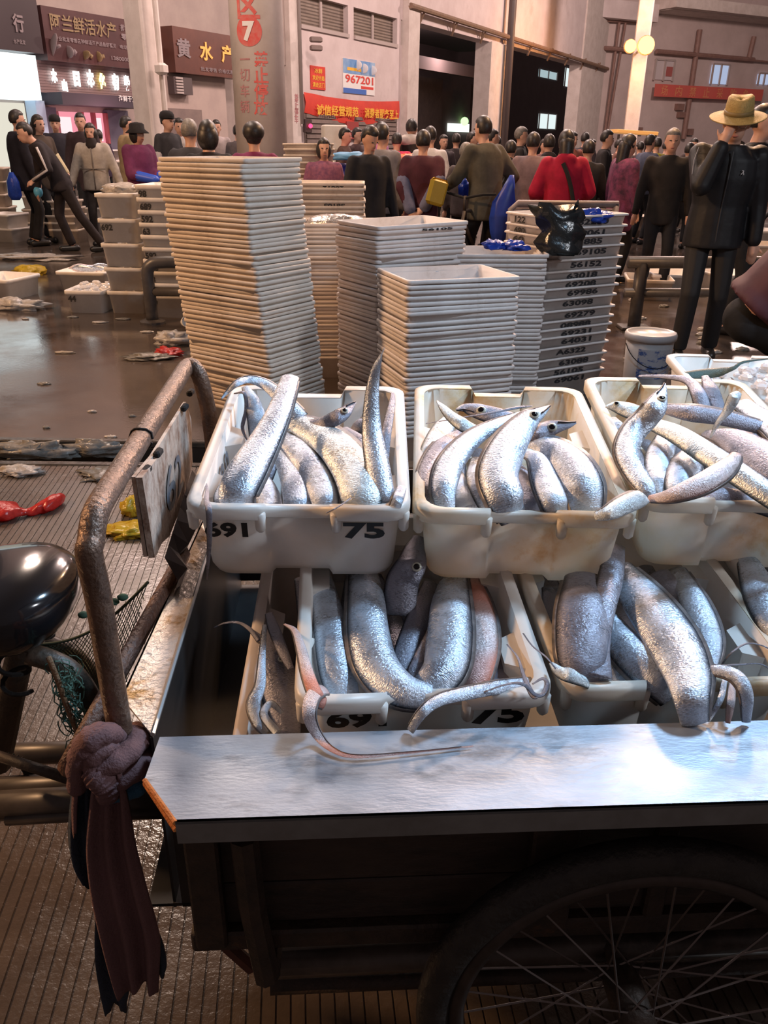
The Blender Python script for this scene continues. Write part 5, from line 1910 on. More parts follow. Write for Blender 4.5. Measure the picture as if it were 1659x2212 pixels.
for k, o in enumerate(s4):
    o['label'] = 'nested crate stencilled %s, %s of the numbered stack from the floor' % (CN[k], ordn[k]) if k < 16 else 'top nested crate of the numbered stack, stencilled 82280'
    ctr = Vector(o.location)
    nrm = -dL4
    zc = .16 - .036
    half = .43 / 2 - .014 - .0035
    p = ctr + nrm * (half + .0005) + dR4 * (.02 + rnd.uniform(-.03, .03)) + UP * zc
    me_o = text(CN[k], Vector(p), dR4, UP + nrm * .12, 1, M_INK, o, name='stencilled_number', bold=.035, fit=(.235, .033), lift=.003)
    me_o.matrix_parent_inverse = Matrix()
    me_o.rotation_euler = (0, 0, 0)
    # children live in the crate frame: undo the crate rotation
    R = o.rotation_euler.to_matrix()
    for v in me_o.data.vertices:
        v.co = R.inverted() @ v.co
for k, t in ((14, '60'), (15, '690'), (16, '122')):
    o = s4[k]
    ctr = Vector(o.location)
    nrm = -dR4
    p = ctr + nrm * (.30 - .014 + .001) - dL4 * (-.07) + UP * (.16 - .036)
    m_o = text(t, Vector(p), -dL4, UP, 1, M_INK, o, name='stencilled_number', bold=.03, fit=(.10, .034), lift=.003)
    R = o.rotation_euler.to_matrix()
    for v in m_o.data.vertices:
        v.co = R.inverted() @ v.co
# number seen inside the open top crate of the short stack, and on the 21892 stack


def child_text(o, t, p, right, up, fit, m, bold=.03):
    q = text(t, p, right, up, 1, m, o, name='stencilled_number', bold=bold, fit=fit, lift=.003)
    R = o.rotation_euler.to_matrix()
    for v in q.data.vertices:
        v.co = R.inverted() @ v.co


def faces(alpha):
    a = math.radians(alpha)
    return Vector((-math.cos(a), math.sin(a), 0)), Vector((math.sin(a), math.cos(a), 0))


dLs, dRs = faces(70)
tops = ss[-1]
child_text(tops, '19069', Vector(tops.location) + dLs * (.42 / 2 - .020) - dRs * .06 + UP * .105, dRs, UP, (.22, .045), mat('pale_blue_ink', (0.20, 0.30, 0.40), rough=.6))
dLs, dRs = faces(88)
for k, t in ((25, '26812'), (22, '56105'), (19, '69208')):
    tp = s218[k]
    child_text(tp, t, Vector(tp.location) - dLs * (.42 / 2 - .013) + dRs * .04 + UP * .122, -dRs, -UP, (.16, .030), M_INK)
dLs, dRs = faces(56)
tp = s2[-2]
child_text(tp, '56105', Vector(tp.location) - dLs * (.42 / 2 + .0005) + dRs * .08 + UP * .142, dRs, UP, (.2, .012), M_INK)

# ------------------------------------------------------------------ crumpled plastic


def crumple(name, c, size, m, label, cat='plastic bag', group=None, seed=1, amp=.5, rot=0, freq=2.6, parent=None):
    n, k = 26, 14
    c = Vector(c)
    R = rotz(rot)
    rings = []
    for i in range(k + 1):
        a = -math.pi / 2 + math.pi * (.03 + .94 * i / k)
        ring = []
        for j in range(n):
            b = 2 * math.pi * j / n
            d = Vector((math.cos(a) * math.cos(b), math.cos(a) * math.sin(b), math.sin(a)))
            q = 1 + amp * (mnoise.noise(d * freq + Vector((seed * 3.1, seed * 1.7, seed))) + .5 * mnoise.noise(d * freq * 2.7 + Vector((seed, 5, 2))))
            p = R @ Vector((d.x * size[0] * q, d.y * size[1] * q, d.z * size[2] * q))
            ring.append(c + Vector((p.x, p.y, max(p.z, -size[2] * .55))))
        rings.append(ring)
    mb = MB()
    mb.loft(rings)
    lo = min(v[2] for v in mb.v)
    mb.v = [(v[0], v[1], v[2] - lo + c.z) for v in mb.v]
    o = build(mb, name, m, parent, True)
    if parent is None:
        tag(o, label, cat, group)
    return o


def film(name, c, rgb_, rough=.2, tr=.35):
    return mat(name, rgb_, tuple(v * .7 for v in rgb_), rough=rough, scale=30, bump=.4, bscale=60, translucent=tr)


M_BAGR = film('red_film', 0, (0.70, 0.05, 0.04))
M_BAGY = film('yellow_film', 0, (0.72, 0.52, 0.05))
M_BAGW = film('white_film', 0, (0.62, 0.58, 0.54))
M_BAGC = film('clear_film', 0, (0.32, 0.31, 0.29), .12)
M_BAGB = film('blue_film', 0, (0.03, 0.09, 0.55))
M_BAGK = mat('black_film', (0.012, 0.014, 0.015), rough=.22, bump=.5, bscale=25)
# red twisted bag, three lumps along its length joined into one body
pr = [atz(-30, 1112), atz(25, 1120), atz(60, 1112), atz(105, 1098), atz(132, 1095)]
mb = MB()
sp = spline([(p.x, p.y, .02 + .008 * math.sin(i * 2)) for i, p in enumerate(pr)], 40)
rings = []
for i, s_ in enumerate(sp):
    u = i / 39
    w_ = .055 * (.55 + .45 * math.sin(u * 9 + .6)) + .02
    ring = []
    for j in range(14):
        a = 2 * math.pi * j / 14
        q = 1 + .35 * mnoise.noise(Vector((u * 9, math.cos(a) * 1.5, math.sin(a) * 1.5)))
        ring.append(Vector((s_[0] + .15 * w_ * math.cos(a), s_[1] + w_ * math.cos(a) * q, max(.002, s_[2] + .45 * w_ * math.sin(a) * q))))
    rings.append(ring)
mb.loft(rings)
tag(build(mb, 'plastic_bag', M_BAGR, smooth=True), 'twisted bright red plastic bag lying on the grooved floor', 'plastic bag')
crumple('plastic_bag', atz(293, 1105, .0), (.055, .07, .045), M_BAGY, 'upper crumpled yellow plastic bag behind the number board', seed=4)
crumple('plastic_bag', atz(285, 1150, .0), (.10, .07, .02), M_BAGY, 'flattened yellow plastic bag below the other yellow one', seed=5, amp=.7)
crumple('plastic_sheet', aty(80, 985, 3.88), (.22, .06, .05), M_BAGC, 'torn clear plastic sheet lying in the dark drain', 'plastic sheet', seed=6, amp=.7)
crumple('plastic_sheet', aty(210, 982, 3.90), (.17, .05, .045), M_BAGC, 'wet clear plastic strip in the drain near the rail', 'plastic sheet', seed=7, amp=.7)
crumple('plastic_bag', atz(45, 1022), (.10, .06, .02), M_BAGW, 'small white plastic scrap at the near edge of the drain', seed=8, amp=.6)
crumple('plastic_sheet', atz(232, 1025), (.12, .09, .012), M_BAGC, 'shiny clear film beside the drain behind the rail', 'plastic sheet', seed=9, amp=.6)
crumple('plastic_bag', atz(376, 742), (.14, .11, .06), M_BAGW, 'crumpled white plastic bag on the wet floor by the tall stack', seed=10, amp=.6)
crumple('plastic_bag', atz(362, 766), (.10, .10, .03), M_BAGR, 'dark red plastic bag under the white one by the tall stack', seed=11, amp=.6)
crumple('plastic_sheet', atz(322, 774), (.17, .09, .02), M_BAGC, 'clear crumpled film left of the red bag on the floor', 'plastic sheet', seed=12, amp=.6)
crumple('plastic_bag', atz(66, 594), (.17, .13, .07), M_BAGY, 'yellow plastic bag far left on the wet floor', seed=13, amp=.5)
crumple('plastic_bag', atz(35, 668), (.26, .12, .06), M_BAGW, 'pale plastic heap at the left edge of the wet floor', seed=14, amp=.6)
crumple('plastic_sheet', atz(75, 560), (.5, .2, .04), M_BAGW, 'pale plastic spread near the dark boots', 'plastic sheet', seed=15, amp=.6)
crumple('food_wrapper', atz(140, 763), (.075, .02, .01), M_BAGW, 'thin white strip of litter alone on the wet floor', 'litter', seed=16)
for i, (x, y, s_) in enumerate(((157, 686, .05), (215, 697, .06), (265, 690, .07), (318, 718, .06), (95, 830, .04), (200, 890, .025), (100, 925, .02), (55, 690, .03), (285, 900, .02), (240, 945, .03))):
    crumple('litter_scrap', atz(x, y), (s_, s_ * .5, .008), M_BAGW if i % 2 else M_BAGC, 'small pale scrap of litter on the wet floor', 'litter', 'litter scraps on the wet floor', seed=20 + i)
for i in range(26):
    x, y = rnd.uniform(1350, 1640), rnd.uniform(640, 800)
    p = atz(x, y)
    crumple('litter_scrap', p, (.05, .03, .015), M_BAGW if i % 3 else M_BAGC, 'pale scrap of litter on the floor around the barrier', 'litter', 'litter scraps around the barrier', seed=60 + i)
# tipped cup
c = atz(397, 712)
mb = MB()
Rt = rotz(.5) @ Matrix.Rotation(math.radians(75), 3, 'X')
mb.lathe([(.035, 0), (.05, .10), (.046, .10), (.032, .01)], c + Vector((0, .05, .05)), 18, Rt)
tag(build(mb, 'paper_cup', mat('cup_white', (.78, .74, .68), rough=.5), smooth=True), 'tipped white paper cup on the floor by the tall stack', 'cup')

# black bag slung over the numbered stack's corner, blue bags on top
tp = Vector(s4[-1].location)
zt4 = tp.z + .16
pk = aty(1205, 470, 4.70)
rings = []
for i in range(9):
    u = i / 8
    wd = .125 * (1.0 - .35 * u) + .01
    ring = []
    for j in range(18):
        a = 2 * math.pi * j / 18
        q = 1 + .22 * math.sin(j * 3 + i)
        q += .5 * mnoise.noise(Vector((math.cos(a) * 1.6, math.sin(a) * 1.6, u * 3)))
        ring.append(Vector((pk.x + .005 + math.cos(a) * wd * q + .02 * u, pk.y - .02 + math.sin(a) * .055 * q - .02 * u, pk.z + .05 - .24 * u + (.03 * math.sin(a * 2 + .6) + .02 * math.sin(a * 5)) * (1 - u))))
    rings.append(ring)
mb = MB()
mb.loft(rings)
tag(build(mb, 'rubbish_bag', M_BAGK, smooth=True), 'shiny black plastic bag slung over the corner of the numbered stack', 'plastic bag')
crumple('blue_bag', aty(1275, 466, 4.95) - UP * .035, (.10, .07, .045), M_BAGB, 'left blue plastic bag on top of the numbered stack', seed=31)
crumple('blue_bag', aty(1308, 468, 5.05) - UP * .03, (.06, .06, .04), M_BAGB, 'right smaller blue plastic bag on top of the numbered stack', seed=32, amp=.3)
crumple('blue_bag', aty(1112, 531, 4.62) - UP * .02, (.07, .08, .03), M_BAGB, 'right blue plastic bag in the top crate of the grey stack', seed=33)
crumple('blue_bag', aty(1068, 529, 4.62) - UP * .02, (.06, .07, .03), M_BAGB, 'left blue plastic bag in the top crate of the grey stack', seed=34)
crumple('foil_bundle', Vector(s0[-1].location) + Vector((.02, -.02, .10)), (.2, .14, .06), mat('crumpled_foil', (.75, .72, .68), (.4, .38, .36), rough=.2, metal=.7, scale=30, bump=.8, bscale=40), 'glinting bundle of fish skin on the dim stack', 'bundle', seed=35, amp=.2)

# ------------------------------------------------------------------ bucket with lid and wire handle
cb_ = atz(1391, 826)
cb_.z = 0
o = thing('paint_bucket', 'white plastic bucket with lid, wire handle and smeared blue print', 'bucket', cb_)
mb = MB()
mb.lathe([(.135, 0), (.14, .01), (.152, .30), (.150, .30), (.13, .02)], cb_, 36)
build(mb, 'pail', mat('white_pail', (.70, .68, .66), (.6, .57, .54), rough=.35, scale=6, translucent=.08), o, True)
mb = MB()
mb.lathe([(.150, .296), (.166, .298), (.166, .325), (.160, .338), (.150, .340), (.146, .330), (.0005, .328)], cb_, 36)
build(mb, 'lid', mat('white_lid', (.72, .71, .70), rough=.3), o, True)
mb = MB()
vs, fs = [], []
for i in range(17):
    a = math.radians(-90 - 42 + 84 * i / 16)
    for z in (.06, .25):
        rr2 = .1405 + .012 * z / .3 + .0022
        vs.append(cb_ + Vector((rr2 * math.cos(a), rr2 * math.sin(a), z)))
for i in range(16):
    fs.append((2 * i, 2 * i + 2, 2 * i + 3, 2 * i + 1))
mb.add(vs, fs)
build(mb, 'printed_label', mat('smeared_blue_label', (.66, .66, .68), (.60, .61, .66), rough=.4, scale=10, c3=(.08, .16, .42), c3amt=.49, c3scale=16, stretch=(1, 1, 2), sharp=.06), o, True)
mb = MB()
pts = [cb_ + Vector((.158 * math.cos(math.radians(a)), .158 * math.sin(math.radians(a)) - .03 * math.sin(math.radians(-a)) , .27 - .13 * math.sin(math.radians(-a)))) for a in range(-178, 0, 11)]
mb.tube(pts, .0028, 6)
build(mb, 'wire_handle', M_DARK, o)

# ------------------------------------------------------------------ pipe barriers
M_BARR = mat('dark_barrier_paint', (.045, .042, .045), (.075, .068, .066), rough=.4, scale=12, c3=(.14, .09, .07), c3amt=.36, c3scale=8)
YB = 7.0
zt_, zl_ = aty(350, 566, YB).z, aty(350, 630, YB).z
xl = aty(325, 650, YB).x
o = thing('pipe_barrier', 'dark bent pipe barrier left of the tall stack', 'barrier', (xl, YB, 0))
mb = MB()
mb.tube([Vector(p) for p in spline([(xl, YB, .03), (xl, YB, zt_ * .55), (xl, YB, zt_ * .82), (xl + .04, YB, zt_ * .95), (xl + .14, YB, zt_), (xl + .5, YB, zt_), (xl + 1.2, YB, zt_)], 40)], .052, 14)
build(mb, 'bent_pipe', M_BARR, o, True)
mb = MB()
mb.cyl((xl, YB, zl_), (xl + 1.2, YB, zl_), .040, n=12)
build(mb, 'lower_rail', M_BARR, o, True)
mb = MB()
mb.cyl((xl + 1.2, YB, .03), (xl + 1.2, YB, zt_ + .04), .050, n=12)
build(mb, 'post', M_BARR, o, True)
for xx in (xl, xl + 1.2):
    mb = MB()
    mb.lathe([(.11, 0), (.11, .02), (.07, .035)], (xx, YB, 0), 18)
    build(mb, 'foot_plate', M_BARR, o)
xr = aty(1378, 640, YB).x
zt2, zl2 = aty(1500, 568, YB).z, aty(1500, 634, YB).z
o = thing('pipe_barrier', 'dark two-rail pipe barrier behind the man in the straw hat', 'barrier', (xr, YB, 0))
for z, r in ((zt2, .050), (zl2, .040)):
    mb = MB()
    mb.cyl((xr - .12, YB, z), (xr + 2.2, YB, z + .02), r, n=12)
    build(mb, 'rail', M_BARR, o, True)
for xx in (xr, xr + 2.1):
    mb = MB()
    mb.cyl((xx, YB, .02), (xx, YB, zt2), .055, n=12)
    build(mb, 'post', M_BARR, o, True)
    mb = MB()
    mb.bbox((xx, YB, .012), (.26, .2, .024), None, .006)
    build(mb, 'foot_plate', M_BARR, o)

# ------------------------------------------------------------------ crates around the left barrier
M_BOX = mat('white_box_plastic', (.82, .78, .74), (.72, .67, .62), rough=.5, scale=6, translucent=.08)
NB = nested('box', M_BOX)


def boxcrate(x, y, z, yaw, label, group=None, num=None, sz_=(1, 1, 1), me=None, ink=M_INK):
    o = bpy.data.objects.new('market_crate', me or NB)
    COL.objects.link(o)
    o.location = (x, y, z)
    o.rotation_euler = (0, 0, yaw)
    o.scale = sz_
    ORG[o] = Vector(o.location)
    tag(o, label, 'crate', group)
    if num:
        vs, fs = text_geo(num, .04)
        x0, x1 = min(v.x for v in vs), max(v.x for v in vs)
        y0, y1 = min(v.y for v in vs), max(v.y for v in vs)
        k = .055 / (y1 - y0)
        mb = MB()
        mb.add([((v.x - x0) * k - .15, -.2185, .128 + (v.y - (y0 + y1) / 2) * k) for v in vs], fs)
        q = bpy.data.objects.new('stencilled_number', data(mb, 'stencilled_number', ink))
        COL.objects.link(q)
        q.parent = o
    return o


nums = ['', '', '', '692', '']
ords = ['lowest', 'second', 'third', 'fourth', 'top']
for k in range(5):
    boxcrate(-2.33, 7.62, .205 * k, -.08, '%s crate of the white column left of the bent pipe' % ords[k], 'white column left of the bent pipe', nums[k] or None)
crumple('plastic_sheet', (-2.33, 7.60, 1.02), (.16, .2, .05), M_BAGW, 'white plastic sheet on top of the column left of the pipe', 'sheet', seed=41, amp=.3)
bn = ['69', '', '83', '020', '592', '', '63', '592', '689', '98']
on = ['lowest', 'second', 'third', 'fourth', 'fifth', 'sixth', 'seventh', 'eighth', 'ninth', 'top']
for k in range(10):
    boxcrate(-1.92, 7.45, .10 * k, -.10, '%s nested crate of the numbered column behind the bent pipe' % on[k], 'numbered column behind the bent pipe', bn[k] or None)
boxcrate(-2.72, 7.62, 0, -.05, 'low white crate with an iced lid left of the column', num='44')
mb = MB()
for i in range(40):
    s_ = rnd.uniform(.02, .045)
    mb.bbox((-2.72 + rnd.uniform(-.13, .13), 7.62 + rnd.uniform(-.18, .18), .19 + rnd.uniform(0, .03)), (s_ * 1.6, s_, s_ * .6), rotz(rnd.uniform(0, 3)), s_ * .2)
tag(build(mb, 'ice_flakes', MATS['ice']), 'pink-lit ice flakes heaped in the low white crate', 'ice', kind='stuff')
boxcrate(-3.12, 8.75, 0, -.12, 'low white crate of small fish behind the iced one', sz_=(1.5, 1.1, 1))
for i in range(9):
    x, y = -3.12 + rnd.uniform(-.2, .2), 8.75 + rnd.uniform(-.16, .16)
    a = rnd.uniform(-.5, .5)
    mb = MB()
    pts = [Vector((x + (t - .5) * .26 * math.cos(a), y + (t - .5) * .26 * math.sin(a), .17 + .015 * math.sin(t * 3) + .006 * i)) for t in [k / 8 for k in range(9)]]
    mb.tube(pts, [.004, .018, .026, .03, .028, .022, .014, .007, .016], 8, flat=.5)
    tag(build(mb, 'small_fish', F_SILV if i % 3 else F_PINK, smooth=True), 'small silvery fish heaped in the low white crate', 'fish', 'small fish in the low white crate')

# ================================================================== PEOPLE


def remeshed(mb, name, m, parent, voxel, smooth_it=4, factor=.5):
    me = data(mb, name, m, True, ORG[parent])
    o = bpy.data.objects.new(name, me)
    COL.objects.link(o)
    r = o.modifiers.new('r', 'REMESH')
    r.mode = 'VOXEL'
    r.voxel_size = voxel
    r.use_smooth_shade = True
    s = o.modifiers.new('s', 'SMOOTH')
    s.iterations = smooth_it
    s.factor = factor
    bpy.context.view_layer.update()
    dg = bpy.context.evaluated_depsgraph_get()
    nm = bpy.data.meshes.new_from_object(o.evaluated_get(dg))
    o.modifiers.clear()
    o.data = nm
    bpy.data.meshes.remove(me)
    nm.name = name
    if not nm.materials:
        nm.materials.append(m)
    nm.polygons.foreach_set('use_smooth', [True] * len(nm.polygons))
    o.parent = parent
    ORG[o] = ORG[parent]
    return o


def ik(a, c, l1, l2, pole):
    d = c - a
    L = min(d.length, (l1 + l2) * .995)
    t = d.normalized()
    c = a + t * L
    x = (l1 * l1 - l2 * l2 + L * L) / (2 * L)
    h = math.sqrt(max(0, l1 * l1 - x * x))
    p = pole - t * pole.dot(t)
    p = p.normalized() if p.length > 1e-6 else t.orthogonal().normalized()
    return a + t * x + p * h, c


def person(px, ytop, Y, face, top, bottom=(.02, .02, .023), label='', h=None, lean=0, arms=None, hair='short', hairm=None, hem=.80, vox=.028, head=(0, 0), sleeve=None,
           hat=None, skin=None, x=None, feet=(.0, .0), puff=0, hood=None, side=0, group=None, elbow=None, bald=False, collar=None, wide=1.0, facefeat=None, drop=0, at=None):
    """px, ytop: where the crown of the head shows; Y: distance; face: 0 towards camera, 90 to the right"""
    g = aty(px, ytop, Y)
    hh = h or max(1.48, min(1.86, g.z))
    k = hh / 1.72
    xx = g.x if x is None else x
    th = math.radians(face)
    fwd = Vector((math.sin(th), -math.cos(th), 0))
    rgt = Vector((-math.cos(th), -math.sin(th), 0))
    root_xy = Vector((xx, Y, 0))
    la = math.radians(lean)
    sa_ = math.radians(side)
    # when leaning, move the feet so that the head still is where it shows
    off = fwd * (math.sin(la) * .66 * k) + rgt * (math.sin(sa_) * .66 * k)
    root = root_xy - off
    if at is not None:
        root = Vector((at[0], at[1], 0))
    o = thing('person', label, 'person', root, group)

    def W(v):
        return root + rgt * (v[0] * k) + fwd * (v[1] * k) + UP * (v[2] * k)

    def T(v):
        x_, y_, z_ = v
        dz = z_ - .95
        if drop:
            if dz <= 0:
                return W((x_, y_, z_ - drop))
            y2 = y_ * math.cos(la) + dz * math.sin(la)
            return W((x_, y2, .95 - drop + dz * math.cos(la) - y_ * math.sin(la)))
        if dz > 0:
            y2 = y_ * math.cos(la) + dz * math.sin(la)
            z2 = dz * math.cos(la) - y_ * math.sin(la)
            x2 = x_ * math.cos(sa_) + z2 * math.sin(sa_)
            z3 = z2 * math.cos(sa_) - x_ * math.sin(sa_)
            return W((x2, y2, .95 + z3))
        return W(v)
    bodyup = (T((0, 0, 1.3)) - T((0, 0, 1.0))).normalized()
    bodyf = (fwd * math.cos(la) - UP * math.sin(la))
    R3 = Matrix((rgt, bodyf, rgt.cross(bodyf))).transposed()
    if R3.determinant() < 0:
        R3 = Matrix((rgt, bodyf, bodyup)).transposed()
    rz_ = R3
    skinm = skin or M_SKIN
    far_ = vox > .02
    # joints
    hd = T((0, .025, 1.585))
    nk0, nk1 = T((0, -.005, 1.42)), T((0, .01, 1.50))
    sh = [T((sx * .172 * wide, 0, 1.385)) for sx in (1, -1)]
    hp = [T((sx * .088, 0, .90)) for sx in (1, -1)]
    ft = [W((sx * .115, feet[i], .075)) for i, sx in enumerate((1, -1))]
    kn = []
    for i in range(2):
        kk, c = ik(hp[i], ft[i], .43 * k, .42 * k, fwd + UP * .01)
        kn.append(kk)
    arms = arms or ((.30, .05, .80), (-.30, .05, .80))
    hands, elb = [], []
    for i in range(2):
        tgt = T(arms[i]) if len(arms[i]) == 3 else W(arms[i][:3])
        pole = (rgt * (.5 if i == 0 else -.5) - fwd * .8 - UP * .5) if elbow is None else (rgt * elbow[i][0] + fwd * elbow[i][1] + UP * elbow[i][2])
        e_, c_ = ik(sh[i], tgt, .29 * k, .265 * k, pole)
        elb.append(e_)
        hands.append(c_)
    # head frame
    hy, hp_ = math.radians(head[0]), math.radians(head[1])
    th2 = th + hy
    hf = Vector((math.sin(th2), -math.cos(th2), 0))
    hr = Vector((-math.cos(th2), -math.sin(th2), 0))
    hf2 = hf * math.cos(hp_) - UP * math.sin(hp_)
    hu = hr.cross(hf2)
    if hu.z < 0:
        hu = -hu
    RH = Matrix((hr, hf2, hu)).transposed()

    def Hh(v):
        return hd + RH @ (Vector(v) * k)
    # ---- body (one continuous surface)
    mb = MB()
    ell_r = Matrix((rgt, bodyf, bodyup)).transposed()
    mb.ell(T((0, 0, .94)), (.155 * k, .11 * k, .13 * k), ell_r, 14, 9)
    mb.ell(T((0, 0, 1.10)), (.135 * k, .095 * k, .16 * k), ell_r, 14, 9)
    mb.ell(T((0, 0, 1.28)), (.165 * k * wide, .105 * k, .17 * k), ell_r, 14, 9)
    mb.caps(sh[0] - UP * .02 * k, sh[1] - UP * .02 * k, .044 * k, .044 * k)
    mb.caps(nk0, nk1, .058 * k, .052 * k)
    mb.ell(Hh((0, -.008, .025)), (.076 * k, .094 * k, .098 * k), RH, 16, 12)
    mb.ell(Hh((0, .018, -.045)), (.060 * k, .072 * k, .075 * k), RH, 14, 10)
    mb.caps(Hh((0, .085, .005)), Hh((0, .102, -.022)), .009 * k, .015 * k, 8)
    for sx in (1, -1):
        mb.ell(Hh((sx * .076, -.01, -.01)), (.012 * k, .022 * k, .033 * k), RH, 8, 6)
    for i in range(2):
        mb.caps(hp[i], kn[i], .078 * k, .055 * k)
        mb.caps(kn[i], ft[i], .052 * k, .036 * k)
        mb.caps(ft[i] - UP * .03 * k, ft[i] + fwd * .14 * k - UP * .045 * k, .038 * k, .028 * k)
        mb.caps(sh[i], elb[i], .052 * k, .040 * k)
        mb.caps(elb[i], hands[i], .038 * k, .027 * k)
        d = (hands[i] - elb[i]).normalized()
        sd = d.cross(fwd if abs(d.dot(fwd)) < .8 else UP).normalized()
        mb.caps(hands[i], hands[i] + d * .06 * k, .030 * k, .032 * k)
        nrm_ = d.cross(sd).normalized()
        for q, (s0_, ln) in enumerate(((-.026, .062), (-.009, .075), (.009, .07), (.026, .055))):
            p0 = hands[i] + d * .065 * k + sd * s0_ * k
            p1 = p0 + d * ln * .55 * k + nrm_ * .006 * k
            p2 = p1 + d * ln * .4 * k + nrm_ * .022 * k
            mb.caps(p0, p1, .0105 * k, .0095 * k, 8)
            mb.caps(p1, p2, .0095 * k, .008 * k, 8)
        p0 = hands[i] + d * .02 * k - sd * .03 * k
        mb.caps(p0, p0 + (d * .6 - sd * .5).normalized() * .055 * k, .012 * k, .010 * k, 8)
    remeshed(mb, 'body', skinm, o, min(vox, .022) if far_ else vox, 2 if far_ else 3)
    # ---- jacket: open-bottomed loft for the trunk plus sleeves
    pf = .012 + puff
    tm = solid(top) if isinstance(top, tuple) else top

    def ring(z, a, b, yo=0, n=18):
        return [T(((a + pf * .7) * math.cos(2 * math.pi * j / n), (b + pf) * math.sin(2 * math.pi * j / n) + yo, z)) for j in range(n)]
    mb = MB()
    rr_ = [ring(hem, .175, .135), ring(max(hem + .05, min(.95, hem + .12)), .172, .128), ring(1.08, .158, .115), ring(1.25, .178 * wide, .122), ring(1.37, .168 * wide, .108), ring(1.425, .10, .085), ring(1.458, .066, .072, .005)]
    mb.loft(rr_)
    mb.caps(sh[0] - UP * .008 * k, sh[1] - UP * .008 * k, (.058 + pf * .4) * k, (.058 + pf * .4) * k)
    if hood:
        mb.ell(T((0, -.085, 1.43)), (.12 * k, .07 * k, .075 * k), ell_r, 12, 8)
    if not sleeve or sleeve != 'none':
        for i in range(2):
            mb.caps(sh[i], elb[i], (.060 + pf * .55) * k, (.050 + pf * .55) * k)
            if sleeve != 'short':
                mb.caps(elb[i], elb[i].lerp(hands[i], .90), (.049 + pf * .55) * k, (.038 + pf * .5) * k)
    jk = remeshed(mb, 'jacket', tm, o, vox, 3)
    if isinstance(sleeve, (tuple, bpy.types.Material)):
        sm = solid(sleeve) if isinstance(sleeve, tuple) else sleeve
        for i in range(2):
            mb = MB()
            mb.caps(elb[i].lerp(sh[i], .25), elb[i].lerp(hands[i], .94), (.057 + pf * .55) * k, (.045 + pf * .55) * k)
            build(mb, 'sleeve', sm, o, True)
    # ---- trousers
    bm_ = solid(bottom) if isinstance(bottom, tuple) else bottom
    mb = MB()
    mb.ell(T((0, -.005, .93)), (.165 * k, .125 * k, .12 * k), ell_r, 14, 9)
    for i in range(2):
        mb.caps(hp[i], kn[i], .092 * k, .068 * k)
        mb.tube([kn[i] + (hp[i] - kn[i]).normalized() * .03, kn[i], kn[i].lerp(ft[i], .5), ft[i] + UP * .01 * k], [.066 * k, .067 * k, .064 * k, .060 * k], 12)
    remeshed(mb, 'trousers', bm_, o, vox, 3)
    for i in range(2):
        mb = MB()
        a = ft[i].copy()
        a.z = .042 * k
        mb.caps(a - fwd * .05 * k, a + fwd * .15 * k, .046 * k, .040 * k)
        mb.v = [(v[0], v[1], max(.003, v[2])) for v in mb.v]
        build(mb, 'shoe', M_SHOE, o, True)
    # ---- hair
    hm = hairm or M_HAIR
    if not bald:
        n, m_ = 20, 12
        vs, keep = [], []
        for i in range(m_ + 1):
            a = -math.pi / 2 + math.pi * i / m_
            for j in range(n):
                b = 2 * math.pi * j / n
                x_, y_, z_ = math.cos(a) * math.cos(b), math.cos(a) * math.sin(b), math.sin(a)
                if hair == 'short':
                    lim = -.62 if y_ < -.25 else (-.12 if y_ < .15 else (.36 if y_ < .55 else .48))
                else:
                    lim = -.92 if y_ < .10 else (-.5 if y_ < .30 else (.30 if y_ < .55 else .46))
                inn = z_ < lim
                s_ = .84 if inn else 1.09 + .045 * mnoise.noise(Vector((x_ * 4 + px, y_ * 4, z_ * 4)))
                vs.append(Hh((x_ * .078 * s_, y_ * .096 * s_ - .010, z_ * .102 * s_ + .028)))
        rings_ = [vs[i * n:(i + 1) * n] for i in range(m_ + 1)]
        mb = MB()
        mb.loft(rings_)
        if hair == 'long':
            mb.caps(Hh((0, -.06, .0)), Hh((0, -.085, -.20)), .078 * k, .070 * k, 12)
        elif hair == 'bob':
            mb.ell(Hh((0, -.028, -.012)), (.098 * k, .094 * k, .118 * k), RH, 16, 11)
        elif hair == 'bun':
            mb.ell(Hh((0, -.12, .03)), (.04 * k, .035 * k, .04 * k), RH, 10, 7)
        elif hair == 'curly':
            mb.ell(Hh((0, -.02, .045)), (.105 * k, .115 * k, .095 * k), RH, 14, 9)
        build(mb, 'hair', hm, o, True)
    for sx in (1, -1):
        mb = MB()
        mb.ell(Hh((sx * .031, .086, .012)), (.0125 * k, .008 * k, .007 * k), RH, 8, 6)
        build(mb, 'eye', M_HAIR, o, True)
    mb = MB()
    mb.ell(Hh((0, .085, -.062)), (.022 * k, .010 * k, .0055 * k), RH, 8, 6)
    build(mb, 'mouth', mat('lips', (.34, .12, .10), rough=.5), o, True)
    if hat == 'cap' or hat == 'beanie':
        mb = MB()
        rings_ = []
        for (rr2, z) in ((.090, .035), (.098, .05), (.098, .09), (.080, .125), (.045, .142), (.004, .146)):
            rings_.append([Hh((rr2 * .92 * math.cos(2 * math.pi * j / 18), rr2 * 1.12 * math.sin(2 * math.pi * j / 18) - .008, z)) for j in range(18)])
        mb.loft(rings_)
        if hat == 'cap':
            mb.poly([Hh(v) for v in ((-.07, .085, .048), (-.05, .155, .040), (0, .17, .04), (.05, .155, .040), (.07, .085, .048))], .006, hu)
        build(mb, 'hat', solid((.03, .028, .03)), o, True)
    if hat == 'bucket':
        mb = MB()
        rings_ = []
        for (rr2, z) in ((.150, .005), (.152, .012), (.100, .055), (.096, .11), (.07, .13), (.004, .135)):
            rings_.append([Hh((rr2 * .92 * math.cos(2 * math.pi * j / 20), rr2 * 1.1 * math.sin(2 * math.pi * j / 20) - .008, z)) for j in range(20)])
        mb.loft(rings_)
        build(mb, 'hat', solid((.02, .018, .02)), o, True)
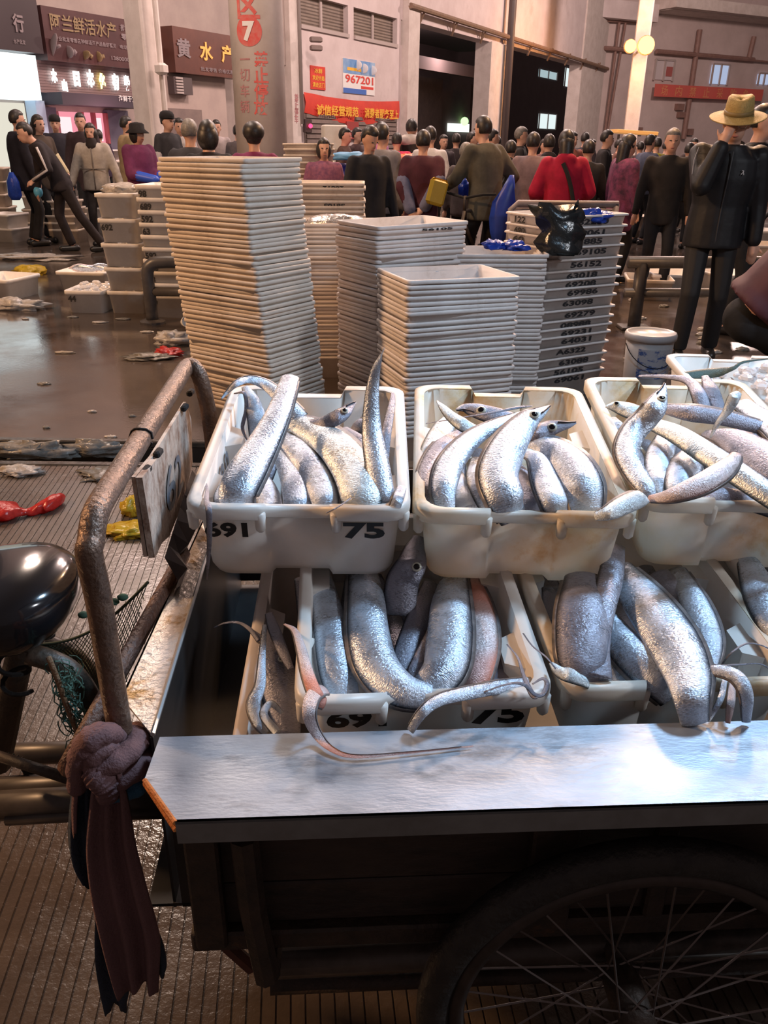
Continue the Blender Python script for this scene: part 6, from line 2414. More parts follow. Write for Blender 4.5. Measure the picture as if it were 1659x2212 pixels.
    J = dict(root=root, T=T, W=W, H=Hh, RH=RH, hands=hands, elb=elb, sh=sh, k=k, fwd=fwd, rgt=rgt, hd=hd, ft=ft, kn=kn)
    return o, J


BLACK = (.018, .018, .021)
NAVY = (.022, .026, .042)
CHAR = (.05, .045, .045)
# --- left group
o, J = person(30, 236, 12.4, 125, (.016, .015, .024), label='person in a black puffer coat, back turned, at the left edge', arms=((.30, .10, .80), (-.22, .30, 1.0)), hem=.72, puff=.035)
p = aty(24, 372, 12.1)
mb = MB()
mb.loft([[p + Vector((.03 * math.cos(a), .02 * math.sin(a), 0)) for a in [i * .7854 for i in range(8)]], [p + Vector((.09 * math.cos(a), .05 * math.sin(a), -.12)) for a in [i * .7854 for i in range(8)]],
         [p + Vector((.10 * math.cos(a), .06 * math.sin(a), -.30)) for a in [i * .7854 for i in range(8)]], [p + Vector((.06 * math.cos(a), .04 * math.sin(a), -.36)) for a in [i * .7854 for i in range(8)]]])
tag(build(mb, 'carrier_bag', M_BAGB, smooth=True), 'dark blue carrier bag held by the person in black puffer', 'bag')
o, J = person(50, 262, 11.5, -62, (.030, .024, .028), (.028, .022, .024), 'person bending forward in dark jacket with a pale sleeve stripe', h=1.74, lean=32, arms=((.18, .30, .62, 1), (-.16, .36, .92, 1)), feet=(-.05, -.42), hem=.78, head=(0, 15), elbow=((.3, -.3, -.6), (-.3, -.3, -.6)))
mb = MB()
for i in (1,):
    a, e_, h_ = J['sh'][i], J['elb'][i], J['hands'][i]
    off = -J['rgt'] * .0 + Vector((0, -.075, .0))
    mb.tube([a + off, a.lerp(e_, .5) + off, e_ + off, e_.lerp(h_, .9) + off], .016, 6)
build(mb, 'sleeve_stripe', solid((.62, .58, .58)), o, True)
for h_ in J['hands'][:1]:
    mb = MB()
    mb.ell(h_, (.06, .06, .075), None, 12, 8)
    build(mb, 'glove', mat('cyan_glove', (.10, .38, .55), rough=.4), o, True)
o, J = person(77, 247, 12.9, 62, (.09, .065, .05), BLACK, 'woman with light sleeves and brown waistcoat facing right', arms=((.26, .02, .82), (-.24, .18, .95)), hair='long', sleeve=(.68, .58, .36), hem=.74)
person(116, 248, 15.2, 20, (.035, .033, .045), BLACK, 'person in a dark beanie and coat by the blue-white doorway', hat='beanie', hem=.6, puff=.02)
person(171, 243, 14.6, 10, (.05, .032, .036), BLACK, 'person in a dark coat in front of the pink-lit window', hem=.6, puff=.015)
o, J = person(193, 265, 12.5, 8, (.46, .41, .36), (.035, .03, .032), 'woman in a cream windbreaker with dark trousers facing the camera', hair='bob', hem=.80, puff=.024, vox=.022, collar=1, arms=((.37, .08, .84), (-.37, .08, .84)))
T_ = J['T']
mb = MB()
mb.caps(T_((0, .06, 1.40)), T_((0, .05, 1.47)), .085, .075)
build(mb, 'scarf', solid((.03, .022, .022)), o, True)
mb = MB()
mb.tube([T_((0, .150, 1.38)), T_((0, .163, 1.2)), T_((0, .160, 1.0)), T_((0, .168, .82))], .009, 6)
mb.tube([T_((x_, .165 - .55 * x_ * x_ * 2, 1.10)) for x_ in (-.17, -.1, 0, .1, .17)], .006, 6)
build(mb, 'seam', solid((.2, .17, .15)), o, True)
person(212, 285, 17.0, 200, (.05, .03, .06), BLACK, 'small dark figure against the pink-lit window', h=1.6)
person(268, 250, 14.2, 120, (.40, .29, .16), BLACK, 'person in a tan coat turned to the right', hem=.62, puff=.02)
o, J = person(292, 264, 10.9, 55, (.17, .035, .105), BLACK, 'woman in a purple coat, black hat and blue sleeve guards', arms=((.10, .30, 1.06), (-.12, .30, 1.04)), hat='bucket', hem=.62, puff=.03, hair='bob', vox=.022)
for i in range(2):
    mb = MB()
    mb.caps(J['elb'][i].lerp(J['hands'][i], .35), J['elb'][i].lerp(J['hands'][i], 1.25), .062, .052)
    build(mb, 'sleeve_guard', mat('blue_guard', (.03, .10, .60), rough=.4), o, True)
person(357, 240, 13.0, 60, (.05, .048, .055), BLACK, 'person in a cap and black-and-white jacket by the square column', hat='cap', sleeve=(.55, .5, .5))
person(386, 254, 14.0, 20, (.55, .50, .48), BLACK, 'person in a white jacket right of the square column')
person(407, 264, 8.6, 180, (.045, .045, .055), BLACK, 'grey-haired person seen from behind over the tall stack', hairm=M_HAIRG, h=1.63)
person(447, 271, 7.4, 180, (.02, .018, .022), BLACK, 'person with black bobbed hair seen from behind over the tall stack', hair='bob', h=1.60)
person(466, 258, 16.2, 10, (.42, .36, .36), BLACK, 'person with pale jacket far behind the tall stack')
person(512, 268, 15.2, 160, (.14, .12, .13), BLACK, 'person in grey half hidden by the round pillar')
person(547, 274, 7.9, 190, (.20, .03, .10), BLACK, 'curly-haired person in magenta seen from behind over the tall stack', hair='curly', h=1.60)
# --- middle group
person(743, 275, 13.2, 75, (.13, .075, .06), BLACK, 'ruddy man in a brown jacket in profile before the shutter', skin=mat('ruddy_skin', (.70, .32, .24), rough=.5))
o, J = person(699, 314, 9.6, 10, mat('plaid_mauve', (.30, .10, .16), (.14, .05, .12), rough=.8, scale=22), BLACK, 'woman in a mauve plaid jacket behind the 21892 stack', h=1.48, hair='bob')
o, J = person(797, 288, 8.1, 28, (.022, .022, .027), BLACK, 'older man in a dark jacket looking down beside the 21892 stack', h=1.58, hem=.70, head=(10, 22), vox=.020, puff=.01)
person(824, 295, 9.1, 150, (.20, .19, .21), BLACK, 'person in a grey jacket standing behind the older man', h=1.62, hem=.80, puff=.02)
person(822, 262, 13.2, 70, mat('pink_pattern', (.62, .16, .36), (.42, .22, .42), rough=.8, scale=30), BLACK, 'woman in a pink patterned top in profile', hair='bun')
person(857, 286, 12.6, 170, (.72, .045, .12), BLACK, 'person in a bright red puffer seen from behind', puff=.03)
o, J = person(889, 256, 12.9, 165, (.04, .032, .03), BLACK, 'tall person in a black coat with a white hood', hem=.6, puff=.02)
mb = MB()
mb.ell(J['T']((0, -.06, 1.44)), (.17, .10, .085), None, 14, 9)
build(mb, 'hood', solid((.66, .60, .56)), o, True)
person(930, 272, 11.1, 175, (.66, .64, .66), BLACK, 'man in a white T-shirt seen from behind', sleeve='short')
o, J = person(914, 309, 8.9, 172, (.075, .020, .032), (.06, .018, .026), 'person in a maroon tunic, hands behind the back with yellow bag', h=1.56, arms=((.05, -.19, .93), (-.10, -.20, .90)), hem=.55, sleeve=(.16, .17, .27), puff=.03, vox=.022, elbow=((1, -.4, 0), (-1, -.4, 0)))
p = aty(944, 415, 8.55)
mb = MB()
Rb = rotz(.3) @ Matrix.Rotation(.25, 3, 'Y')
mb.bbox(p, (.19, .07, .25), Rb, .03)
tag(build(mb, 'yellow_bag', mat('yellow_case', (.66, .42, .04), rough=.45, bump=.2)), 'bright yellow padded bag held behind the maroon tunic', 'bag')
person(852, 350, 10.6, 60, (.45, .03, .22), BLACK, 'person in magenta bending behind the grey jacket', h=1.55, lean=55, arms=((.20, .40, .75, 1), (-.16, .45, .80, 1)))
o, J = person(1046, 263, 8.8, 215, (.095, .088, .068), (.02, .019, .02), 'man in an olive jacket leaning on a bicycle handlebar', h=1.70, arms=((.28, .12, .98), (-.24, .40, 1.08)), feet=(-.10, .12), puff=.025, lean=8, vox=.020, hem=.74)
person(1006, 316, 9.8, 150, (.10, .08, .08), BLACK, 'grey-haired person in dark clothes left of the olive jacket', h=1.45, hairm=M_HAIRG)
person(958, 290, 14.8, 20, (.06, .045, .05), BLACK, 'person facing the camera before the gateway, left one')
person(986, 287, 15.5, 170, (.04, .032, .035), BLACK, 'dark-haired person from behind near the glowing sign')
person(1019, 284, 14.4, 80, (.10, .06, .06), BLACK, 'person in profile between glowing sign and olive jacket')
person(1063, 278, 12.5, 100, (.05, .04, .04), BLACK, 'dark person just right behind the olive jacket')
person(1125, 273, 12.6, 88, (.04, .035, .036), BLACK, 'man with short hair in profile facing right', bald=False, hairm=M_HAIRG)
person(1104, 304, 10.7, 165, (.025, .022, .025), BLACK, 'person in a black hooded jacket left of the mauve jacket', hood=1)
person(1152, 302, 9.7, 160, (.22, .155, .165), (.10, .07, .08), 'person in a mauve grey jacket seen from behind', h=1.56, hem=.60, puff=.02)
person(1188, 289, 11.0, 175, (.022, .020, .025), BLACK, 'person in black between mauve and red jackets', hood=1)
o, J = person(1225, 294, 8.4, 178, (.42, .012, .045), BLACK, 'woman in a crimson jacket with a black shoulder strap', h=1.57, hair='long', arms=((.24, .22, 1.02), (-.24, .22, 1.02)), hood=1, puff=.035, hem=.72, vox=.020)
T_ = J['T']
mb = MB()
sp = [(-.04, -.150, 1.40), (.02, -.175, 1.28), (.075, -.182, 1.12), (.115, -.178, .95), (.13, -.17, .80)]
pts = [T_(v) for v in sp]
mb.tube([Vector(p) for p in spline([tuple(p) for p in pts], 16)], .020, 8, flat=.5)
build(mb, 'shoulder_strap', M_DARK, o)
person(1274, 301, 10.0, 172, (.022, .020, .022), BLACK, 'man in a black jacket right of the crimson one', hem=.7)
person(1311, 280, 12.8, 80, (.028, .024, .026), BLACK, 'man in black in profile facing right')
person(1356, 309, 9.6, 110, mat('purple_pattern', (.20, .04, .11), (.05, .015, .045), rough=.8, scale=16), BLACK, 'woman with long hair in a purple patterned coat', h=1.55, hair='long', hem=.62, puff=.02)
o, J = person(1456, 281, 8.9, -12, (.022, .019, .018), BLACK, 'man in a black T-shirt and jacket facing the camera', h=1.60, vox=.020, hem=.74, wide=1.12, arms=((.30, .02, .80), (-.28, .05, .80)), feet=(0, .05), hairm=M_HAIRG)
fars = [(1238, 284, 14.5, 20, (.40, .14, .10), 'in orange'), (1405, 290, 13.5, 120, (.10, .11, .16), 'in slate blue'), (1422, 296, 15, 200, (.5, .42, .06), 'in a yellow waistcoat'), (1500, 298, 15.5, 10, (.07, .05, .05), 'with a brown coat'),
        (1338, 300, 16, 60, (.20, .10, .08), 'in rust red'), (1385, 305, 17, 190, (.09, .06, .06), 'in dull brown'), (1265, 285, 16.5, 160, (.05, .04, .05), 'in dark plum'), (1490, 318, 13, 150, (.10, .08, .09), 'in grey under the banner'),
        (1648, 305, 12.5, 20, (.30, .16, .12), 'in terracotta at the right edge'), (1280, 300, 18, 20, (.16, .10, .10), 'in mid brown'), (1175, 300, 15.5, 30, (.22, .11, .10), 'in dull red'), (1075, 292, 16.8, 190, (.06, .045, .05), 'in near black'),
        (1440, 305, 18.5, 100, (.28, .2, .18), 'in pale brown'), (905, 290, 17, 20, (.10, .07, .07), 'in dark brown near the pier'), (1630, 318, 10.5, 170, (.12, .09, .08), 'in taupe behind the hat'), (770, 275, 15, 60, (.09, .05, .05), 'with dark red coat by the cabinet')]
for (x_, y_, Y_, f_, c_, l_) in fars:
    person(x_, y_, Y_, f_, c_, BLACK, 'distant market-goer ' + l_ + ' in the far crowd', group='people in the far crowd', vox=.034)
# --- the man in the straw hat
hatY = 5.9
M_SUIT = mat('black_tracksuit', (.0055, .006, .008), (.009, .010, .013), rough=.55, scale=9, bump=.5, bscale=7, spec=.35)
o, J = person(1592, 250, hatY, -14, M_SUIT, mat('black_trousers', (.005, .005, .006), (.008, .008, .010), rough=.7, scale=9, bump=.4, bscale=8), 'man in a straw hat and black tracksuit touching his glasses', h=1.72, vox=.010,
              arms=((.085, .205, 1.462), (-.27, .02, .80)), elbow=((.40, -.05, -1.0), (-.5, -.8, -.3)), lean=3, side=-2, head=(-6, 14), feet=(.05, -.10), hem=.80, puff=.022, wide=1.08, x=aty(1592, 300, hatY).x - .02)
Hh, T_, RH = J['H'], J['T'], J['RH']
M_STRAW = mat('straw', (.40, .29, .10), (.30, .21, .07), rough=.7, scale=60, bump=.4, bscale=120)
rings = []
for (r_, z) in ((.092, .048), (.097, .060), (.094, .11), (.086, .145), (.070, .158), (.045, .150), (.003, .143)):
    rings.append([Hh((r_ * .92 * math.cos(2 * math.pi * j / 32), r_ * 1.13 * math.sin(2 * math.pi * j / 32) - .010, z + (.008 * math.cos(4 * math.pi * j / 32) if z > .14 else 0))) for j in range(32)])
mb = MB()
mb.loft(rings)
build(mb, 'hat_crown', M_STRAW, o, True)
rings = []
for (r_, dz) in ((.088, .0), (.125, -.004), (.165, .002), (.188, .012), (.190, .017), (.186, .018), (.165, .009), (.125, .004), (.088, .008)):
    ring = []
    for j in range(40):
        a = 2 * math.pi * j / 40
        sidec = abs(math.cos(a)) ** 2
        ring.append(Hh((r_ * .94 * math.cos(a), r_ * 1.10 * math.sin(a) - .010, .052 + dz - (r_ - .09) * .38 * (1 - sidec) - (r_ - .09) * .30 * sidec)))
    rings.append(ring)
rings.append(rings[0])
mb = MB()
mb.loft(rings, True, False, False)
build(mb, 'hat_brim', M_STRAW, o, True)
mb = MB()
mb.loft([[Hh((r_ * .92 * math.cos(2 * math.pi * j / 32), r_ * 1.13 * math.sin(2 * math.pi * j / 32) - .010, z)) for j in range(32)] for (r_, z) in ((.097, .054), (.101, .056), (.100, .078), (.096, .080))], True, False, False)
build(mb, 'hat_band', mat('dark_straw', (.20, .14, .05), rough=.6), o, True)
mb = MB()
for sx in (1, -1):
    mb.tube([Hh((sx * .036 + .024 * math.cos(a), .104, .008 + .020 * math.sin(a))) for a in [i * .449 for i in range(14)]], .0022, 6, closed=True)
    mb.tube([Hh((sx * .060, .103, .012)), Hh((sx * .080, .04, .016)), Hh((sx * .078, -.01, .008))], .0022, 5)
mb.tube([Hh((-.012, .108, .012)), Hh((0, .110, .016)), Hh((.012, .108, .012))], .002, 5)
build(mb, 'glasses', mat('steel_specs', (.5, .46, .42), rough=.2, metal=.9), o)
mb = MB()
mb.tube([T_((0, .150, 1.42)), T_((0, .165, 1.25)), T_((0, .150, 1.08)), T_((0, .16, .82))], .005, 6)
build(mb, 'zip', mat('zip_black', (.03, .03, .033), rough=.4), o)
mb = MB()
c = T_((-.085, .152, 1.295))
for (a, b) in (((0, .014), (-.008, -.012)), ((0, .004), (.010, -.010)), ((-.006, .010), (.006, .016))):
    mb.tube([c + J['rgt'] * a[0] + UP * a[1], c + J['rgt'] * b[0] + UP * b[1]], .003, 5)
build(mb, 'chest_emblem', mat('pale_emblem', (.6, .6, .6), rough=.5), o)
mb = MB()
a, e_ = J['sh'][0], J['elb'][0]
pts = [a + Vector((-.04, -.065, .045)), a.lerp(e_, .35) + Vector((-.065, -.045, .03)), a.lerp(e_, .7) + Vector((-.07, -.03, .01))]
mb.tube(pts, .0028, 5)
build(mb, 'sleeve_piping', mat('grey_piping', (.22, .22, .24), rough=.4), o)
# wrinkles: collar
mb = MB()
mb.loft([[T_((.078 * math.cos(2 * math.pi * j / 20), .085 * math.sin(2 * math.pi * j / 20) + .005, z + .015 * math.sin(2 * math.pi * j / 20) * -1)) for j in range(20)] for z in (1.42, 1.468)], True, False, False)
build(mb, 'collar', M_SUIT, o, True)
# person right behind the hat
person(1648, 238, 6.9, 60, (.012, .012, .014), BLACK, 'dark-haired person in black right behind the straw hat', h=1.74)
# --- maroon person cut by the right edge, crouched on a low seat
mp = aty(1612, 690, 4.35)
o, J = person(1700, 430, 4.35, 68, mat('maroon_coat', (.075, .018, .028), (.055, .014, .022), rough=.7, scale=6, bump=.3, bscale=8), (.012, .012, .013), 'person in a maroon coat bending down at the right photo edge', h=1.66, lean=38,
              arms=((.16, .40, .50, 1), (-.16, .42, .48, 1)), feet=(.26, .06), puff=.05, vox=.018, hem=1.0, drop=.30, at=(mp.x, mp.y))

# ------------------------------------------------------------------ things among the people
# bicycle at the olive jacket
bc = aty(985, 440, 8.35)
o = thing('bicycle', 'black bicycle held by the man in the olive jacket', 'bicycle', (bc.x, 8.35, 0))
bdir = Vector((.55, .83, 0)).normalized()


def bwheel(c):
    mb = MB()
    mb.tube([c + bdir * (.31 * math.cos(2 * math.pi * k / 40)) + UP * (.31 * math.sin(2 * math.pi * k / 40)) for k in range(40)], .02, 8, closed=True)
    w_ = build(mb, 'wheel', M_RUBBER, o, True)
    for k in range(14):
        a = 2 * math.pi * k / 14
        mb = MB()
        mb.tube([c, c + bdir * (.30 * math.cos(a)) + UP * (.30 * math.sin(a))], .002, 4)
        build(mb, 'spoke', MATS['spoke_steel'], w_)


c0 = Vector((bc.x, 8.35, .33))
c1 = c0 + bdir * 1.0
bwheel(c0)
bwheel(c1)
mb = MB()
hd_, st, bb = c0 + bdir * .18 + UP * .50, c0 + bdir * .66 + UP * .48, c0 + bdir * .55
for a, b in ((c0, hd_), (hd_, st), (hd_ - UP * .1, bb), (st, bb), (bb, c1), (st, c1), (hd_, hd_ + UP * .14)):
    mb.tube([a, b], .017, 8)
build(mb, 'frame', M_DARKRUST, o, True)
sdv = Vector((-bdir.y, bdir.x, 0))
mb = MB()
mb.tube([hd_ + UP * .16 + sdv * .27 + bdir * .12, hd_ + UP * .16 + sdv * .2, hd_ + UP * .12, hd_ + UP * .16 - sdv * .2, hd_ + UP * .16 - sdv * .27 + bdir * .12], .013, 8)
build(mb, 'handlebar', M_DARK, o, True)
mb = MB()
mb.ell(st + UP * .12, (.07, .13, .04), rotz(-.58))
build(mb, 'saddle', M_BLACKLEATHER, o, True)
# blue tarpaulin bag hanging behind the olive jacket
p = aty(1097, 378, 8.45)
mb = MB()
rings = []
for (dz, a, b, dx) in ((0, .02, .02, .04), (-.10, .055, .04, .02), (-.25, .10, .06, -.02), (-.40, .095, .06, -.05), (-.52, .07, .05, -.05), (-.62, .05, .03, -.05)):
    rings.append([p + Vector((dx + a * math.cos(t * .5236) * (1 + .3 * math.sin(t * 2.1 + dz * 9)), b * math.sin(t * .5236) * (1 + .4 * math.sin(t * 3.1 + dz * 7)), dz)) for t in range(12)])
mb.loft(rings)
tag(build(mb, 'tarpaulin_bag', mat('blue_tarpaulin', (.02, .06, .42), (.015, .04, .3), rough=.4, scale=6), smooth=True), 'bright blue tarpaulin bag hanging behind the olive jacket', 'bag')
p = aty(1003, 405, 8.9)
crumple('blue_bag', p - UP * .08, (.06, .05, .10), M_BAGB, 'small blue bag hanging at the bicycle handlebar', seed=51)
# blue padded bundle left of the older man
crumple('quilted_bundle', Vector((aty(742, 345, 10.6).x, 10.6, .80)), (.34, .22, .26), mat('blue_quilt', (.05, .05, .34), (.035, .035, .25), rough=.5, scale=5), 'big royal blue quilted bundle behind the plaid jacket', 'bundle', seed=52, amp=.2)
crumple('blue_cloth', Vector((aty(755, 328, 10.5).x, 10.5, 1.24)), (.24, .16, .06), mat('light_blue_cloth', (.10, .28, .50), rough=.6), 'light blue cloth on top of the quilted bundle', 'cloth', seed=53, amp=.3)
crumple('orange_bag', aty(883, 352, 12.0) - UP * .05, (.22, .16, .10), mat('orange_film', (.85, .16, .05), rough=.4), 'bright orange bag on a table behind the older man', seed=54)
# foam boxes before the shutter
for i, (x_, y_, lab) in enumerate(((722, 290, 'upper white foam box before the left shutter'), (722, 312, 'lower white foam box before the left shutter'))):
    p = aty(x_, y_, 13.6)
    mb = MB()
    mb.bbox(p, (.36, .34, .26 if i == 0 else .17), rotz(.2), .02)
    b_ = build(mb, 'foam_box', mat('foam_white', (.78, .74, .68), (.7, .66, .6), rough=.8, scale=10))
    tag(b_, lab, 'box')
p = aty(722, 330, 13.6)
mb = MB()
mb.bbox((p.x, 13.6, (p.z - .12) / 2 + .06), (.5, .4, p.z + .0), None, .02)
tag(build(mb, 'table', M_BOX), 'pale crate table under the white foam boxes', 'table')
# market table with produce in the middle
p = aty(880, 368, 12.0)
o = thing('market_table', 'long white table behind the older man and maroon tunic', 'table', (p.x, 12, 0))
mb = MB()
mb.bbox((p.x, 12.0, p.z - .03), (1.6, .7, .05), None, .01)
build(mb, 'table_top', M_BOX, o)
for dx in (-.7, .7):
    for dy in (-.3, .3):
        mb = MB()
        mb.bbox((p.x + dx, 12 + dy, (p.z - .05) / 2), (.05, .05, p.z - .05), None, .005)
        build(mb, 'leg', M_BOX, o)
# grey trolley rail in front of the crimson jacket
zt5 = aty(1200, 440, 7.9).z
x0_, x1_ = aty(1105, 440, 7.9).x, aty(1336, 440, 7.9).x
o = thing('hand_trolley', 'grey flat hand trolley in front of the crimson jacket', 'trolley', ((x0_ + x1_) / 2, 7.9, 0))
M_TRO = mat('grey_trolley', (.30, .25, .25), (.22, .18, .18), rough=.5, scale=8)
mb = MB()
mb.tube([(x0_, 7.9, .12), (x0_, 7.9, zt5 - .05), (x0_ + .06, 7.9, zt5), (x1_, 7.9, zt5)], .03, 10)
mb.tube([(x1_ - .02, 7.9, .12), (x1_ - .02, 7.9, zt5)], .03, 10)
build(mb, 'frame', M_TRO, o, True)
mb = MB()
mb.bbox(((x0_ + x1_) / 2, 7.98, zt5 - .12), (x1_ - x0_, .02, .15), None, .004)
build(mb, 'panel', M_TRO, o)
mb = MB()
mb.bbox(((x0_ + x1_) / 2, 8.05, .16), (x1_ - x0_, .3, .05), None, .006)
build(mb, 'deck', M_TRO, o)
for xx in (x0_ + .12, x1_ - .12):
    mb = MB()
    mb.cyl((xx, 8.0, .065), (xx, 8.08, .065), .065, n=16)
    build(mb, 'wheel', M_RUBBER, o, True)

# ------------------------------------------------------------------ crates farther back


def column(px, py, n, label, group, yaw=0.0, sc=(1.3, 1.1, 1.0), dz=.205, m=None, seed=1):
    p = atz(px, py)
    rr2 = random.Random(seed)
    for k in range(n):
        boxcrate(p.x + rr2.uniform(-.03, .03), p.y + rr2.uniform(-.03, .03), k * dz * sc[2], yaw + rr2.uniform(-.06, .06), label, group, sz_=sc, me=m)


NB2 = nested('box', M_STACK)
cols = [(150, 522, 5, .10), (95, 505, 4, .2), (25, 520, 2, .2), (5, 500, 5, .2), (145, 472, 5, .205), (248, 452, 6, .205), (272, 460, 5, .205), (216, 500, 2, .2), (228, 462, 5, .205), (320, 456, 5, .205), (350, 452, 5, .205), (455, 446, 5, .2), (495, 446, 5, .2),
        (20, 640, 1, .2), (1310, 470, 4, .2), (1345, 455, 5, .2), (1392, 450, 5, .2), (1295, 440, 6, .2), (1400, 640, 1, .2), (1440, 628, 1, .2), (1560, 628, 1, .2), (1640, 600, 2, .2), (1620, 560, 2, .2), (1530, 560, 2, .2), (1350, 520, 2, .2), (1450, 480, 3, .2), (1560, 470, 4, .2), (1600, 440, 5, .2),
        (875, 470, 3, .2), (1000, 455, 4, .2), (960, 450, 4, .2), (1065, 452, 4, .2)]
for i, (x_, y_, n_, dz_) in enumerate(cols):
    side_ = 'left' if x_ < 600 else ('middle' if x_ < 1150 else 'right')
    column(x_, y_, n_, 'pale market crate stacked in the %s background' % side_, 'pale crates in the %s background' % side_, yaw=.3 * math.sin(i * 2.3), dz=dz_, seed=i, m=NB2 if i % 3 == 0 else None)

# ================================================================== CLOTH, NET AND OTHER THINGS HUNG ON THE TRICYCLE
M_MAUVE = mat('mauve_mesh_cloth', (.17, .092, .098), (.125, .066, .072), rough=.85, scale=5, bump=.35, bscale=260, detail=3)
M_NAVYC = mat('navy_cloth', (.022, .036, .062), (.015, .026, .046), rough=.85, scale=6, bump=.5, bscale=150)
M_BLUEC = mat('blue_cloth', (.03, .12, .22), (.02, .08, .15), rough=.85, scale=6, bump=.5, bscale=150)


def strip(px, Y, m, name, parent, folds=4, amp=.010, seed=0, ragged=.006, th=.004):
    """hanging sheet: px = (x, y, width in pixels) down its length"""
    n, k = 40, 30
    S_p = spline([(aty(x, y, Y).x, aty(x, y, Y).z, w_ * depth(aty(x, y, Y)) / FPX) for (x, y, w_) in px], n)
    fr, bk = [], []
    for i, (cx, cz, w_) in enumerate(S_p):
        u0 = i / (n - 1)
        a, b = [], []
        for j in range(k):
            u = j / (k - 1)
            ph = u * math.pi * 2 * folds + seed + .8 * math.sin(u0 * 2.5)
            d = amp * (.5 + .5 * u0) * math.sin(ph) + .5 * amp * math.sin(ph * .43 + 2)
            z = cz
            if i == n - 1:
                z += ragged * .4 * math.sin(j * .9 + seed) + ragged * math.sin(j * .25 + seed)
            p = Vector((cx + (u - .5) * w_, Y + d, z))
            a.append(p)
            b.append(p + Vector((0, th, 0)))
        fr.append(a)
        bk.append(b)
    rings = [fr[i] + bk[i][::-1] for i in range(n)]
    mb = MB()
    mb.loft(rings)
    return build(mb, name, m, parent, True)


kn_ = aty(252, 1618, rb.y)
cl = thing('tied_cloth', 'mauve and navy mesh cloth knotted round the hoop post', 'cloth', (kn_.x, kn_.y - .05, kn_.z - .5))


def loop(c, r, tr, tiltx, tilty, m, name, flat=1.6, sq=1.0):
    R = Matrix.Rotation(tilty, 3, 'Y') @ Matrix.Rotation(tiltx, 3, 'X')
    pts = []
    for i in range(28):
        a = 2 * math.pi * i / 28
        pts.append(Vector(c) + R @ Vector((r * math.cos(a), r * sq * math.sin(a), .004 * math.sin(3 * a))))
    mb = MB()
    mb.tube(pts, [tr * (1 + .12 * math.sin(i * 1.9)) for i in range(28)], 12, closed=True)
    return build(mb, name, m, cl, True)


def strand(px, r, m, name, n=40):
    pts = [Vector(q) for q in spline([tuple(aty(x_, y_, rb.y + dy)) for (x_, y_, dy) in px], n)]
    mb = MB()
    mb.tube(pts, [r * (.75 + .25 * math.sin(math.pi * i / (n - 1)) + .06 * math.sin(i * 1.3)) for i in range(n)], 14, flat=1.25)
    return build(mb, name, m, cl, True)


strand([(300, 1590, .02), (306, 1625, -.005), (285, 1660, -.04), (240, 1682, -.055), (205, 1672, -.05), (192, 1648, -.05)], .017, M_MAUVE, 'wrap')
strand([(298, 1612, .02), (310, 1655, -.005), (290, 1692, -.035), (248, 1706, -.05), (214, 1694, -.045)], .016, M_BLUEC, 'wrap')
strand([(292, 1575, .02), (300, 1598, -.01), (276, 1626, -.04), (244, 1648, -.058), (214, 1656, -.06), (200, 1640, -.06), (214, 1622, -.058), (240, 1614, -.04)], .015, M_MAUVE, 'wrap')
strand([(168, 1700, -.05), (170, 1650, -.055), (184, 1612, -.055), (208, 1590, -.05), (236, 1588, -.03), (250, 1600, .0)], .017, M_MAUVE, 'wrap')
strand([(196, 1655, -.062), (216, 1672, -.066), (232, 1690, -.066), (236, 1720, -.066)], .018, M_MAUVE, 'wrap')
strip([(196, 1615, 30), (178, 1690, 46), (176, 1790, 66), (184, 1860, 72), (200, 1905, 50)], rb.y - .050, M_NAVYC, 'hanging_end', cl, 2.0, .008, 1, .010)
strip([(176, 1640, 14), (162, 1720, 14), (160, 1800, 12)], rb.y - .062, M_MAUVE, 'hanging_edge', cl, .5, .003, 2)
strip([(232, 1662, 58), (236, 1740, 84), (240, 1830, 104), (258, 1930, 118), (282, 2030, 122), (292, 2110, 100), (296, 2142, 88)], rb.y - .066, M_MAUVE, 'hanging_end', cl, 2.6, .009, 3, .006)
strip([(226, 1860, 20), (230, 1950, 42), (236, 2060, 56), (248, 2130, 60), (250, 2176, 44)], rb.y - .055, M_NAVYC, 'hanging_end', cl, 1.2, .006, 4, .008)
strip([(318, 1990, 26), (334, 2040, 34), (342, 2085, 34), (342, 2106, 26)], rb.y - .055, M_NAVYC, 'hanging_end', cl, 1.0, .005, 5, .004)

# fishing net slung between the cycle frame and the bed
M_NET = mat('green_net_cord', (.035, .060, .045), (.06, .085, .06), rough=.8, scale=40)


def netp(u, v):
    tx, ty = 66 + 254 * u, 1392 - 95 * u + 30 * math.sin(math.pi * u) - 40 * u * u
    bx, by = 110 + 150 * u, 1450 + 120 * u + 30 * math.sin(math.pi * u)
    Yd = 1.17 - .16 * v + .05 * math.sin(math.pi * v) * (1 - u) + .02 * u
    return aty(tx + (bx - tx) * v, ty + (by - ty) * v, Yd)


net = thing('fishing_net', 'green fishing net slung between the saddle frame and the bed', 'net', netp(.5, 1))
mb = MB()
nu, nv = 30, 16
for i in range(nu + 1):
    for s_ in (1, -1):
        pts = []
        for j in range(nv + 1):
            u = i / nu + s_ * .5 * j / nv
            if 0 <= u <= 1:
                pts.append(netp(u, j / nv))
        if len(pts) > 2:
            mb.tube(pts, .0008, 3, cap=False)
for i in range(1, 16):
    for s_ in (1, -1):
        pts = []
        for j in range(nv + 1):
            u = (-i / nu if s_ > 0 else 1 + i / nu) + s_ * .5 * j / nv
            if 0 <= u <= 1:
                pts.append(netp(u, j / nv))
        if len(pts) > 2:
            mb.tube(pts, .0008, 3, cap=False)
b_ = build(mb, 'mesh', M_NET, net, kind='stuff')
mb = MB()
mb.tube([netp(i / 20, 0) for i in range(21)], .0028, 6)
mb.tube([netp(i / 20, 1) for i in range(21)], .0020, 6)
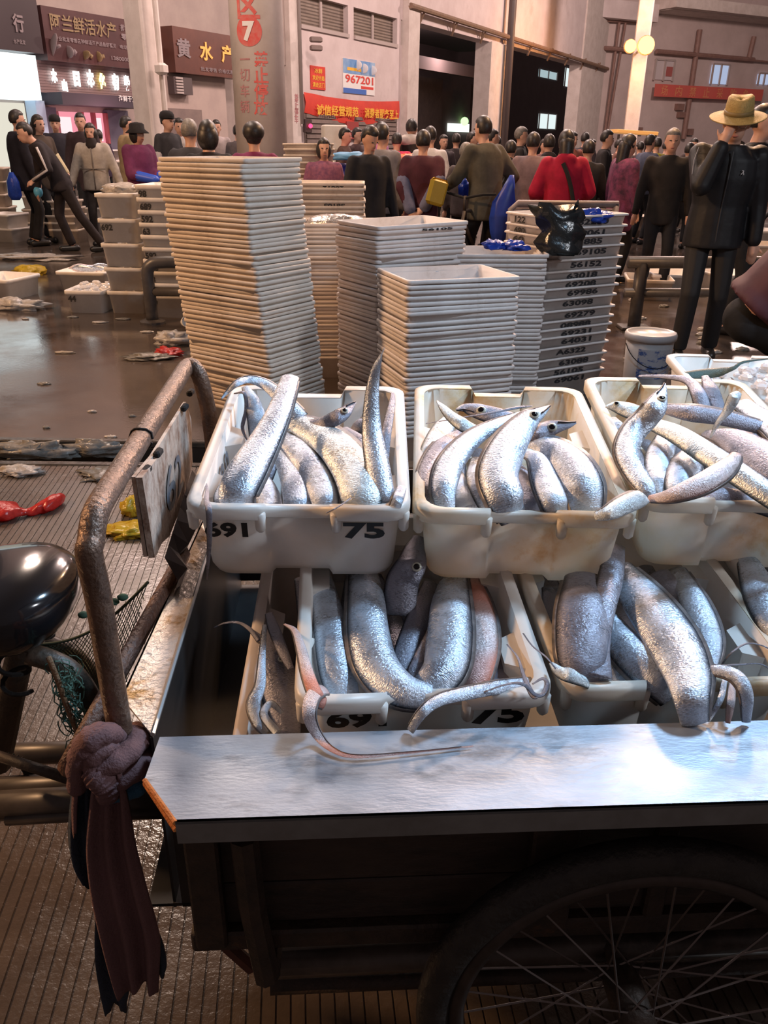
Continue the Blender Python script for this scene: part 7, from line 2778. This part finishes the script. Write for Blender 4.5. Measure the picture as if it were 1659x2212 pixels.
build(mb, 'border_rope', M_NET, net, True)
mb = MB()
for (x_, y_) in ((246, 1300), (265, 1290), (180, 1328)):
    mb.ell(onplane(x_, y_, netp(.6, 0), Vector((0, 1, 0))), (.010, .008, .006), None, 8, 6)
build(mb, 'knots', mat('green_cord', (.06, .16, .12), rough=.8), net, True)
# frayed green cord tangle
mb = MB()
rr = random.Random(11)
for i in range(90):
    u = rr.random()
    c = aty(130 + 70 * u + rr.gauss(0, 10), 1440 + 260 * u + rr.gauss(0, 14), 1.0 + rr.gauss(0, .015))
    pts = []
    a0, r0 = rr.uniform(0, 6), rr.uniform(.006, .016)
    for t in range(9):
        a = a0 + t * .7
        pts.append(c + Vector((r0 * math.cos(a), rr.gauss(0, .004), r0 * math.sin(a) * 1.2)))
    mb.tube(pts, .0011, 3)
tg = build(mb, 'cord_tangle', mat('teal_cord', (.05, .12, .095), (.08, .16, .12), rough=.8, scale=50))
tag(tg, 'frayed teal cord tangle hanging beside the knotted cloth', 'cord', kind='stuff')
mb = MB()
mb.tube([Vector(p) for p in spline([tuple(aty(x_, y_, .98)) for (x_, y_) in ((105, 1420), (125, 1470), (150, 1540), (172, 1590), (200, 1640))], 20)], .0042, 8)
tag(build(mb, 'tan_rope', mat('tan_rope', (.26, .16, .09), (.18, .11, .06), rough=.85, scale=60, bump=.5), smooth=True), 'thin tan rope running through the teal cord tangle', 'rope')
# scooter with a lit headlight, cut by the right edge
sc = atz(1668, 520)
o = thing('scooter', 'camouflage-covered scooter with a lit headlight at the right edge', 'scooter', (sc.x + .2, sc.y, 0))
mb = MB()
q = aty(1662, 395, sc.y)
mb.ell(Vector((q.x + .12, sc.y, q.z + .02)), (.28, .18, .15), None, 18, 12)
mb.tube([Vector((q.x + .15, sc.y, q.z)), Vector((q.x + .25, sc.y, .55)), Vector((q.x + .30, sc.y, .35))], [.14, .16, .12], 12)
build(mb, 'covered_body', mat('camouflage', (.10, .09, .05), (.05, .055, .035), rough=.8, scale=9, c3=(.16, .11, .07), c3amt=.45, c3scale=7), o, True)
mb = MB()
mb.ell(Vector((q.x - .12, sc.y - .12, q.z)), (.05, .04, .05), None, 12, 8)
build(mb, 'headlight', emis('headlight', (.9, .95, 1), 6), o, True)
mb = MB()
cw = Vector((q.x + .2, sc.y, .25))
mb.tube([cw + Vector((.21 * math.cos(2 * math.pi * k / 32), 0, .21 * math.sin(2 * math.pi * k / 32))) for k in range(32)], .04, 10, closed=True)
build(mb, 'wheel', M_RUBBER, o, True)

# far stall, orange lamplight put into its canopy as colour and emission
cn = aty(1368, 291, 22.0)
o = thing('market_stall', 'far stall with an orange-lit flat canopy under the floodlights', 'stall', (cn.x, 22, 0))
mb = MB()
mb.bbox((cn.x, 22, cn.z + .05), (1.0, .8, .08), Matrix.Rotation(.05, 3, 'Y'), .01)
build(mb, 'canopy', mat('canopy_orange_lit', (.85, .42, .12), rough=.5, emit=.35), o)
for dx in (-.45, .45):
    for dy in (-.35, .35):
        mb = MB()
        mb.cyl((cn.x + dx, 22 + dy, 0), (cn.x + dx, 22 + dy, cn.z), .03, n=8)
        build(mb, 'post', M_DARKRUST, o)
